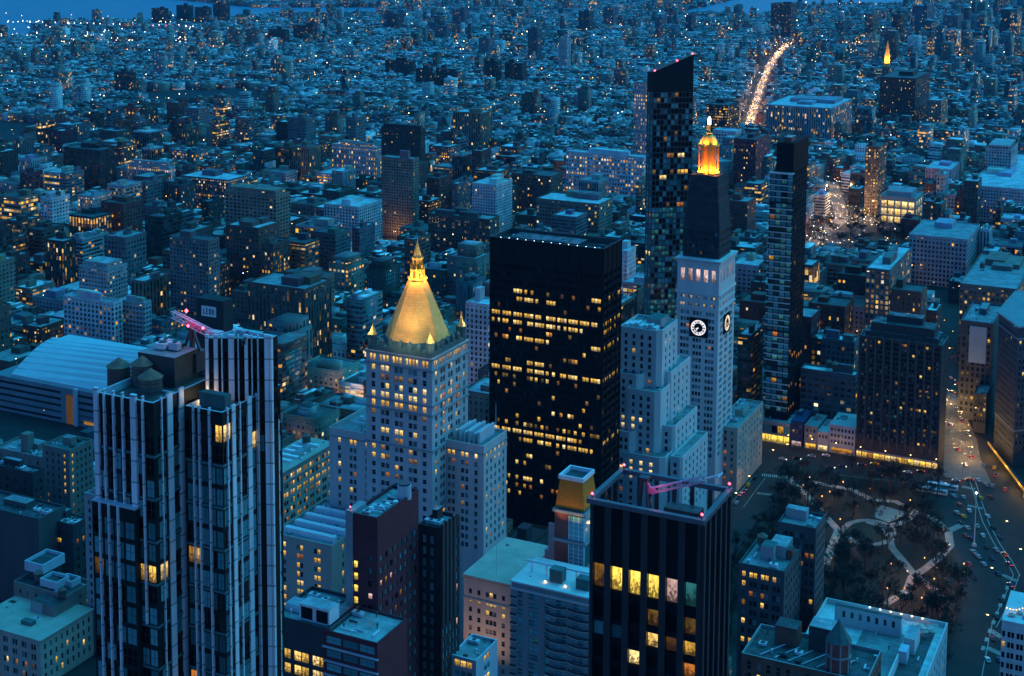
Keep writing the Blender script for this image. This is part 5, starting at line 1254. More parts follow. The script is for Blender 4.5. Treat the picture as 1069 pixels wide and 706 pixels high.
# right of the black tower: old hotel with a stepped roof
def hotel_extra(t, u0, u1, v0, v1, z, rg):
    r2 = foot(852, 552, 812, 862, v=v1 + 1.5); b = t.mb(); q = rect(r2[0], r2[1] , r2[2], r2[3]); hold = t.wins
    wall(b, q[0], q[1], 0, r2[4], t.wins, 'N2', pat='_w_w_w_w_w_w_w_', ww=1.3, wh=2.0, floor=3.7, top=3.2, zmin=25); wall(b, q[1], q[2], 0, r2[4], t.wins, 'W2', pat='_w_w_w_w_w_', ww=1.3, wh=2.0, floor=3.7, top=3.2, zmin=25)
    for i in (2, 3): wall(b, q[i], q[(i + 1) % 4], 0, r2[4])
    o = b.part('rear_wing', MATS['dark_grey_stone']); rooftop(t, q, r2[4] + .01, roof_grey, MATS['dark_grey_stone'], 1.2, o)
    bulkhead(t, r2[0] + 1, r2[1] - 6, r2[2] + 8, r2[3] - 3, r2[4] - 1.2, 4, concrete, roof_pale); bulkhead(t, u0 + 6, u0 + 11, v0 + 9, v0 + 15, z - 1.2, 5.5, concrete, copper); bulkhead(t, u0 + 8, u1 - 3, v1 - 12, v1 - 2, z - 1.2, 5, concrete, roof_pale); bulkhead(t, u1 - 2.6, u1 - .6, v0 + 13, v0 + 17, z - 1.2, 4, red_brick, roof_tar)
    water_tank(t, u0 + 4, v0 + 18, z - 1.2, 2.0, 3.4); claim(r2[0] - 2, r2[1] + 2, r2[2], r2[3] + 2, r2[4])
hg = random.Random(91)
masonry('hotel_block', 'grey stone hotel with yellow top windows and cluttered stepped roof beside the park', 'hotel', (819, 597), 771, 837, 508.0, solid('dark_grey_stone', (.075, .08, .085), var=.22, scale=.12, streak=1), '_w_w.w_w.w_w.w_', '_w_w_w_w_w_w_', ww=1.35, wh=2.1, floor=3.7, top=3.0, zmin=25, lit=lambda tg, r, c, n: ((1 if c < 6 else 9) if r == 0 else (1 if r == 7 and hg.random() < .8 else (hg.choice((1, 3, 2, 9)) if hg.random() < .22 else 0))) if tg == 'N' else (hg.choice((1, 9, 3)) if hg.random() < .12 else 0), own=100, roof=roof_grey, extra=hotel_extra, bulk=0, units=5, tank=0, seed=92)
# courtyard building with a pale roof ring, and the brick turret building before it
def court_building():
    zc = 62.0
    a = at_z(862, 625, zc); b_ = at_z(990, 649, zc); v1 = (a[1] + b_[1]) / 2; u0, u1 = a[0], b_[0]; v0 = v1 - 78
    t = Thing('courtyard_building', 'pale office block with bright roof terrace round a sunken court by the park', 'office building', (u0 + u1) / 2, (v0 + v1) / 2)
    P = rect(u0, u1, v0, v1); b = t.mb(); block(t, b, P, 0, zc, pat='_w_w_w_w_w_w_w_w_w_w_w_', patw='_w_w_w_w_w_w_w_w_w_w_w_w_w_', ww=1.6, wh=2.3, floor=4.0, top=4, zmin=12); b.part('wall', pale_stone)
    rooftop(t, P, zc + .01, roofing('roof_bright', (.55, .59, .6), .25), white_stone, 2.0)
    c0, c1, e0, e1 = u0 + 10, u1 - 12.5, v0 + 20, v1 - 13
    m_ = t.mb(); m_.quad([(*p, zc - 1.96) for p in rect(c0 + 8, c1, e0, e1)]); m_.part('court_floor', roof_grey)
    m_ = t.mb(); m_.box(c0 - 3, c0 + 22, e1 - 3, e1 - .5, zc - 2, zc + 5.2, 0, 1); o = m_.part('penthouse', [white_stone, roof_tar])
    for k in range(7): m_ = t.mb(); x = c0 + k * 3.1; m_.box(x, x + 1.1, e1 - 3.06, e1 - 2.9, zc - .6 + (2.2 if k % 2 else 2.0), zc + 3.8); m_.part('window', MATS['dark_glass'], o)
    m_ = t.mb(); m_.box(c0 + 25, c0 + 29, e1 - 14, e1 - 3, zc - 2, zc + 4, 0, 1); m_.part('bulkhead', [white_stone, roof_pale])
    m_ = t.mb(); m_.box(c0 + 24.6, c0 + 27.6, e1 - 22, e1 - 16, zc - 2, zc + 2.6); m_.part('bulkhead', pale_metal)
    m_ = t.mb(); m_.box(u1 - 12, u1 - 11.4, v0, v1 - 9, zc - 2, zc + 1.6); m_.part('terrace_wall', white_stone)
    m_ = t.mb(); m_.quad([(*p, zc - 1.93) for p in rect(u1 - 11.3, u1 - 3.5, v0, v1 - 5)]); m_.part('terrace_floor', roof_tar)
    for k in range(6): m_ = t.mb(); x, y = u1 - 4 - (k % 3) * 2.5, v1 - 5 - k * 1.6; m_.cyl(x, y, zc - 1.9, zc + .3, .08, None, 6); m_.cyl(x, y, zc + .3, zc + 1.0, 1.4, .05, 8); m_.part('parasol', tan_stone)
    for k in range(6): m_ = t.mb(); m_.blob((u1 - 9 - k * 4.0, v1 - 2.2, zc + .7), .35); m_.part('terrace_lamp', warm_glow if k < 4 else white_glow)
    rg = random.Random(66); roof_units(t, c0 + 10, c1 - 4, e0, e1 - 24, zc - 1.96, 5, rg)
    set_windows(t, lit_random(.06, seed=66), dark_metal, 60, 1); claim(u0 - 3, u1 + 3, v0 - 2, v1 + 3, zc)
    # turret building
    z = 70.0; uR, vF = at_z(905, 712, z); uL = uR - 44
    t = Thing('turret_building', 'dark brick building with a pointed brick turret, in front of the courtyard roof', 'building', uR - 20, vF + 12)
    P = rect(uL, uR, vF, vF + 24); b = t.mb(); block(t, b, P, 0, z, pat='_w_w_w_w_w_w_w_w_w_w_w_w_', patw='_w_w_w_w_w_', ww=1.3, wh=3.0, floor=4.4, top=2.4, zmin=40); b.part('wall', brown_brick)
    rooftop(t, P, z + .01, roof_tar, concrete, 1.2)
    bu, bz = at_v(875, 690, vF + 6.0); tz = at_v(875, 668, vF + 6)[1]; tp = at_v(875, 646, vF + 6)[1]
    m_ = t.mb(); m_.cyl(bu, vF + 6, z - 2, tz, 4.1, 4.1, 8, ph=.5); m_.cyl(bu, vF + 6, tz - 5.4, tz - 4.8, 4.5, 4.5, 8, 1, ph=.5)
    o = m_.part('turret', [red_brick, concrete])
    for i in range(8): an = 2 * math.pi * i / 8; m_ = t.mb(); m_.cyl(bu + 4.1 * math.cos(an + .39), vF + 6 + 4.1 * math.sin(an + .39), z - 2, tz, .3, None, 6); m_.part('turret_pier', concrete, o)
    m_ = t.mb(); m_.cyl(bu, vF + 6, tz, tp, 4.6, .05, 8, ph=.5); m_.part('turret_roof', copper, o)
    for k in range(6): m_ = t.mb(); x = uL + 6 + k * 5; m_.beam((x, vF + 3, z - .6), (x + 6, vF + 14, z - .6), .3); m_.part('roof_pipe', pale_metal)
    bulkhead(t, uL + 8, uL + 16, vF + 14, vF + 21, z - 1.2, 7, brown_brick, roof_tar); bulkhead(t, uL + 20, uL + 30, vF + 15, vF + 23, z - 1.2, 9, dark_metal, roof_pale); roof_units(t, uL + 3, uL + 20, vF + 3, vF + 12, z - 1.2, 4, rg)
    set_windows(t, lit_random(.05, seed=67), concrete, 50, 1); claim(uL - 2, uR + 2, vF - 2, vF + 27, z)
court_building()
def terrace_extra(t, u0, u1, v0, v1, z, rg):
    for k in range(16): m_ = t.mb(); f = k / 15; m_.blob((u0 + 1 + f * 16, v0 + 6 + f * 7, z + 2.2 - math.sin(math.pi * ((f * 3) % 1)) * .7), .22); m_.part('string_light', amber_glow)
    m_ = t.mb(); m_.quad([(*p, z - 1.15) for p in rect(u0 + 1, u1 - 1, v0 + 1.5, v1 - 1)]); m_.part('deck', roof_tar)
    for k in range(5): m_ = t.mb(); x, y = u0 + 3 + k * 2.6, v0 + 4 + (k % 2) * 3; m_.cyl(x, y, z - 1, z + .9, .07, None, 6); m_.cyl(x, y, z + .9, z + 1.6, 1.5, .05, 8); m_.part('parasol', (pink_paint if k == 2 else tan_stone))
masonry('white_corner_building', 'white stone building with a lit roof bar and string lights at the avenue', 'building', (1085, 655), 1046, 1100, 545.0, white_stone, '_w.w_w.w_w.w_w.w_', None, ww=1.2, wh=2.3, floor=4.1, top=4.2, zmin=20, lit=lit_random(.04, seed=95, glass=8), own=60, extra=terrace_extra, bulk=0, units=0, depth=26, cornice=[(0, .8, white_stone), (3.2, .4, white_stone), (15.5, .4, white_stone)], gap=.9)

# ------------------------------------------------------------------ the ordinary buildings
WALLC = {'pale': (.33, .34, .35), 'white': (.52, .53, .54), 'grey': (.13, .137, .145), 'dark grey': (.045, .048, .052), 'black': (.014, .016, .018), 'tan': (.2, .165, .13), 'brown': (.095, .07, .058), 'dark brown': (.036, .028, .025), 'red brick': (.14, .045, .036), 'maroon': (.11, .02, .03), 'blue grey': (.08, .105, .13), 'pinkish': (.5, .34, .38), 'teal': (.05, .1, .11)}
ROOFC = {'pale': (.5, .52, .54), 'grey': (.26, .27, .28), 'dark': (.07, .075, .08), 'bright': (.7, .72, .74)}
def city_building(name, label, cat, fp, wc, rc, bay=3.2, floor=3.5, fill=.45, lit=.06, rng=None, group=None, bulk=1, tank=0, units=0, small=False, tower=False, pent=None):
    u0, u1, v0, v1, z = fp; rng = rng or random.Random(int(abs(u0 * 7 + v0 * 13)))
    t = Thing(name, label, cat, (u0 + u1) / 2, (v0 + v1) / 2, group); P = rect(u0, u1, v0, v1)
    wcol, rcol = (*WALLC[wc], lit), (*ROOFC[rc], 0); win = (bay, floor, fill, rng.random())
    h = rng.uniform(.8, 1.3)
    b = t.mb(); b.prism(P, 0, z, top=False); parapet(b, P, z - h, h, min(.45, (u1 - u0) * .05))
    # coping and inner faces carry no windows: their map sits above the first floor line
    n = len(b.f); k = 4 * 4
    b.uv = b.uv[:k] + [(0.0, 0.0)] * (len(b.uv) - k)
    o = b.part('wall', CITY_WALL); colour(o, wcol, win)
    b = t.mb(); b.quad([(*p, z - h) for p in P]); o = b.part('roof', CITY_ROOF); colour(o, rcol, win)
    for k in range(bulk):
        w_, d_ = (u1 - u0) * rng.uniform(.2, .42), (v1 - v0) * rng.uniform(.2, .42); a, c = u0 + (u1 - u0 - w_) * rng.uniform(.1, .9), v0 + (v1 - v0 - d_) * rng.uniform(.2, .95)
        b = t.mb(); hh = rng.uniform(2.4, 5) * (1.5 if tower else 1); b.box(a, a + w_, c, c + d_, z - h, z + hh, 0, 1); o = b.part('bulkhead', [CITY_WALL, CITY_ROOF]); colour(o, (*[x * rng.uniform(.7, 1.2) for x in WALLC[wc]], 0), (bay, 40, 0, .5))
    if pent:
        b = t.mb(); e = pent; b.box(u0 + e, u1 - e, v0 + e, v1 - e, z - h, z + 3.6, 0, 1); o = b.part('penthouse', [CITY_WALL, CITY_ROOF]); colour(o, wcol, (bay, 3.6, .6, rng.random()))
    for k in range(tank): water_tank(t, u0 + (u1 - u0) * rng.uniform(.2, .8), v0 + (v1 - v0) * rng.uniform(.35, .8), z - h, 1.9, 3.4)
    if units: roof_units(t, u0 + 1.5, u1 - 1.5, v0 + 1.5, v1 - 1.5, z - h, units, rng)
    claim(u0 - 1, u1 + 1, v0 - 1, v1 + 1, z); return t
# the ones the picture singles out: name, label, category, near roof corner, left and right edge, height, wall, roof, bay, floor, glass share, lit share, extras
MID = [
 ('housing_tower', 'dark brown housing tower with blank sides, third from the left edge', 'apartment tower', (104, 157), 66, 120, 62, 'dark brown', 'dark', 4, 3, .4, .02, dict(bulk=2)),
 ('striped_office', 'white ribbed office block with black roof and close yellow windows', 'office building', (176, 174), 133, 183, 46, 'pale', 'dark', 3.2, 3.9, .5, .42, dict(pent=4)),
 ('hospital_block', 'long grey block with scattered yellow windows left of the tall brown slab', 'hospital', (238, 188), 188, 260, 42, 'grey', 'pale', 3.2, 3.6, .5, .26, dict(bulk=2)),
 ('ribbed_tower', 'tower with white upright ribs and copper penthouse, left of the stepped white block', 'apartment tower', (288, 204), 235, 303, 72, 'tan', 'pale', 4.6, 3.4, .55, .02, dict(pent=3)),
 ('corner_tower', 'dark grey tower with one bright column of corner windows', 'apartment tower', (217, 251), 177, 229, 78, 'grey', 'dark', 3.2, 3.1, .5, .07, dict(bulk=2)),
 ('brown_apartment_house', 'broad brown stone apartment house with stepped copper roof above the white finned tower', 'apartment block', (318, 302), 258, 346, 66, 'brown', 'grey', 3.4, 3.5, .42, .06, dict(bulk=3, tank=1)),
 ('terraced_apartment_house', 'white terraced apartment house stepping up toward the tall brown slab', 'apartment block', (374, 216), 338, 399, 48, 'white', 'pale', 3.6, 3.1, .5, .03, dict(bulk=3)),
 ('brown_slab', 'tall brown apartment slab standing alone left of the centre', 'apartment tower', (431, 166), 398, 437.5, 84, 'tan', 'grey', 3.0, 3.0, .5, .02, dict(bulk=1, tower=True)),
 ('round_top_tower', 'dark tower with pale crown band behind the tall brown slab', 'apartment tower', (439, 135), 398, 444, 78, 'dark brown', 'pale', 3.4, 3.4, .5, .03, dict(pent=2)),
 ('hall_block', 'pale hall with rows of yellow windows and a high white roof house', 'school', (392, 154), 346, 398, 50, 'pale', 'pale', 3.6, 6.0, .35, .5, dict(pent=6)),
 ('lit_garage', 'small garage with bright pinkish lit bands on every floor', 'garage', (352, 182), 331, 370, 30, 'pinkish', 'pale', 3.0, 3.6, .86, .8, dict(bulk=0)),
 ('tan_slab', 'tan apartment slab with a grid of windows, top centre', 'apartment tower', (502, 118), 473, 514, 62, 'tan', 'pale', 3.6, 3.1, .55, .04, dict(bulk=2)),
 ('white_apartment_tower', 'white apartment tower with stepped roof left of the black slab', 'apartment tower', (518, 193), 493, 535, 62, 'white', 'pale', 3.0, 3.0, .45, .02, dict(bulk=2, tower=True)),
 ('brown_twin_block', 'long brown brick block with many windows just above the gilded spire', 'apartment block', (511, 229), 447, 521, 44, 'brown', 'grey', 3.3, 3.3, .5, .04, dict(bulk=3)),
 ('utility_block', 'wide white colonnaded office block with yellow windows behind the black slab', 'office building', (672, 164), 591, 677, 62, 'white', 'pale', 3.4, 4.6, .5, .45, dict(bulk=3)),
 ('utility_tower', 'slender pale tower peeping out left of the slanted glass tower', 'tower', (677, 86), 662, 684, 132, 'pale', 'pale', 3.0, 5, .4, .3, dict(tower=True)),
 ('brown_office_block', 'brown office block with flat dark roof between white tower and colonnaded block', 'office building', (575, 184), 534, 588, 54, 'brown', 'dark', 3.2, 3.6, .5, .12, dict(bulk=1)),
 ('tan_loft_block', 'tan loft block with pale roof behind the left end of the black slab', 'loft building', (625, 213), 560, 640, 45, 'tan', 'pale', 3.4, 3.8, .5, .1, dict(bulk=3, tank=1)),
 ('maroon_apartment_tower', 'maroon apartment tower right of the glowing lantern', 'apartment tower', (789, 146), 766, 804, 76, 'maroon', 'dark', 3.0, 3.0, .4, .08, dict(bulk=2)),
 ('banded_office', 'black office block with lit bands behind the glowing lantern', 'office building', (760, 110), 738, 772, 76, 'black', 'dark', 3.0, 3.8, .8, .3, dict(bulk=1)),
 ('white_grid_block', 'white block of square windows right behind the glowing lantern', 'office building', (768, 137), 744, 774, 55, 'white', 'pale', 4.0, 4.4, .62, .01, dict(bulk=0)),
 ('department_block', 'broad pale block with lit top floor and wings, left of the brown square tower', 'office building', (868, 113), 800, 890, 62, 'pale', 'pale', 3.4, 3.6, .5, .12, dict(bulk=4)),
 ('dark_housing_slab', 'dark brown twin housing slab with few lit windows, upper right', 'apartment tower', (956, 82), 919, 971, 88, 'dark brown', 'dark', 3.2, 3.0, .4, .05, dict(bulk=2, tower=True)),
 ('lit_apartment_house', 'narrow pale apartment house with warm windows right of the dark twin slab', 'apartment block', (983, 105), 968, 990, 55, 'tan', 'pale', 3.2, 3.4, .5, .2, dict(bulk=1)),
 ('square_tower', 'brown tower with lit middle floors left of the glowing store', 'tower', (918, 153), 904, 926, 78, 'brown', 'dark', 3.0, 3.4, .5, .22, dict(bulk=2)),
 ('pink_lit_loft', 'pale loft building washed pink right of the glowing store', 'loft building', (993, 177), 966, 1002, 45, 'pinkish', 'pale', 3.6, 3.8, .4, .03, dict(bulk=1)),  # pale walls; the pink light on them is put into the wall colour
 ('dark_topped_tower', 'pale tower with a black top near the right edge', 'tower', (1056, 156), 1029, 1063, 66, 'pale', 'dark', 3.2, 3.6, .5, .02, dict(pent=3)),
 ('long_arcade_block', 'long pale stone block with even rows of windows below the far square', 'office building', (1010, 250), 949, 1023, 46, 'pale', 'grey', 3.4, 4.2, .5, .02, dict(bulk=1)),
 ('white_wing_block', 'white wide block at the right edge under the dark topped tower', 'apartment block', (1075, 198), 1012, 1100, 40, 'white', 'pale', 3.2, 3.6, .5, .06, dict(bulk=2)),
 ('lit_office_house', 'grey office building with warm lit floors above the dark ribbed apartment tower', 'office building', (929, 282), 904, 952, 84, 'grey', 'pale', 3.4, 3.7, .55, .3, dict(bulk=2, tank=1)),
 ('blank_wall_block', 'brown block with a blank side wall above the dark ribbed apartment tower', 'office building', (962, 305), 930, 968, 72, 'brown', 'dark', 3.6, 3.8, .3, .05, dict(bulk=1)),
 ('beige_loft_block', 'beige loft block with a lit top row near the right edge', 'loft building', (1062, 302), 1002, 1080, 62, 'tan', 'grey', 3.2, 4.0, .5, .2, dict(bulk=3, tank=1)),
 ('white_lit_office', 'small dark building with white lit windows right of the slim glass tower', 'office building', (848, 277), 826, 856, 58, 'dark grey', 'pale', 3.6, 4.2, .75, .6, dict(bulk=1)),
 ('framed_loft', 'blue grey loft with tall framed bays behind the small row of houses', 'loft building', (893, 392), 836, 897, 60, 'blue grey', 'pale', 4.2, 4.2, .62, .03, dict(bulk=1, tank=3, v=894.0)),
 ('roof_lit_block', 'low grey block with open pale roof above the framed loft', 'loft building', (892, 357), 858, 897, 50, 'grey', 'bright', 3.2, 3.8, .5, .08, dict(bulk=2, v=935.0)),
 ('pale_corner_house', 'pale apartment house with square windows above the striped roofed hall, left', 'apartment block', (118, 316), 66, 128, 48, 'white', 'grey', 3.8, 3.6, .5, .05, dict(bulk=2, tank=0)),
 ('bay_fronted_house', 'pale apartment house with glazed corner bays right above the striped roofed hall', 'apartment block', (150, 316), 124, 158, 46, 'pale', 'pale', 3.2, 3.5, .6, .03, dict(bulk=2)),
 ('stepped_pale_house', 'pale stepped apartment house with a blank roof house, left part of the photo', 'apartment block', (112, 281), 82, 133, 52, 'pale', 'bright', 3.2, 3.4, .5, .14, dict(bulk=1, pent=3)),
 ('brown_corner_house', 'dark brown corner house with a lit window column near the left edge', 'apartment block', (66, 252), 46, 79, 54, 'dark brown', 'grey', 3.2, 3.4, .45, .12, dict(bulk=1)),
 ('construction_frame', 'bare concrete frame under construction with orange lit lower floors', 'construction site', (318, 254), 289, 333, 52, 'brown', 'dark', 5.0, 3.6, .84, .25, dict(bulk=1)),
 ('dark_glass_block', 'dark glass block right of the orange lit construction frame', 'office building', (350, 244), 326, 366, 50, 'teal', 'dark', 3.0, 3.4, .6, .03, dict(bulk=1)),
 ('terraced_brown_tower', 'brown terraced tower between corner tower and brown stone apartment house', 'apartment tower', (270, 238), 236, 292, 66, 'brown', 'pale', 3.4, 3.4, .5, .06, dict(bulk=3)),
 ('narrow_white_tower', 'narrow white tower with small square windows behind the pyramid tower', 'apartment tower', (510, 318), 486, 522, 80, 'white', 'bright', 3.2, 3.6, .42, .03, dict(bulk=1, tower=True)),
 ('red_roofed_offices', 'low office block with red bands and lit terraces left of the clock tower', 'office building', (700, 300), 650, 716, 55, 'pinkish', 'pale', 4.2, 4.2, .8, .5, dict(bulk=2)),
 ('pale_tower_side', 'pale narrow building between black slab and red banded offices', 'office building', (655, 262), 640, 664, 70, 'white', 'pale', 3.0, 3.6, .3, .05, dict(bulk=1)),
 ('tall_far_slab', 'dark far tower at the top edge above the brown square tower', 'tower', (826, 4), 805, 832, 110, 'dark grey', 'dark', 4, 3.6, .5, .04, dict(tower=True)),
 ('lit_far_tower', 'far tower with one glowing lower face, top centre', 'tower', (592, 40), 583, 596, 80, 'pale', 'pale', 4, 3.6, .3, .02, dict(tower=True)),
 ('teal_far_tower', 'pale far tower with pointed stepped top left of the glowing far tower', 'tower', (561, 30), 551, 566, 85, 'blue grey', 'bright', 4, 3.6, .4, .02, dict(tower=True, pent=5)),
]
for (nm, lab, cat, c, xl, xr, z, wc, rc, bay, fl, fill, lit, kw) in MID:
    kw = dict(kw); vv_ = kw.pop('v', None)
    city_building(nm, lab, cat, foot(c[0], c[1], xl, xr, z=z) if vv_ is None else foot(c[0], c[1], xl, xr, v=vv_), wc, rc, bay, fl, fill, lit, **kw)
# far housing slabs at the upper left, by the river
k = 0
for (x, y, xl, xr, z, wc) in [(171, 9, 158, 176, 62, 'dark brown'), (198, 6, 184, 202, 64, 'dark brown'), (216, 8, 203, 221, 64, 'dark brown'), (236, 5, 222, 240, 66, 'dark brown'), (224, 29, 213, 227, 50, 'tan'), (250, 31, 237, 254, 50, 'tan'), (270, 31, 256, 275, 50, 'tan'),
                              (298, 31, 280, 302, 50, 'dark brown'), (327, 27, 306, 331, 52, 'dark brown'), (138, 76, 119, 142, 50, 'dark grey'), (414, 14, 403, 422, 60, 'dark grey'), (466, 27, 446, 470, 48, 'blue grey'), (485, 10, 472, 489, 70, 'blue grey'), (510, 40, 500, 516, 50, 'grey'),
                              (430, 64, 402, 434, 44, 'dark brown'), (448, 72, 434, 452, 44, 'dark brown'), (474, 72, 455, 480, 46, 'dark brown'), (519, 64, 505, 524, 50, 'dark brown'), (545, 66, 527, 550, 48, 'dark brown'),
                              (941, 15, 931, 946, 90, 'dark brown'), (968, 6, 955, 975, 100, 'blue grey'), (1000, 16, 985, 1006, 85, 'grey'), (1026, 34, 1008, 1032, 70, 'dark grey'), (1060, 10, 1045, 1068, 90, 'dark grey'), (912, 14, 903, 918, 80, 'tan'), (880, 22, 872, 886, 60, 'teal'), (690, 18, 684, 696, 70, 'blue grey'), (664, 20, 655, 669, 60, 'grey'), (722, 16, 716, 727, 64, 'dark grey'), (640, 8, 630, 645, 70, 'blue grey'), (615, 12, 604, 620, 70, 'dark grey')]:
    shade = {'dark brown': 'dark brown brick', 'tan': 'tan', 'dark grey': 'dark grey', 'blue grey': 'blue grey', 'grey': 'grey', 'teal': 'greenish'}[wc]
    side = 'upper left' if x < 300 else 'upper middle' if x < 700 else 'upper right'
    city_building('housing_slab', f'{shade} far housing slab, {["first","second","third","fourth","fifth","sixth","seventh","eighth","ninth","tenth","eleventh","twelfth","thirteenth","fourteenth","fifteenth","sixteenth","seventeenth","eighteenth","nineteenth","twentieth"][k % 20]} of the row counted along the {side} skyline', 'apartment tower', foot(x, y, xl, xr, z=z), wc, 'grey', 3.6, 3.0, .5, .04, group='far housing slabs', tower=True); k += 1

# far tower with a floodlit gilded top
def gold_topped_tower():
    f = foot(928, 70, 921, 931, z=88); u0, u1, v0, v1, z = f
    t = city_building('gold_topped_tower', 'far slender tower with a small glowing gilded top, upper right', 'tower', f, 'grey', 'dark', 3.4, 3.6, .5, .06, bulk=0)
    cu, cv = (u0 + u1) / 2, (v0 + v1) / 2; r_ = (u1 - u0) * .42
    b = t.mb(); b.cyl(cu, cv, z - 1, z + 16, r_, r_ * .9, 8, ph=.5); b.part('drum', gold_metal); b = t.mb(); b.cyl(cu, cv, z + 16, z + 44, r_ * .95, .3, 8, ph=.5); b.part('spire', gold)
    for a in (-2.6, -1.6, -.6, .4): flood(t, (cu + r_ * 2.6 * math.cos(a), cv + r_ * 2.6 * math.sin(a), z + 2), (cu, cv, z + 22), 60000 * LAMPS, (1, .55, .12), R(80))
gold_topped_tower()
# glowing store on the far square
def store():
    f = foot(956, 207, 919, 964, z=38); u0, u1, v0, v1, z = f
    t = Thing('glass_store', 'glowing glass fronted store with brick corner piers on the far square', 'store', (u0 + u1) / 2, (v0 + v1) / 2); b = t.mb(); P = rect(u0, u1, v0, v1)
    block(t, b, P, 0, z, pat='_w_w_w_w_w_', patw='_w_w_w_', ww=(u1 - u0) / 6.6, wh=7.0, floor=8.6, top=5.0, ins=.5); b.part('wall', tan_stone)
    rooftop(t, P, z + .01, roof_grey, pale_stone, 1.5); bulkhead(t, u0 + 5, u1 - 6, v0 + 6, v1 - 4, z - 1.5, 6, concrete, roof_grey)
    rg = random.Random(6); set_windows(t, lambda tg, r, c, n: 2 if r < 3 else 6, dark_metal, 100, 2)
    claim(u0 - 1, u1 + 1, v0 - 1, v1 + 1, z)
store()
# the ribbed apartment tower by the square
def ribbed_tower():
    u0, u1, v0, v1, z = foot(984, 361, 897, 990, v=864.0)
    t = Thing('ribbed_apartment_tower', 'dark brown ribbed apartment tower with setback roof facing the park', 'apartment tower', (u0 + u1) / 2, (v0 + v1) / 2); b = t.mb(); v1 = v0 + 22; P = rect(u0, u1, v0, v1)
    block(t, b, P, 9, z, pat='_'.join([''] + ['w.w'] * 10 + ['']), patw='_w_w_w_w_w_', ww=1.35, wh=1.8, floor=3.0, top=2.2, gap=.2, ins=.7, zmin=10); wall(b, P[0], P[1], 0, 9); wall(b, P[1], P[2], 0, 9); wall(b, P[2], P[3], 0, 9); wall(b, P[3], P[0], 0, 9)
    b.part('wall', solid('dark_rib', (.045, .045, .05), var=.2, scale=.2))
    L = u1 - u0
    for i in range(11): x = u0 + L * i / 10; m_ = t.mb(); m_.box(max(u0, x - .4), min(u1, x + .4), v0 - .6, v0 + .1, 9, z + .6); m_.part('rib', solid('rib_stone', (.1, .095, .09), var=.2))
    rooftop(t, P, z + .01, roof_tar, brown_stone, 1.2)
    for (dz, e, h) in ((0, 3, 4), (4, 6, 5), (9, 14, 4)):
        m_ = t.mb(); m_.box(u0 + e, u1 - e, v0 + e * .8, v1 - 2, z - 1.2 + dz, z - 1.2 + dz + h, 0, 1); m_.part('roof_tier', [MATS['dark_rib'], roof_tar])
    rg = random.Random(8); roof_units(t, u0 + 2, u1 - 2, v0 + .8, v0 + 3, z - 1.2, 5, rg, dark_metal)
    m_ = t.mb(); m_.box(u0 + 1, u1 - 1, v0 - 1.6, v0 - .7, 4.6, 5.4); m_.part('canopy', concrete)
    sg = random.Random(15)
    for i in range(14):
        x = u0 + 2 + (L - 4) * i / 13; w_ = (L - 4) / 15; mi = sg.choice((1, 2, 2, 1, 3, 6)); o = bpy.data.objects.new('shop_front', pane_mesh(w_, 3.4, mi, dark_metal, 2)); COL.objects.link(o); o.parent = t.root; o.location = (x - t.u, v0 - .06 - t.v, 2.2)
    set_windows(t, lit_random(.11, (3, 4, 2, 5, 1), (2, 4, 1, 3, 1), 88, 0), dark_metal, 100, 0); claim(u0 - 1, u1 + 1, v0 - 30, v1 + 1, z)
ribbed_tower()
# row of small houses on the square
for (nm, lab, c, xl, xr, mat, pat, seed, st) in [('town_house', 'narrow navy painted house with lit upper windows beside the yellow lit podium', (838, 441), 826, 842, solid('navy_paint', (.03, .05, .14), var=.15), '_w_w_w_', 1, .2),
                                    ('town_house', 'tall narrow grey house with a domed roof tank, in the row facing the park', (853, 446), 840, 857, grey_stone, '_w_w_w_', 2, .12), ('town_house', 'low pale house between two taller grey ones in the row facing the park', (865, 452), 853.5, 868, pale_stone, '_w_w_w_', 3, .06),
                                    ('town_house', 'wide grey house with pale roof and cornice at the end of the row', (893, 447), 866, 897, pale_stone, '_w_w_w_w_w_w_w_', 4, .05)]:
    masonry(nm, lab, 'house', c, xl, xr, 864.0, mat, pat, None, ww=1.2, wh=2.0, floor=3.8, top=2.0, zmin=5, lit=lit_random(st, seed=seed), own=30, units=1, bulk=1, depth=24, tank=1 if seed == 2 else 0, cornice=[(0, .6, mat)], group='small houses in the row facing the park', seed=seed,
            extra=lambda t, u0, u1, v0, v1, z, rg: [(lambda o: (COL.objects.link(o), setattr(o, 'parent', t.root), setattr(o, 'location', ((u0 + u1) / 2 - t.u, v0 - .05 - t.v, 2.1))))(bpy.data.objects.new('shop_front', pane_mesh((u1 - u0) * .8, 3.0, rg.choice((1, 2, 3, 7)), dark_metal, 2)))])
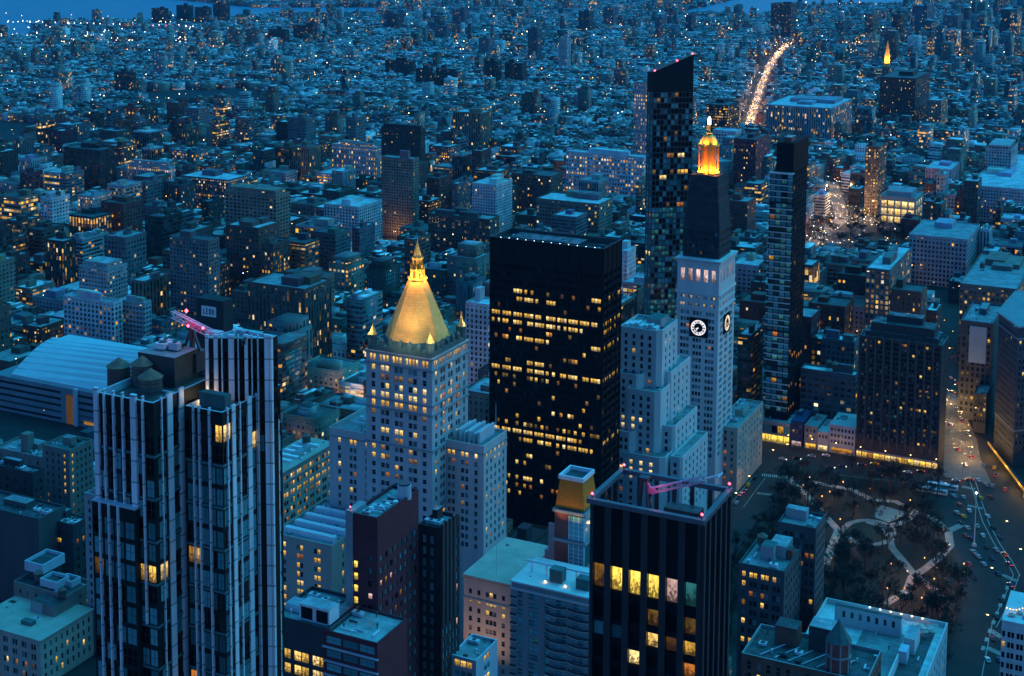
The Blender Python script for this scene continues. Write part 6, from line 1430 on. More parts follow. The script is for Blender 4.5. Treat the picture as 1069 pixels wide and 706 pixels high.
# prow shaped building at the right edge and its neighbours
def wedge_building():
    pr = at_z(1043, 325, 87); prow = (pr[0], pr[1]); g = []
    a = at_z(1043, 325, 87); b2 = (a[0] + 3, a[1] + 58); c2 = (a[0] + 34, a[1] + 62); d2 = (a[0] + 24, a[1] - 22); e2 = (a[0] + 15, a[1] - 30)
    poly = [a, e2, d2, c2, b2]
    t = Thing('wedge_building', 'dark stone wedge shaped building with heavy cornice at the right edge', 'building', a[0] + 12, a[1] + 20); b = t.mb()
    for i in range(5):
        p, q = poly[i], poly[(i + 1) % 5]; L = math.hypot(q[0] - p[0], q[1] - p[1])
        wall(b, p, q, 0, 87, t.wins if i in (0, 4, 1) else None, str(i), pat=max(2, int(L / 3.0)), ww=1.3, wh=2.1, floor=3.9, top=5.5, ins=.4, zmin=8)
    b.part('wall', solid('wedge_stone', (.085, .09, .1), var=.2, scale=.15)); rooftop(t, poly, 87.01, roof_grey, grey_stone, 1.4)
    for zz, e in ((86.5, 1.4), (79, .5), (22, .5)):
        m_ = t.mb(); cx = sum(p[0] for p in poly) / 5; cy = sum(p[1] for p in poly) / 5
        pl = [(p[0] + (p[0] - cx) / math.hypot(p[0] - cx, p[1] - cy) * e * 1.2, p[1] + (p[1] - cy) / math.hypot(p[0] - cx, p[1] - cy) * e * 1.2) for p in poly]; m_.prism(pl, zz - .5, zz + .45, bottom=True); m_.part('cornice', grey_stone)
    set_windows(t, lit_random(.05, seed=90), dark_metal, 100, 1); claim(a[0] - 14, a[0] + 40, a[1] - 32, a[1] + 64, 90)
wedge_building()
def banner_building():
    t = masonry('banner_building', 'dark office building carrying a huge blank pale banner on its front', 'office building', (1037, 338), 1003, 1048, 965.0, solid('banner_wall', (.10, .105, .115), var=.2, scale=.15), '_w_w_w_w_w_w_', '_w_w_w_w_', ww=1.6, wh=2.4, floor=4.0, top=3, zmin=5, lit=lit_random(.1, seed=24), own=60, bulk=1, units=2, seed=24,
        extra=lambda t, u0, u1, v0, v1, z, rg: (lambda m_: (m_.box(at_v(1012, 350, v0)[0], at_v(1030, 350, v0)[0], v0 - .5, v0 - .2, at_v(1020, 379, v0)[1], at_v(1020, 341, v0)[1]), m_.part('banner', solid('banner_cloth', (.45, .58, .64), var=.12, scale=.1))))(t.mb()))
banner_building()
masonry('low_corner_building', 'small dark building with a bright sloping roof beside the lit avenue', 'building', (1030, 412), 1017, 1038, 942.0, solid('low_dark', (.09, .09, .095), var=.2), '_w_w_w_w_', '_w_w_w_', ww=1.3, wh=2, floor=3.8, top=2, zmin=5, lit=lit_random(.2, seed=25), own=30, bulk=0, units=1, roof=roof_pale)
masonry('avenue_side_building', 'pale building with lit shop floor along the avenue right of the clock tower', 'loft building', (770, 447), 745, 789, 775.0, tan_stone, '_w_w_w_', '_w_w_w_w_w_w_w_w_', ww=1.5, wh=2.2, floor=3.9, top=2.6, zmin=4, lit=lit_random(.22, (1, 2, 3), (2, 2, 1), 27), own=60, depth=52, roof=roof_grey, seed=27, units=5)

# curved hall with banded front and pale sloping roof, left
def banded_hall():
    v0 = 690.0; f = foot(112, 418, -8, None, v=v0); u0, u1, z = f[0], f[1] + 14, f[4] + 3
    t = Thing('banded_hall', 'wide college hall with banded grey front and pale curved metal roof, left', 'hall', (u0 + u1) / 2, v0 + 35)
    b = t.mb(); P = rect(u0, u1, v0, v0 + 62); b.prism(P, 0, z); b.part('wall', solid('hall_panel', (.2, .235, .26), rough=.5, var=.15, scale=.1))
    for k in range(9):
        zz = z - 3 - k * 4.4
        for (a, c) in ((.01, .53), (.66, .99)):
            m_ = t.mb(); m_.box(u0 + (u1 - u0) * a, u0 + (u1 - u0) * c, v0 - .06, v0 + .1, zz - 1.5, zz); m_.part('window_band', MATS['dark_glass'])
    m_ = t.mb(); x = u0 + (u1 - u0) * .57
    m_.box(x, x + 6, v0 - .08, v0 + .1, z - 42, z - 4); m_.part('window', MATS['lit_dim'])
    m_ = t.mb(); m_.box(x + 7.5, x + 10.5, v0 - 1.6, v0 - .02, 0, z + 1); m_.part('pier', pale_metal)
    # roof: a curved shell rising from the front, standing-seam panels
    q = []; ru0, ru1 = u0 + 14, u1 + 2; n = 8
    for i in range(n + 1):
        f_ = i / n; q.append((v0 + 3 + 40 * f_, z + 1 + 15 * math.sin(f_ * math.pi / 2)))
    m_ = t.mb()
    for i in range(n): m_.quad([(ru0, q[i][0], q[i][1]), (ru1, q[i][0], q[i][1]), (ru1, q[i + 1][0], q[i + 1][1] + 3), (ru0, q[i + 1][0], q[i + 1][1])])
    m_.quad([(ru0, p[0], p[1]) for p in q[::-1]] + [(ru0, q[0][0], z - .1), (ru0, q[-1][0], z - .1)][0:0] or [(ru0, q[0][0], q[0][1])] * 3)
    m_.box(ru0, ru1, v0 + 2.4, v0 + 3.2, z, z + 1.6); m_.box(ru0, ru1, v0 + 43, v0 + 58, z, z + 14)
    m_.quad([(ru1, q[0][0], z), (ru1, q[-1][0], z), (ru1, q[-1][0], q[-1][1]), (ru1, q[n // 2][0], q[n // 2][1]), (ru1, q[0][0], q[0][1])])
    m_.quad([(ru0, q[-1][0], z), (ru0, q[0][0], z), (ru0, q[0][0], q[0][1]), (ru0, q[n // 2][0], q[n // 2][1]), (ru0, q[-1][0], q[-1][1])])
    m_.part('roof', solid('pale_roof_metal', (.5, .57, .6), rough=.5, var=.08, scale=.05))
    for i in range(1, n): m_ = t.mb(); m_.box(ru0, ru1, q[i][0] - .15, q[i][0] + .15, q[i][1] - .1, q[i][1] + .25); m_.part('roof_seam', grey_stone)
    m_ = t.mb(); m_.box(u0 + (u1 - u0) * .70, u0 + (u1 - u0) * .8, v0 - .09, v0, z - 22, z - 19.6); m_.part('window', MATS['lit_orange'])
    m_ = t.mb(); m_.box(u0 + (u1 - u0) * .78, u0 + (u1 - u0) * .9, v0 + 2.3, v0 + 2.39, z + .1, z + 1.5); m_.part('window', MATS['lit_orange'])
    claim(u0 - 2, u1 + 3, v0 - 2, v0 + 65, z + 16)
banded_hall()
# near buildings at lower left
def rooftank(t, u0, u1, v0, v1, z, rg): water_tank(t, u0 + 6, v0 + 9, z - 1, 2.4, 4.0)
masonry('copper_roofed_house', 'dark stone house with green copper roof and a lit stair column, lower left', 'apartment block', (72, 470), 44, 97, 560.0, brown_stone, '_w_w_w_w_', '_w_w_w_w_w_', ww=1.2, wh=2.0, floor=3.9, top=3, zmin=5, lit=lambda tg, r, c, n: (1 if (tg == 'N' and c == n - 1) or (tg == 'W' and c == 0) else 0) if r < 6 else 4 if c == 0 else 0, own=60, roof=copper, units=2, seed=33)
def steam_extra(t, u0, u1, v0, v1, z, rg):
    m_ = t.mb(); m_.box(u0 + 16, u0 + 21, v0 + 4, v0 + 9, z - 1, z + 9); m_.part('chimney', brown_stone)
masonry('old_brown_block', 'old brown block with a tall chimney house behind the black roofed block, lower left', 'apartment block', (46, 478), -6, 72, 572.0, brown_stone, '_w_w_w_w_w_w_', '_w_w_w_', ww=1.2, wh=2.0, floor=3.9, top=3, zmin=5, lit=lit_random(.04, seed=34), own=40, units=3, seed=34, extra=steam_extra)
masonry('black_roofed_block', 'black block with round roof vents near the left edge', 'office building', (34, 494), -20, 46, 520.0, solid('block_black', (.035, .037, .04), var=.2), '_w_w_w_w_w_', '_w_w_', ww=1.5, wh=2, floor=4, top=5, zmin=5, lit=lit_random(.03, (3,), (1,), 35), own=30, units=4, seed=35)
masonry('terrace_office', 'low office with white roof terrace and a row of yellow windows, lower left', 'office building', (76, 548), 40, 92, 500.0, dark_metal, '_w.w.w.w_', '_w_w_', ww=1.5, wh=2.3, floor=4.2, top=4, zmin=5, lit=lambda tg, r, c, n: 1 if r == 1 and tg == 'N' else 3 if r == 1 else 0, own=30, roof=roof_pale, units=3, seed=36)
masonry('blank_sided_block', 'dark block with a long blank front wall at the left edge', 'building', (40, 542), -40, 60, 488.0, solid('blank_wall', (.075, .075, .08), var=.25, scale=.1, streak=1), None, None, lit=None, own=0, roof=roof_tar, units=5, seed=37, depth=18)
def pale_roof_extra(t, u0, u1, v0, v1, z, rg):
    m_ = t.mb(); m_.box(u1 - 23, u1 - 9, v0 + 18, v0 + 30, z - 1, z + 5, 0, 1); o = m_.part('roof_house', [brown_stone, roof_tar]); m_ = t.mb(); m_.box(u1 - 23, u1 - 16, v0 + 17.9, v0 + 17.99, z - 1, z + 5); m_.part('door_wall', concrete, o)
    water_tank(t, u1 - 12, v0 + 26, z + 4.5, 1.9, 2.6)
    m_ = t.mb(); m_.box(u1 - 18, u1 - 12, v0 + 7, v0 + 10, z - .6, z + 2.0); m_.part('cooling_unit', copper)
masonry('pale_roofed_block', 'stone block with a wide bright roof and dark roof house, bottom left corner', 'office building', (42, 669), -30, 97, 436.0, tan_stone, '_w.w_w.w_w.w_w.w_w.w_w.w_w.w_', '_w_w_w_w_w_w_w_w_w_', ww=1.2, wh=2.6, floor=4.4, top=2.6, zmin=2, lit=lit_random(.04, seed=38, bands={2: .4}), own=80, roof=roofing('roof_blue', (.19, .21, .22), .5), units=7, bulk=0, seed=38, extra=pale_roof_extra, cornice=[(0, .7, tan_stone)])
def tray_roofs(t, u0, u1, v0, v1, z, rg):
    for (a, c, e, f_, zz, h) in ((1, 12, 6, 20, 3, 4.5), (14, 24, 2, 10, 0, 3.5), (19, 27, 8, 14, -1, 3.0)):
        m_ = t.mb(); Q = rect(u0 + a, u0 + c, v0 + e, v0 + f_); m_.prism(Q, z + zz, z + zz + h, top=False); parapet(m_, Q, z + zz + h - 1.5, 1.5, .5); m_.quad([(*p, z + zz + h - 1.5) for p in Q], 1); m_.part('roof_tray', [pale_metal, roof_tar])
        m_ = t.mb(); m_.box(u0 + a + 1.2, u0 + c - 1.2, v0 + e + 1.2, v0 + f_ - 1.2, z - 1, z + zz + .1); m_.part('machine_room', dark_metal)
    water_tank(t, u0 + 10.5, v0 + 4.5, z - 1, 1.8, 3.2)
masonry('tray_roofed_block', 'dark block topped by white rimmed roof trays and a wooden tank, lower left', 'building', (70, 622), 14, 97, 462.0, brown_stone, '_w_w_w_w_w_w_', '_w_w_w_', ww=1.2, wh=2, floor=4, top=3, zmin=2, lit=lit_random(.03, seed=39), own=30, roof=roof_tar, units=3, seed=39, extra=tray_roofs)
masonry('pale_side_block', 'pale building half hidden right behind the left edge of the finned tower', 'building', (104, 518), 88, 112, 470.0, concrete, '_w_w_', None, ww=1.3, wh=2, floor=3.8, top=3, zmin=2, lit=lit_random(.03, seed=41), own=12, units=0, seed=41)

# ------------------------------------------------------------------ all the rest of the city, block by block
rng = random.Random(2024)
gold_v = [0.618034]
PALETTE = [('tan', .14), ('brown', .2), ('dark brown', .12), ('red brick', .19), ('maroon', .04), ('grey', .18), ('pale', .1), ('white', .05), ('blue grey', .05), ('dark grey', .04)]
names_, wts_ = zip(*PALETTE)
FA = np.array(FOOT)
def inside(u, v, poly):
    c = False; n = len(poly)
    for i in range(n):
        a, b = poly[i], poly[i - 1]
        if (a[1] > v) != (b[1] > v) and u < (b[0] - a[0]) * (v - a[1]) / (b[1] - a[1]) + a[0]: c = not c
    return c
USQ = gp((845, 232), (948, 236), (950, 258), (838, 262))
OPEN = [[(-232, 560), (-62, 560), (-62, 905), (-150, 905), (-150, 863), (-232, 863)], USQ, gp((915, 215), (1000, 236), (950, 236), (845, 232)), gp((142, 96), (275, 92), (275, 114), (150, 112))] + RIVERS
AVE = [gp((778, 142), (783, 128), (788, 112), (794, 93), (801, 75), (810, 60), (822, 48)), gp((880, 80), (893, 45)), gp((838, 86), (858, 50)), gp((985, 410), (1005, 455), (1012, 490)), gp((838, 262), (880, 228), (868, 190)), gp((1000, 400), (960, 300))]
def near_line(u, v, line, d):
    for a, b in zip(line, line[1:]):
        ax, ay, bx, by = *a, *b; L2 = (bx - ax) ** 2 + (by - ay) ** 2; t = max(0, min(1, ((u - ax) * (bx - ax) + (v - ay) * (by - ay)) / L2))
        if (ax + t * (bx - ax) - u) ** 2 + (ay + t * (by - ay) - v) ** 2 < d * d: return True
    return False
B_ = []                       # u, v centre; half sizes; height; turn; wall; roof
def add_lot(u, v, hw, hd, z, turn=0.0):
    if len(FA) and turn == 0 or v < 1700:
        hit = (FA[:, 0] < u + hw) & (FA[:, 1] > u - hw) & (FA[:, 2] < v + hd) & (FA[:, 3] > v - hd)
        if hit.any(): return
    elif ((FA[:, 0] < u + hw) & (FA[:, 1] > u - hw) & (FA[:, 2] < v + hd) & (FA[:, 3] > v - hd)).any(): return
    x, y = UX * u + VX * v, UY * u + VY * v
    if y < 480 or abs(x) > y * .40 + 60: return
    for p in OPEN:
        if inside(u, v, p): return
    for l in AVE:
        if near_line(u, v, l, (17 if l is AVE[0] else 11) + hw * .8): return
    px, py = pix(u, v, z)
    if u > -64 and v < 960 and pix(u - hw, v - hd, z)[0] < 1100: return
    if py < -60: return
    if px < 112 and 380 < py < 455 and v < 688: return
    while 835 < px < 968 and 200 < py < 266 and v < 1490 and z > 9: z -= 3; px, py = pix(u, v, z)
    B_.append((u, v, hw, hd, z, turn, rng.choices(names_, wts_)[0], rng.choices(('pale', 'grey', 'dark', 'bright'), (.28, .36, .26, .10))[0]))
# near districts on the street grid
v = 470.0
while v < 1750:
    depth = 30.0
    for half in (0, 1):
        vc = v + (15.5 if half == 0 else 47.5)
        u = -1500.0
        while u < 700:
            if abs(((u + 226) % 262) - 0) < 22: u += 24; continue
            w_ = rng.choice((8, 10, 14, 18, 24, 30)) * rng.uniform(.85, 1.15)
            dist = vc
            if u < -420: h = rng.uniform(13, 26) if rng.random() < .82 else rng.uniform(30, 58)
            elif dist < 1350: h = rng.uniform(18, 46) if rng.random() < .8 else rng.uniform(46, 66)
            else: h = rng.uniform(15, 34) if rng.random() < .82 else rng.uniform(34, 60)
            if dist < 620: h = min(h, 34)
            add_lot(u + w_ / 2, vc + rng.uniform(-1, 1), w_ / 2 - .15, depth / 2 - rng.uniform(0, 3), h)
            u += w_ + (.3 if rng.random() < .85 else rng.uniform(2, 8))
    v += 80.0
near_n = len(B_)
# farther districts: several grids at their own angles, smaller houses, slabs of housing near the river
def district(test, turn, hlo, hhi, tall, tlo, thi, wide=1.0, ave=200.0):
    ct, st_ = math.cos(turn), math.sin(turn)
    for i in range(-75, 76):
        for half in (0, 1):
            a = -5200.0; base = (hlo + hhi) / 2
            vv0 = i * 64.0 + (13 if half == 0 else 39)
            while a < 5200:
                if (a % ave) < 18: a += 18; continue
                w_ = rng.choice((7, 8, 12, 16, 22)) * wide * rng.uniform(.85, 1.2)
                uu, vv = a + w_ / 2, vv0
                u = -900 + uu * ct - vv * st_; v = 3600 + uu * st_ + vv * ct
                a += w_ + .4
                if not test(u, v): continue
                if rng.random() < .16: base = rng.uniform(hlo, hhi)
                h = max(7, base + rng.uniform(-2.2, 2.2)) if rng.random() > tall else rng.uniform(tlo, thi)
                add_lot(u, v, w_ / 2, 12.0 - rng.uniform(0, 2.5), h, turn)
DV = lambda u, v: v + .18 * u
district(lambda u, v: v >= 1755 and u < -700 and DV(u, v) < 3000, R(0.01), 11, 21, .02, 30, 50)
district(lambda u, v: v >= 1755 and u >= -700 and v < 3300, R(-12), 12, 28, .05, 32, 58, 1.15)
district(lambda u, v: DV(u, v) >= 3000 and u < -700 and v < 7400, R(24), 11, 22, .03, 30, 55, 1.3)
district(lambda u, v: v >= 3300 and u >= -700 and v < 7400, R(-24), 13, 34, .08, 45, 95, 1.4)

def rot_corners(u, v, hw, hd, turn):
    c, s = math.cos(turn), math.sin(turn)
    return [(u + a * hw * c - b * hd * s, v + a * hw * s + b * hd * c) for a, b in ((-1, -1), (1, -1), (1, 1), (-1, 1))]
# which of them show largest in the picture: paint their outlines far to near on a small canvas
CW, CH = 535, 353
canvas = np.full((CH, CW), -1, dtype=np.int32)
jobs = []
for i, q in enumerate(B_):
    cs = rot_corners(*q[:4], q[5]); top = [pix(*c, q[4]) for c in cs]; bot = [pix(*c, 0) for c in cs[:3]]
    xs = [p[0] for p in top]; yt = min(p[1] for p in top); yb = max(p[1] for p in bot)
    jobs.append((UY * q[0] + VY * q[1], i, min(xs), max(xs), (yt + top[0][1]) / 2, yb))
for (a0, a1, b0, b1, z) in FOOT:
    cs = [(a0 + 2, b0 + 2), (a1 - 2, b0 + 2), (a1 - 2, b1 - 2)]; xs = [pix(*c, z)[0] for c in cs]
    uc, vc = (a0 + a1) / 2, b0 + 4
    jobs.append((UY * uc + VY * vc, -2, min(xs), max(xs), pix(*cs[1], z)[1], pix(*cs[1], 0)[1]))
jobs.sort(key=lambda j: -j[0])
for (_, i, x0, x1, y0, y1) in jobs:
    X0, X1, Y0, Y1 = max(0, int(x0 / 2)), min(CW, int(x1 / 2 + 1)), max(0, int(y0 / 2)), min(CH, int(y1 / 2 + 1))
    if X0 < X1 and Y0 < Y1: canvas[Y0:Y1, X0:X1] = i
cnt = np.bincount(canvas[canvas >= 0], minlength=len(B_)) if (canvas >= 0).any() else np.zeros(len(B_))
order = np.argsort(-cnt)
OWN = [int(i) for i in order if cnt[i] > 3 and B_[i][5] == 0.0][:215]
own_set = set(OWN)
# labels that single each one out: look, and its rank and side by the nearest landmark
LAND = [('the gilded pyramid', 437, 320), ('the black slab', 580, 380), ('the clock tower', 737, 340), ('the slanted glass tower', 702, 170), ('the slim glass tower', 822, 300), ('the ribbed apartment tower', 945, 430), ('the white finned tower', 195, 480), ('the glowing store', 940, 215),
        ('the tall brown slab', 418, 205), ('the corner tower', 203, 290), ('the banded hall', 70, 400), ('the wedge building', 1055, 410), ('the colonnaded block', 625, 170), ('the dark housing slab', 945, 110), ('the brown housing tower', 92, 180), ('the brown stone apartment house', 300, 350), ('the white apartment tower', 512, 208), ('the beige loft block', 1035, 308), ('the pale corner house', 95, 335), ('the tan slab', 493, 132), ('the lit avenue', 795, 90)]
info = []
for i in OWN:
    u, v, hw, hd, z, turn, wc, rc = B_[i]; x, y = pix(u, v - hd, z)
    nm, lx, ly = min(LAND, key=lambda l: (l[1] - x) ** 2 + 1.6 * (l[2] - y) ** 2)
    dx, dy = x - lx, y - ly
    side = ('above' if dy < 0 else 'below') if abs(dy) > abs(dx) * .9 else ('left of' if dx < 0 else 'right of')
    info.append([i, nm, side, math.hypot(dx, dy), wc, rc])
ORD = ['nearest', 'second nearest', 'third nearest', 'fourth nearest', 'fifth nearest', 'sixth nearest', 'seventh nearest', 'eighth nearest', 'ninth nearest', 'tenth nearest', 'eleventh nearest', 'twelfth nearest']
rank = {}
for q in sorted(info, key=lambda q: q[3]):
    key = (q[1], q[2], q[4]); rank[key] = rank.get(key, 0) + 1; q.append(rank[key])
for (i, nm, side, _, wc, rc, rk) in info:
    u, v, hw, hd, z, turn, _, _ = B_[i]
    nearb = UY * u + VY * v < 1500
    kind = ('row_house', 'row house') if z < 20 else ('loft_building', 'loft building') if z < 36 else ('apartment_block', 'apartment block')
    tall = 'low' if z < 20 else 'mid height' if z < 36 else 'tall'
    tank = 1 if nearb and rng.random() < .4 else 0; un = rng.choice((0, 1, 2, 3)) if nearb else 0; bk = rng.choice((1, 1, 2)) if nearb else 1
    lab = f'{wc} {tall} {kind[1]} with {rc} roof, {ORD[min(rk, 12) - 1]} {wc} one {side} {nm}'
    lw = lab.split()
    if len(lw) > 16: lab = f'{wc} {kind[1]} with {rc} roof, {ORD[min(rk, 12) - 1]} {wc} one {side} {nm}'
    if len(lab.split()) > 16: lab = f'{wc} building with {rc} roof, {ORD[min(rk, 12) - 1]} {wc} {side} {nm}'
    city_building(kind[0], lab, kind[1], (u - hw, u + hw, v - hd, v + hd, z), wc, rc, rng.uniform(2.6, 4.2), rng.uniform(3.2, 4.2), rng.choice((rng.uniform(.36, .55), rng.uniform(.36, .55), .92)), rng.choice((.01, .02, .03, .05, .1, .22)) * (1 if z > 15 else .5), rng, 'ordinary buildings of the blocks around the towers', bk, tank, un) if turn == 0 else None
    if turn != 0: own_set.discard(i)

def city_mass():
    """everything beyond those: one object"""
    rows = []
    for i, q in enumerate(B_):
        if i in own_set: continue
        u, v, hw, hd, z, turn, wc, rc = q
        wcol = np.minimum(np.array(WALLC[wc]) * rng.uniform(.6, 1.5), .75); rcol = np.minimum(np.array(ROOFC[rc]) * rng.uniform(.55, 1.5), .8)
        far = UY * u + VY * v
        lit = rng.choice((.015, .03, .05, .08, .13, .24))
        win = (rng.uniform(2.6, 4.2), rng.uniform(3.2, 4.0), rng.choice((rng.uniform(.36, .56), rng.uniform(.36, .56), .92)), rng.random())
        rows.append((u, v, hw, hd, 0, z, turn, *wcol, lit, *rcol, 0, *win))
        nb = 1 if rng.random() < .75 else 2
        if far < 1700: nb += 3
        if z > 26 and rng.random() < .5:
            f = rng.uniform(.55, .85); hh = rng.uniform(3.5, 11); a, b = rng.uniform(-.1, .15) * hw, rng.uniform(0, .2) * hd; c, s = math.cos(turn), math.sin(turn)
            rows.append((u + a * c - b * s, v + a * s + b * c, hw * f, hd * f, z, z + hh, turn, *wcol, lit, *rcol, 0, *win))
        for _ in range(nb):
            bw, bd = hw * rng.uniform(.18, .42), hd * rng.uniform(.12, .36); a, b = rng.uniform(-.5, .5) * hw, rng.uniform(-.5, .5) * hd
            c, s = math.cos(turn), math.sin(turn); bc = wcol * rng.uniform(.5, 1.6) if rng.random() < .7 else np.array((.5, .52, .54)) * rng.uniform(.5, 1.2)
            rows.append((u + a * c - b * s, v + a * s + b * c, bw, bd, z, z + rng.uniform(1.8, 4.8), turn, *bc, 0, *(rcol * rng.uniform(.6, 1.5)), 0, 3, 40, 0, .3))
        if far < 2600 and hw > 3:        # parapets read as rims on the nearer roofs
            c, s = math.cos(turn), math.sin(turn)
            for (a, b, ww, dd) in ((0, -hd + .25, hw, .25), (hw - .25, 0, .25, hd), (0, hd - .25, hw, .25), (-hw + .25, 0, .25, hd)):
                rows.append((u + a * c - b * s, v + a * s + b * c, ww, dd, z, z + .9, turn, *(wcol * 1.1), 0, *(wcol * 1.25), 0, 3, 40, 0, .3))
    A = np.array(rows); n = len(A)
    cs, sn = np.cos(A[:, 6]), np.sin(A[:, 6])
    V = np.zeros((n, 8, 3))
    for k, (a, b) in enumerate(((-1, -1), (1, -1), (1, 1), (-1, 1))):
        uu = A[:, 0] + a * A[:, 2] * cs - b * A[:, 3] * sn; vv = A[:, 1] + a * A[:, 2] * sn + b * A[:, 3] * cs
        for j, zz in ((k, A[:, 4]), (k + 4, A[:, 5])):
            V[:, j, 0] = UX * uu + VX * vv; V[:, j, 1] = UY * uu + VY * vv; V[:, j, 2] = zz
    F = np.array([[0, 1, 5, 4], [1, 2, 6, 5], [2, 3, 7, 6], [3, 0, 4, 7], [4, 5, 6, 7]])
    loops = (F[None] + (np.arange(n) * 8)[:, None, None]).reshape(-1)
    me = bpy.data.meshes.new('city_buildings'); me.vertices.add(n * 8); me.vertices.foreach_set('co', V.reshape(-1))
    me.loops.add(n * 20); me.loops.foreach_set('vertex_index', loops.astype(np.int32))
    me.polygons.add(n * 5); me.polygons.foreach_set('loop_start', (np.arange(n * 5) * 4).astype(np.int32)); me.polygons.foreach_set('loop_total', np.full(n * 5, 4, np.int32))
    me.materials.append(CITY_WALL); me.materials.append(CITY_ROOF)
    me.polygons.foreach_set('material_index', np.tile(np.array([0, 0, 0, 0, 1], np.int32), n))
    H = A[:, 5] - A[:, 4]; uv = np.zeros((n, 5, 4, 2)); wl = np.stack([2 * A[:, 2], 2 * A[:, 3], 2 * A[:, 2], 2 * A[:, 3]], 1); acc = np.concatenate([np.zeros((n, 1)), np.cumsum(wl, 1)[:, :3]], 1)
    for k in range(4):
        uv[:, k, 0, 0] = acc[:, k]; uv[:, k, 3, 0] = acc[:, k]; uv[:, k, 1, 0] = acc[:, k] + wl[:, k]; uv[:, k, 2, 0] = acc[:, k] + wl[:, k]
        uv[:, k, 0, 1] = H; uv[:, k, 1, 1] = H
    ul = me.uv_layers.new(name='UVMap'); ul.data.foreach_set('uv', uv.reshape(-1).astype(np.float32))
    wa = np.repeat(np.repeat(A[:, None, 7:11], 5, 1)[:, :, None, :], 4, 2).copy(); wa[:, 4] = A[:, None, 11:15]
    wi = np.broadcast_to(A[:, None, None, 15:19], (n, 5, 4, 4))
    for nm, arr in (('wall', wa), ('win', wi)):
        at = me.attributes.new(nm, 'FLOAT_COLOR', 'CORNER'); at.data.foreach_set('color', np.ascontiguousarray(arr, dtype=np.float32).reshape(-1))
    me.update(); me.validate()
    o = bpy.data.objects.new('city_buildings', me); COL.objects.link(o); o['kind'] = 'stuff'; o['label'] = 'mass of smaller city buildings beyond the towers'; o['category'] = 'buildings'
    print('city', n, 'boxes', len(B_), 'lots', 'own', len(own_set))
city_mass()

# ------------------------------------------------------------------ the park: bare trees, lamps, flagpole
def tree_meshes(seed, H):
    rg = random.Random(seed); tb, cb = MB(), MB()
    def tube(b, p, q, r0, r1, n=5):
        d = (q - p).normalized(); a = d.orthogonal().normalized(); c = d.cross(a)
        for i in range(n):
            t0, t1 = 2 * math.pi * i / n, 2 * math.pi * (i + 1) / n
            o0, o1 = a * math.cos(t0) + c * math.sin(t0), a * math.cos(t1) + c * math.sin(t1)
            b.quad([p + o0 * r0, p + o1 * r0, q + o1 * r1, q + o0 * r1])
    def grow(p, d, L, r, lev):
        q = p + d * L
        tube(tb if lev < 2 else cb, p, q, r, max(r * .66, .085), 6 if lev < 2 else 3)
        if lev >= 6: return
        for _ in range(3 if lev < 2 else rg.choice((2, 3, 3))):
            nd = (d + Vector((rg.gauss(0, .5), rg.gauss(0, .5), rg.gauss(.06, .33)))).normalized()
            grow(q if rg.random() < .6 else p + d * L * rg.uniform(.6, 1), nd, L * rg.uniform(.62, .85), max(r * .6, .09), lev + 1)
    grow(Vector((0, 0, 0)), Vector((rg.gauss(0, .05), rg.gauss(0, .05), 1)).normalized(), H * .26, H * .022, 0)
    return tb.mesh('trunk', bark), cb.mesh('crown', twig)
TREES = [tree_meshes(s, h) for s, h in ((1, 17), (2, 20), (3, 15), (4, 22))]
def plant_tree(u, v, label, group, k, sc):
    r = bpy.data.objects.new('park_tree', None); COL.objects.link(r); r.location = W3(u, v, .1); r.rotation_euler = (0, 0, rng.uniform(0, 6.28)); r.scale = (sc, sc, sc)
    tag(r, label, 'tree', group)
    for nm, me in zip(('trunk', 'crown'), TREES[k]):
        o = bpy.data.objects.new(nm, me); COL.objects.link(o); o.parent = r
PATH_UV = [gp(*p) for p in PATHS]
nt_ = 0; spots = []
tg_ = random.Random(5)
while nt_ < 185:
    u, v = tg_.uniform(-208, -91), tg_.uniform(608, 827)
    if not inside(u, v, PARK) or any(near_line(u, v, l, 3.6) for l in PATH_UV) or ((u - oc[0]) / 14) ** 2 + ((v - oc[1]) / 18) ** 2 < 1: continue
    if any((u - a) ** 2 + (v - b) ** 2 < 24 for a, b in spots): continue
    spots.append((u, v)); nt_ += 1
    plant_tree(u, v, 'bare winter tree in the dark park among the lit paths', 'bare trees of the park', tg_.randrange(4), tg_.uniform(.75, 1.1))
nt_ = 0
while nt_ < 46:
    u, v = (lambda a: (a[0], a[1]))(at_z(tg_.uniform(842, 950), tg_.uniform(234, 260)))
    if not inside(u, v, USQ): continue
    nt_ += 1; plant_tree(u, v, 'bare tree in the far square in front of the glowing store', 'bare trees of the far square', tg_.randrange(4), tg_.uniform(.7, 1.0))

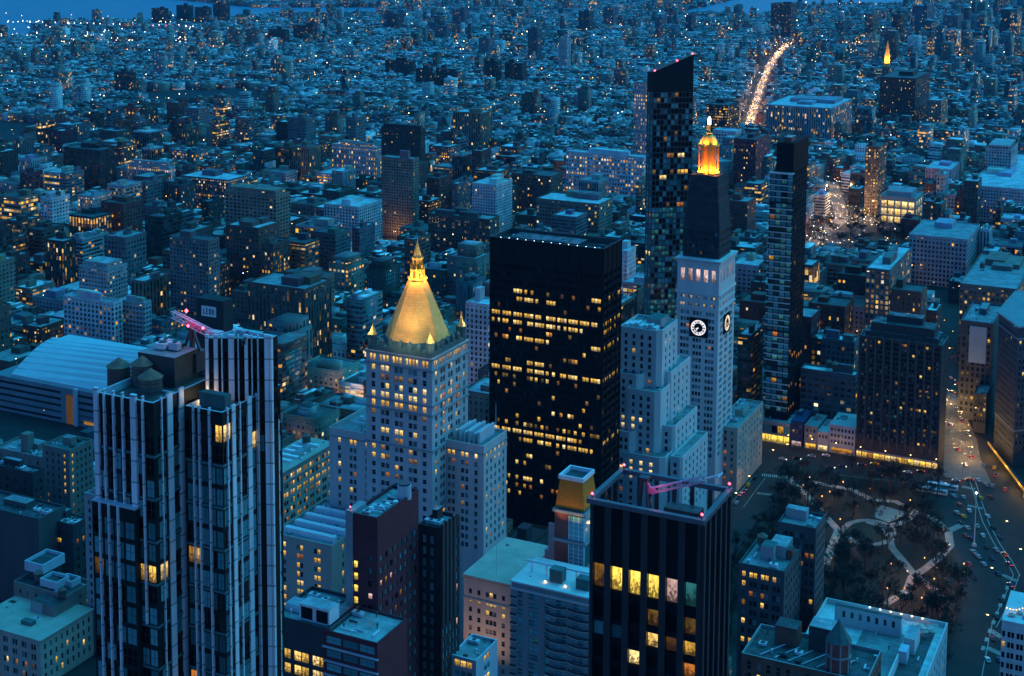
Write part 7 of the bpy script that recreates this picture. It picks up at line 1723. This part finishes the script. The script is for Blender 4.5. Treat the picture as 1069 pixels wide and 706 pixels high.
def lamp_parts():
    b = MB(); b.cyl(0, 0, 0, .4, .22, .14, 8); b.cyl(0, 0, .4, 4.2, .08, .06, 6); pole = b.mesh('pole', dark_metal)
    b = MB(); b.cyl(0, 0, 4.2, 4.35, .1, .26, 8); b.cyl(0, 0, 4.35, 4.85, .26, .3, 8); b.cyl(0, 0, 4.85, 5.1, .34, .05, 8); head = b.mesh('lamp_head', glow('park_globe', (1.0, .42, .12), 3.0))
    ld = bpy.data.lights.new('lamp_light', 'POINT'); ld.energy = 520 * LAMPS; ld.color = (1, .40, .14); ld.shadow_soft_size = .3
    return pole, head, ld
POLE, HEAD, LLIGHT = lamp_parts()
def park_lamp(u, v, label, group, sc=.8, light=True, head=None, ldata=None):
    r = bpy.data.objects.new('park_lamp', None); COL.objects.link(r); r.location = W3(u, v, .1); r.scale = (sc, sc, sc); tag(r, label, 'lamp', group)
    for nm, d in (('pole', POLE), ('lamp_head', head or HEAD)):
        o = bpy.data.objects.new(nm, d); COL.objects.link(o); o.parent = r
    if light:
        o = bpy.data.objects.new('lamp_light', ldata or LLIGHT); COL.objects.link(o); o.parent = r; o.location = (0, 0, 6.0)
for (px, py) in [(908, 517), (930, 519), (950, 529), (957, 541), (936, 548), (925, 560), (985, 560), (991, 576), (965, 590), (947, 604), (956, 612), (944, 622), (935, 630), (877, 549), (872, 569), (888, 573), (838, 513), (858, 525), (866, 520), (975, 612), (984, 625), (990, 636), (1000, 618), (1006, 596), (978, 600), (930, 596), (926, 622), (962, 632), (880, 510), (845, 505), (895, 535), (868, 590)]:
    park_lamp(*at_z(px, py), 'park lamp with a warm globe on a dark post beside a path', 'lamps along the park paths')

# street lamps: tall posts with an arm
def street_meshes():
    b = MB(); b.cyl(0, 0, 0, 8.6, .12, .07, 6); b.beam((0, 0, 8.5), (2.2, 0, 9.0), .1); post = b.mesh('post', dark_metal)
    b = MB(); b.box(1.7, 2.7, -.2, .2, 8.75, 8.95); hd = b.mesh('lamp_head', glow('street_head', (1.0, .6, .24), 5.0))
    l1 = bpy.data.lights.new('lamp_light', 'POINT'); l1.energy = 270 * LAMPS; l1.color = (1, .46, .13); l1.shadow_soft_size = .4
    return post, hd, l1
SPOST, SHEAD, SLIGHT = street_meshes()
def street_lamp(u, v, ang, label, light=True, group='street lamps round the park'):
    r = bpy.data.objects.new('street_lamp', None); COL.objects.link(r); r.location = W3(u, v, .1); r.rotation_euler = (0, 0, -GR + ang); tag(r, label, 'street lamp', group)
    for nm, d in (('post', SPOST), ('lamp_head', SHEAD)):
        o = bpy.data.objects.new(nm, d); COL.objects.link(o); o.parent = r
    if light: o = bpy.data.objects.new('lamp_light', SLIGHT); COL.objects.link(o); o.parent = r; o.location = (2.2, 0, 8.3)
for k in range(8): street_lamp(-225 + k * 15, 860, -math.pi / 2, 'tall street lamp on the far kerb of the street behind the park')
for (px, py) in [(778, 512), (764, 530), (803, 484), (818, 478)]: street_lamp(*at_z(px, py), 0, 'street lamp along the avenue right of the clock tower', group='street lamps of the avenue by the clock tower')
for (px, py) in [(990, 455), (996, 436), (1000, 415), (1016, 470), (1006, 398), (994, 376)]: street_lamp(*at_z(px, py), math.pi, 'street lamp along the glowing avenue right of the ribbed tower', group='street lamps of the glowing avenue')
for (px, py) in [(1046, 560), (1030, 610), (1060, 590), (1025, 660)]: street_lamp(*at_z(px, py), 0, 'street lamp beside the painted crossing at lower right', light=px != 1030, group='street lamps at the crossing')
def flagpole():
    u, v = at_z(1017, 570); zt = at_v(1019, 516, v)[1]
    t = Thing('flagpole', 'tall white flagpole topped by a bright star at the edge of the park', 'flagpole', u, v)
    b = t.mb(); b.cyl(u, v, 0, 1.4, 1.4, 1.0, 10); b.part('base', pale_stone)
    b = t.mb(); b.cyl(u, v, 1.4, zt, .3, .14, 8); b.part('pole', white_metal)
    b = t.mb(); b.blob((u, v, zt + .7), .75); b.part('star_light', white_glow)
flagpole()
def lit_shed():
    a, b_ = at_z(1031, 469), at_z(1071, 522); a2 = at_z(1092, 519)
    t = Thing('sidewalk_shed', 'long yellow lit shed over the pavement at the foot of the wedge building', 'sidewalk shed', *a)
    for (p, q) in ((a, b_), (b_, a2)):
        d = Vector((q[0] - p[0], q[1] - p[1])); L = d.length; d = d / L; n = Vector((d.y, -d.x))
        P = lambda x, k, z: (p[0] + d.x * x + n.x * k, p[1] + d.y * x + n.y * k, z)
        m_ = t.mb(); m_.quad([P(0, -2.4, 4.2), P(L, -2.4, 4.2), P(L, 0, 4.2), P(0, 0, 4.2)]); m_.quad([P(0, 0, 4.2), P(L, 0, 4.2), P(L, 0, 5.3), P(0, 0, 5.3)][::-1]); m_.part('deck', dark_metal)
        m_ = t.mb(); m_.quad([P(0, .05, 3.4), P(L, .05, 3.4), P(L, .05, 5.2), P(0, .05, 5.2)]); m_.quad([P(0, -2.3, .3), P(L, -2.3, .3), P(L, -2.3, 4.0), P(0, -2.3, 4.0)]); m_.part('glowing_panel', glow('shed_panel_glow', (1.0, .55, .06), .22))  # panels glow by themselves in place of lamplight falling on them
        for k in range(int(L / 4)):
            m_ = t.mb(); m_.beam(P(k * 4, 0, 0), P(k * 4, 0, 4.2), .18); m_.part('post', dark_metal)
        for k in range(3):
            ld = bpy.data.lights.new('shed_lamp', 'POINT'); ld.energy = 1400 * LAMPS; ld.color = (1, .55, .1); lo = bpy.data.objects.new('shed_lamp', ld); COL.objects.link(lo); lo.parent = t.root; c = P(L * (k + .5) / 3, 2.2, 4.6); lo.location = (c[0] - t.u, c[1] - t.v, c[2])
lit_shed()

# ------------------------------------------------------------------ cars and buses
CARC = {'white': (.7, .7, .7), 'black': (.015, .015, .017), 'silver': (.4, .42, .44), 'yellow': (.75, .42, .02), 'dark blue': (.03, .05, .12), 'red': (.4, .03, .03)}
def car_meshes():
    b = MB()
    prof = [(-2.25, .35), (2.25, .35), (2.25, .8), (1.9, .95), (.9, 1.0), (.35, 1.45), (-1.1, 1.48), (-1.7, 1.0), (-2.2, .95)]
    for s in (-1, 1): b.quad([(x, s * .88, z) for x, z in (prof[::-1] if s > 0 else prof)])
    for i in range(len(prof)):
        (x0, z0), (x1, z1) = prof[i], prof[(i + 1) % len(prof)]; b.quad([(x0, -.88, z0), (x0, .88, z0), (x1, .88, z1), (x1, -.88, z1)][::-1])
    body = {k: b.mesh('body', solid('car_' + k.replace(' ', '_'), c, rough=.25, var=.05, spec=.6)) for k, c in CARC.items()}
    g = MB()
    for s in (-1, 1): g.quad([(.8, s * .885, 1.02), (.3, s * .885, 1.4), (-1.05, s * .885, 1.42), (-1.55, s * .885, 1.02)][::s])
    g.quad([(.93, -.8, 1.02), (.93, .8, 1.02), (.4, .7, 1.44), (.4, -.7, 1.44)]); g.quad([(-1.72, .8, 1.03), (-1.72, -.8, 1.03), (-1.16, -.7, 1.46), (-1.16, .7, 1.46)])
    w_ = MB()
    for i in range(12):
        a0, a1 = 2 * math.pi * i / 12, 2 * math.pi * (i + 1) / 12
        w_.quad([(.33 * math.cos(a0), -.1, .33 * math.sin(a0)), (.33 * math.cos(a1), -.1, .33 * math.sin(a1)), (.33 * math.cos(a1), .1, .33 * math.sin(a1)), (.33 * math.cos(a0), .1, .33 * math.sin(a0))])
    for s in (-1, 1): w_.quad([(.33 * math.cos(2 * math.pi * i / 12 * s), s * .1, .33 * math.sin(2 * math.pi * i / 12 * s)) for i in range(12)])
    h = MB(); h.box(-.04, .04, -.2, .2, -.1, .1)
    return body, g.mesh('car_window', MATS['black_glass']), w_.mesh('wheel', black_metal), h.mesh('headlight', glow('head_lamp', (1, .93, .8), 5.0)), h.mesh('taillight', tail_glow)
BODY, CGLASS, WHEEL, HLAMP, TLAMP = car_meshes()
HOFF, TOFF = HLAMP.copy(), TLAMP.copy()
HOFF.materials[0] = white_metal; TOFF.materials[0] = solid('lamp_red', (.3, .01, .01), var=.05)
def car(u, v, ang, col, label, group, lights=True):
    r = bpy.data.objects.new('car', None); COL.objects.link(r); r.location = W3(u, v, .02); r.rotation_euler = (0, 0, -GR + ang); tag(r, label, 'car', group)
    def add(nm, me, loc=(0, 0, 0)):
        o = bpy.data.objects.new(nm, me); COL.objects.link(o); o.parent = r; o.location = loc
    add('body', BODY[col]); add('car_window', CGLASS)
    for x in (-1.4, 1.4):
        for y in (-.85, .85): add('wheel', WHEEL, (x, y, .33))
    for y in (-.6, .6): add('headlight', HLAMP if lights else HOFF, (2.27, y, .72)); add('taillight', TLAMP if lights else TOFF, (-2.27, y, .82))
cr_ = random.Random(17); nth = ['first', 'second', 'third', 'fourth', 'fifth', 'sixth', 'seventh', 'eighth', 'ninth', 'tenth', 'eleventh', 'twelfth', 'thirteenth', 'fourteenth', 'fifteenth', 'sixteenth', 'seventeenth', 'eighteenth', 'nineteenth', 'twentieth', 'twenty-first', 'twenty-second']
def cars_on(pts, ang, where, group, lights=.8):
    for k, (px, py) in enumerate(pts):
        c = cr_.choice(list(CARC)); car(*at_z(px, py), ang + cr_.uniform(-.05, .05), c, f'{c} car on {where}, {nth[k]} from the top', group, cr_.random() < lights)
cars_on([(1004, 440), (1009, 455), (1014, 478), (1021, 502), (1024, 521), (1029, 507), (1034, 520), (1031, 540), (1037, 552), (1044, 562), (1040, 575), (1049, 580), (1054, 590), (1042, 600), (1055, 612)], math.pi / 2 + .55, 'the curving avenue at the right', 'cars on the curving avenue', .5)
cars_on([(996, 519), (1002, 528), (999, 536), (1006, 540), (1003, 547), (1010, 552), (1008, 560), (1014, 563), (1016, 577), (1021, 582), (1027, 590)], math.pi / 2 + .6, 'the parking strip beside the flagpole', 'cars beside the flagpole', 0)
cars_on([(1027, 487), (1038, 489), (1036, 508), (1049, 512), (1040, 497)], math.pi / 2, 'the paved square below the yellow shed', 'cars on the paved square', .2)
cars_on([(781, 507), (777, 514), (773, 517), (788, 500), (769, 526)], math.pi / 2, 'the avenue right of the clock tower', 'cars by the clock tower')
cars_on([(1006, 520), (1012, 534), (1020, 550), (1026, 560), (1030, 572), (1036, 584), (1012, 590), (1006, 600), (1003, 612), (1046, 628), (1040, 645), (1036, 668), (1031, 690), (1043, 690)], math.pi / 2 + .35, 'the kerb line of the near avenue', 'cars along the near avenue', .25)
for k in range(16):
    u = -222 + k * 7.2 + cr_.uniform(-1.5, 1.5); lane = (838, 843, 851, 856)[k % 4]; c = cr_.choice(list(CARC)); car(u, lane, 0 if lane < 847 else math.pi, c, f'{c} car on the street behind the park, {nth[k]} from the left', 'cars on the street behind the park')
for k, (px, py) in enumerate([(1000, 470), (992, 444), (1008, 486), (1000, 428), (996, 410), (999, 400), (992, 395), (1004, 418)]):
    c = cr_.choice(list(CARC)); car(*at_z(px, py), math.pi / 2 + .5, c, f'{c} car on the glowing avenue by the banner building, {nth[k]} from below', 'cars on the glowing avenue')
def bus(px, py, label, L=17.0, ang=0.0):
    u, v = at_z(px, py); t = Thing('bus', label, 'bus', u, v, 'buses behind the park', turn=ang); b = t.mb(); h = L / 2
    prof = [(-1.25, .4), (1.25, .4), (1.25, 2.9), (1.05, 3.15), (-1.05, 3.15), (-1.25, 2.9)]
    n = len(prof)
    for i in range(n):
        (y0, z0), (y1, z1) = prof[i], prof[(i + 1) % n]; b.quad([(u - h, v + y0, z0), (u - h, v + y1, z1), (u + h, v + y1, z1), (u + h, v + y0, z0)])
    for s in (-1, 1): b.quad([(u + s * h, v + y, z) for y, z in prof])
    b.part('body', solid('bus_paint', (.55, .68, .75), rough=.4, var=.1))
    for s in (-1, 1): m_ = t.mb(); m_.box(u - h + .8, u + h - .8, v + s * 1.26 - .02, v + s * 1.26 + .02, 1.5, 2.6); m_.part('bus_window', MATS['lit_teal'] if s < 0 else MATS['dark_glass'])
    m_ = t.mb(); m_.box(u - 3, u + 2, v - .8, v + .8, 3.15, 3.4); m_.part('roof_unit', white_metal)
    for x in (-h + 2.2, 0, h - 2.2):
        for s in (-1.1, 1.1): m_ = t.mb(); [m_.beam((u + x + .45 * math.cos(a), v + s, .47 + .45 * math.sin(a)), (u + x + .45 * math.cos(a + .7), v + s, .47 + .45 * math.sin(a + .7)), .25) for a in (0, .7, 1.4, 2.1, 2.8, 3.5, 4.2, 4.9, 5.6)]; m_.box(u + x - .35, u + x + .35, v + s - .1, v + s + .1, .12, .82); m_.part('wheel', black_metal)
    for y in (-.8, .8): m_ = t.mb(); m_.box(u - h - .03, u - h + .03, v + y - .2, v + y + .2, .9, 1.2); m_.part('taillight', tail_glow)
bus(973, 515, 'long pale blue bus on the street behind the park, nearer of two'); bus(984, 510.5, 'long pale blue bus on the street behind the park, farther of two')

# painted sign on the roof behind the finned tower
def roof_sign():
    v_ = 640.0; c = at_v(218, 325, v_); x0, x1 = at_v(210.5, 325, v_)[0], at_v(225.5, 325, v_)[0]; z0, z1 = at_v(218, 330.5, v_)[1], at_v(218, 320, v_)[1]
    t = Thing('roof_sign', 'white sign board with dark letters on a dark wall behind the white finned tower', 'sign', c[0], v_ )
    m_ = t.mb(); m_.box(x0 - 4, x1 + 5, v_ + .3, v_ + 9, 0, z0 + 4 + (z1 - z0)); m_.part('carrying_wall', solid('sign_wall', (.03, .032, .036), var=.2))
    m_ = t.mb(); m_.box(x0, x1, v_ - .2, v_ + .2, z0, z1); m_.part('board', solid('board_white', (.75, .74, .74), var=.05))
    w_ = (x1 - x0) / 5.4; h = (z1 - z0) * .56; zb = (z0 + z1) / 2 - h / 2; th = .45
    def bar(x, z, xx, zz): m_ = letters; m_.box(min(x, xx), max(x, xx), v_ - .26, v_ - .2, min(z, zz), max(z, zz))
    for i, ch in enumerate('LEON'):
        letters = t.mb(); a = x0 + w_ * (.75 + i * 1.05); b_ = a + w_ * .72; zt = zb + h
        bar(a, zb, a + th, zt)
        if ch in 'LEO': bar(a + th, zb, b_, zb + th)
        if ch in 'EO': bar(a + th, zt - th, b_, zt)
        if ch == 'E': bar(a + th, zb + h / 2 - th / 2, b_ - .3, zb + h / 2 + th / 2)
        if ch in 'ON': bar(b_ - th, zb + (th if ch == 'O' else 0), b_, zt - (th if ch == 'O' else 0))
        if ch == 'N': letters.quad([(a + th, v_ - .23, zt), (a + th, v_ - .23, zt - th * 1.6), (b_ - th, v_ - .23, zb), (b_ - th, v_ - .23, zb + th * 1.6)])
        letters.part('letter', black_metal)
    claim(x0 - 5, x1 + 6, v_ - 1, v_ + 10, z1)
roof_sign()
# elevated road by the river, far upper left
def river_bridge():
    a, b_ = at_z(28, 24, 20), at_z(205, 29, 20); t = Thing('elevated_road', 'elevated road on piers with white and red lights by the river, top left', 'bridge', *a)
    d = Vector((b_[0] - a[0], b_[1] - a[1])); L = d.length; d = d / L; n = Vector((d.y, -d.x)); P = lambda x, k, z: (a[0] + d.x * x + n.x * k, a[1] + d.y * x + n.y * k, z)
    m_ = t.mb(); m_.prism([P(0, 9, 0)[:2], P(L, 9, 0)[:2], P(L, -9, 0)[:2], P(0, -9, 0)[:2]], 18, 21, bottom=True); m_.part('deck', concrete)
    for k in range(8): m_ = t.mb(); c = P(L * (k + .3) / 8, 0, 0); m_.box(c[0] - 5, c[0] + 5, c[1] - 5, c[1] + 5, 0, 18); m_.part('pier', concrete)
    for k in range(26):
        m_ = t.mb(); x = L * (k + .5) / 26; c = P(x, 0, 24); m_.beam((c[0], c[1], 21), c, .5, 1); m_.blob(c, 1.5 + .8 * (k % 3 == 0), 0); m_.part('road_lamp', [tail_glow if 14 < k < 24 else white_glow, dark_metal])
river_bridge()

# ------------------------------------------------------------------ the thousands of small lights of the streets: one object
def street_lights():
    mats = [white_glow, warm_glow, amber_glow, tail_glow, cool_glow]; b = MB(); rg = random.Random(99)
    def put(u, v, z, r, k): b.blob((*W3(u, v, 0)[:2], z), r, k)
    for _ in range(2600):
        y = 900 + 5400 * rg.random() ** 1.1; x = rg.uniform(-.375, .375) * y; u, v = uv_of(x, y)
        if any(inside(u, v, p) for p in RIVERS): continue
        px = 1500 / y; put(u, v, rg.choice((6, 10, 16, 24, 30)), rg.choice((.16, .2, .26, .34, .5)) / px, rg.choices(range(5), (30, 36, 22, 5, 14))[0])
    for _ in range(45):        # bright clusters by the river
        px_, py_ = rg.uniform(0, 215), rg.uniform(26, 54); u, v = at_z(px_, py_)
        for _k in range(rg.randint(1, 4)): put(u + rg.uniform(-10, 10), v + rg.uniform(-8, 8), rg.uniform(10, 40), rg.uniform(.6, 1.5), rg.choice((0, 0, 4, 1)))
    for line, n, wd in ((AVE[0], 900, 7), (AVE[1], 14, 4), (AVE[2], 10, 4), (AVE[3], 90, 8), (AVE[4], 150, 11), (AVE[5], 40, 7)):
        for _ in range(n):
            k = rg.randrange(len(line) - 1); f = rg.random(); u = line[k][0] + (line[k + 1][0] - line[k][0]) * f; v = line[k][1] + (line[k + 1][1] - line[k][1]) * f; o = rg.uniform(-wd, wd)
            put(u + o, v, rg.choice((1.2, 2, 4, 7, 10)), .2 * (UY * u + VY * v) / 1500 * rg.choice((.5, .6, .8, 1.0, 1.5)), rg.choices((0, 1, 2, 3), (3, 4, 4, 4 if o > 0 else .6))[0])
    for _ in range(80):
        u, v = at_z(rg.uniform(842, 952), rg.uniform(228, 262)); put(u, v, rg.uniform(3, 7), rg.uniform(.25, .55), rg.choice((0, 0, 1, 4)))
    for _ in range(240):
        u, v = at_z(rg.uniform(872, 968), rg.uniform(219, 236)); put(u, v, rg.uniform(1, 5), rg.choice((.1, .15, .2, .3)), rg.choice((1, 2, 1, 0, 2)))
    o = bpy.data.objects.new('street_lights', b.mesh('street_lights', mats)); COL.objects.link(o); tag(o, 'countless small white and amber lights of the far streets', 'lights', None, 'stuff')
street_lights()
def glow_lamps(line, n, e, col, z=9):
    for i in range(n):
        f = (i + .5) / n * (len(line) - 1); k = int(f); f -= k; u = line[k][0] + (line[k + 1][0] - line[k][0]) * f; v = line[k][1] + (line[k + 1][1] - line[k][1]) * f
        street_lamp(u, v, 0, 'street lamp on the busy far avenue full of car lights', False, 'street lamps of the far avenues')
        ld = bpy.data.lights.new('lamp_light', 'POINT'); ld.energy = e * LAMPS; ld.color = col; ld.shadow_soft_size = 1
        lo = bpy.data.objects.new('lamp_light', ld); COL.objects.link(lo); lo.location = W3(u, v, z)
for i_, (ln_, wd_) in enumerate(((AVE[0], 15), (AVE[4], 16), (AVE[3], 16))): sheet('avenue_painted_light', ribbon(ln_, wd_), .07 + .01 * i_, paving)  # strips paler than the asphalt, so these avenues look lit
glow_lamps(AVE[0], 16, 26000, (1, .50, .2), 13); glow_lamps(AVE[3], 4, 5000, (1, .6, .22)); glow_lamps(AVE[4], 8, 10000, (1, .55, .25), 12)
sg_ = random.Random(303)          # warm pools of the ordinary streets between the blocks
n_ = 0
while n_ < 46:
    y = 720 + 1500 * sg_.random(); x = sg_.uniform(-.36, .36) * y; u, v = uv_of(x, y)
    u = -226 + 262 * round((u + 226) / 262) + sg_.uniform(-9, 9)
    if v < 560 or (-240 < u < -60 and v < 900): continue
    street_lamp(u, v, sg_.choice((0, math.pi)), 'street lamp in a dark street canyon between ordinary blocks', False, 'street lamps of the ordinary avenues'); n_ += 1
    ld = bpy.data.lights.new('lamp_light', 'POINT'); ld.energy = sg_.uniform(3000, 12000) * LAMPS; ld.color = (1, .5, .2); ld.shadow_soft_size = .6
    lo = bpy.data.objects.new('lamp_light', ld); COL.objects.link(lo); lo.location = W3(u, v, 8.4)
glow_lamps(gp((885, 222), (965, 238)), 6, 9000, (1, .6, .25), 12)

# ------------------------------------------------------------------ evening haze over the whole place
hb = MB(); hb.prism([(-4600, -400), (4600, -400), (4600, 9100), (-4600, 9100)], -1.0, 332.0, bottom=True)
hz, ht, hp = nodes_of('haze_air'); ht.nodes.remove(hp)
pv_ = nn(ht, 'ShaderNodeVolumePrincipled'); pv_.inputs['Color'].default_value = (.12, .60, 1.0, 1); pv_.inputs['Density'].default_value = HAZE if 'HAZE' in globals() else 0.000018
pv_.inputs['Anisotropy'].default_value = 0.2
ht.links.new(pv_.outputs[0], ht.nodes['Material Output'].inputs['Volume'])
haze = bpy.data.objects.new('haze', hb.mesh('haze', hz)); COL.objects.link(haze); haze['kind'] = 'stuff'; haze['label'] = 'thin blue evening haze over the city'; haze['category'] = 'haze'
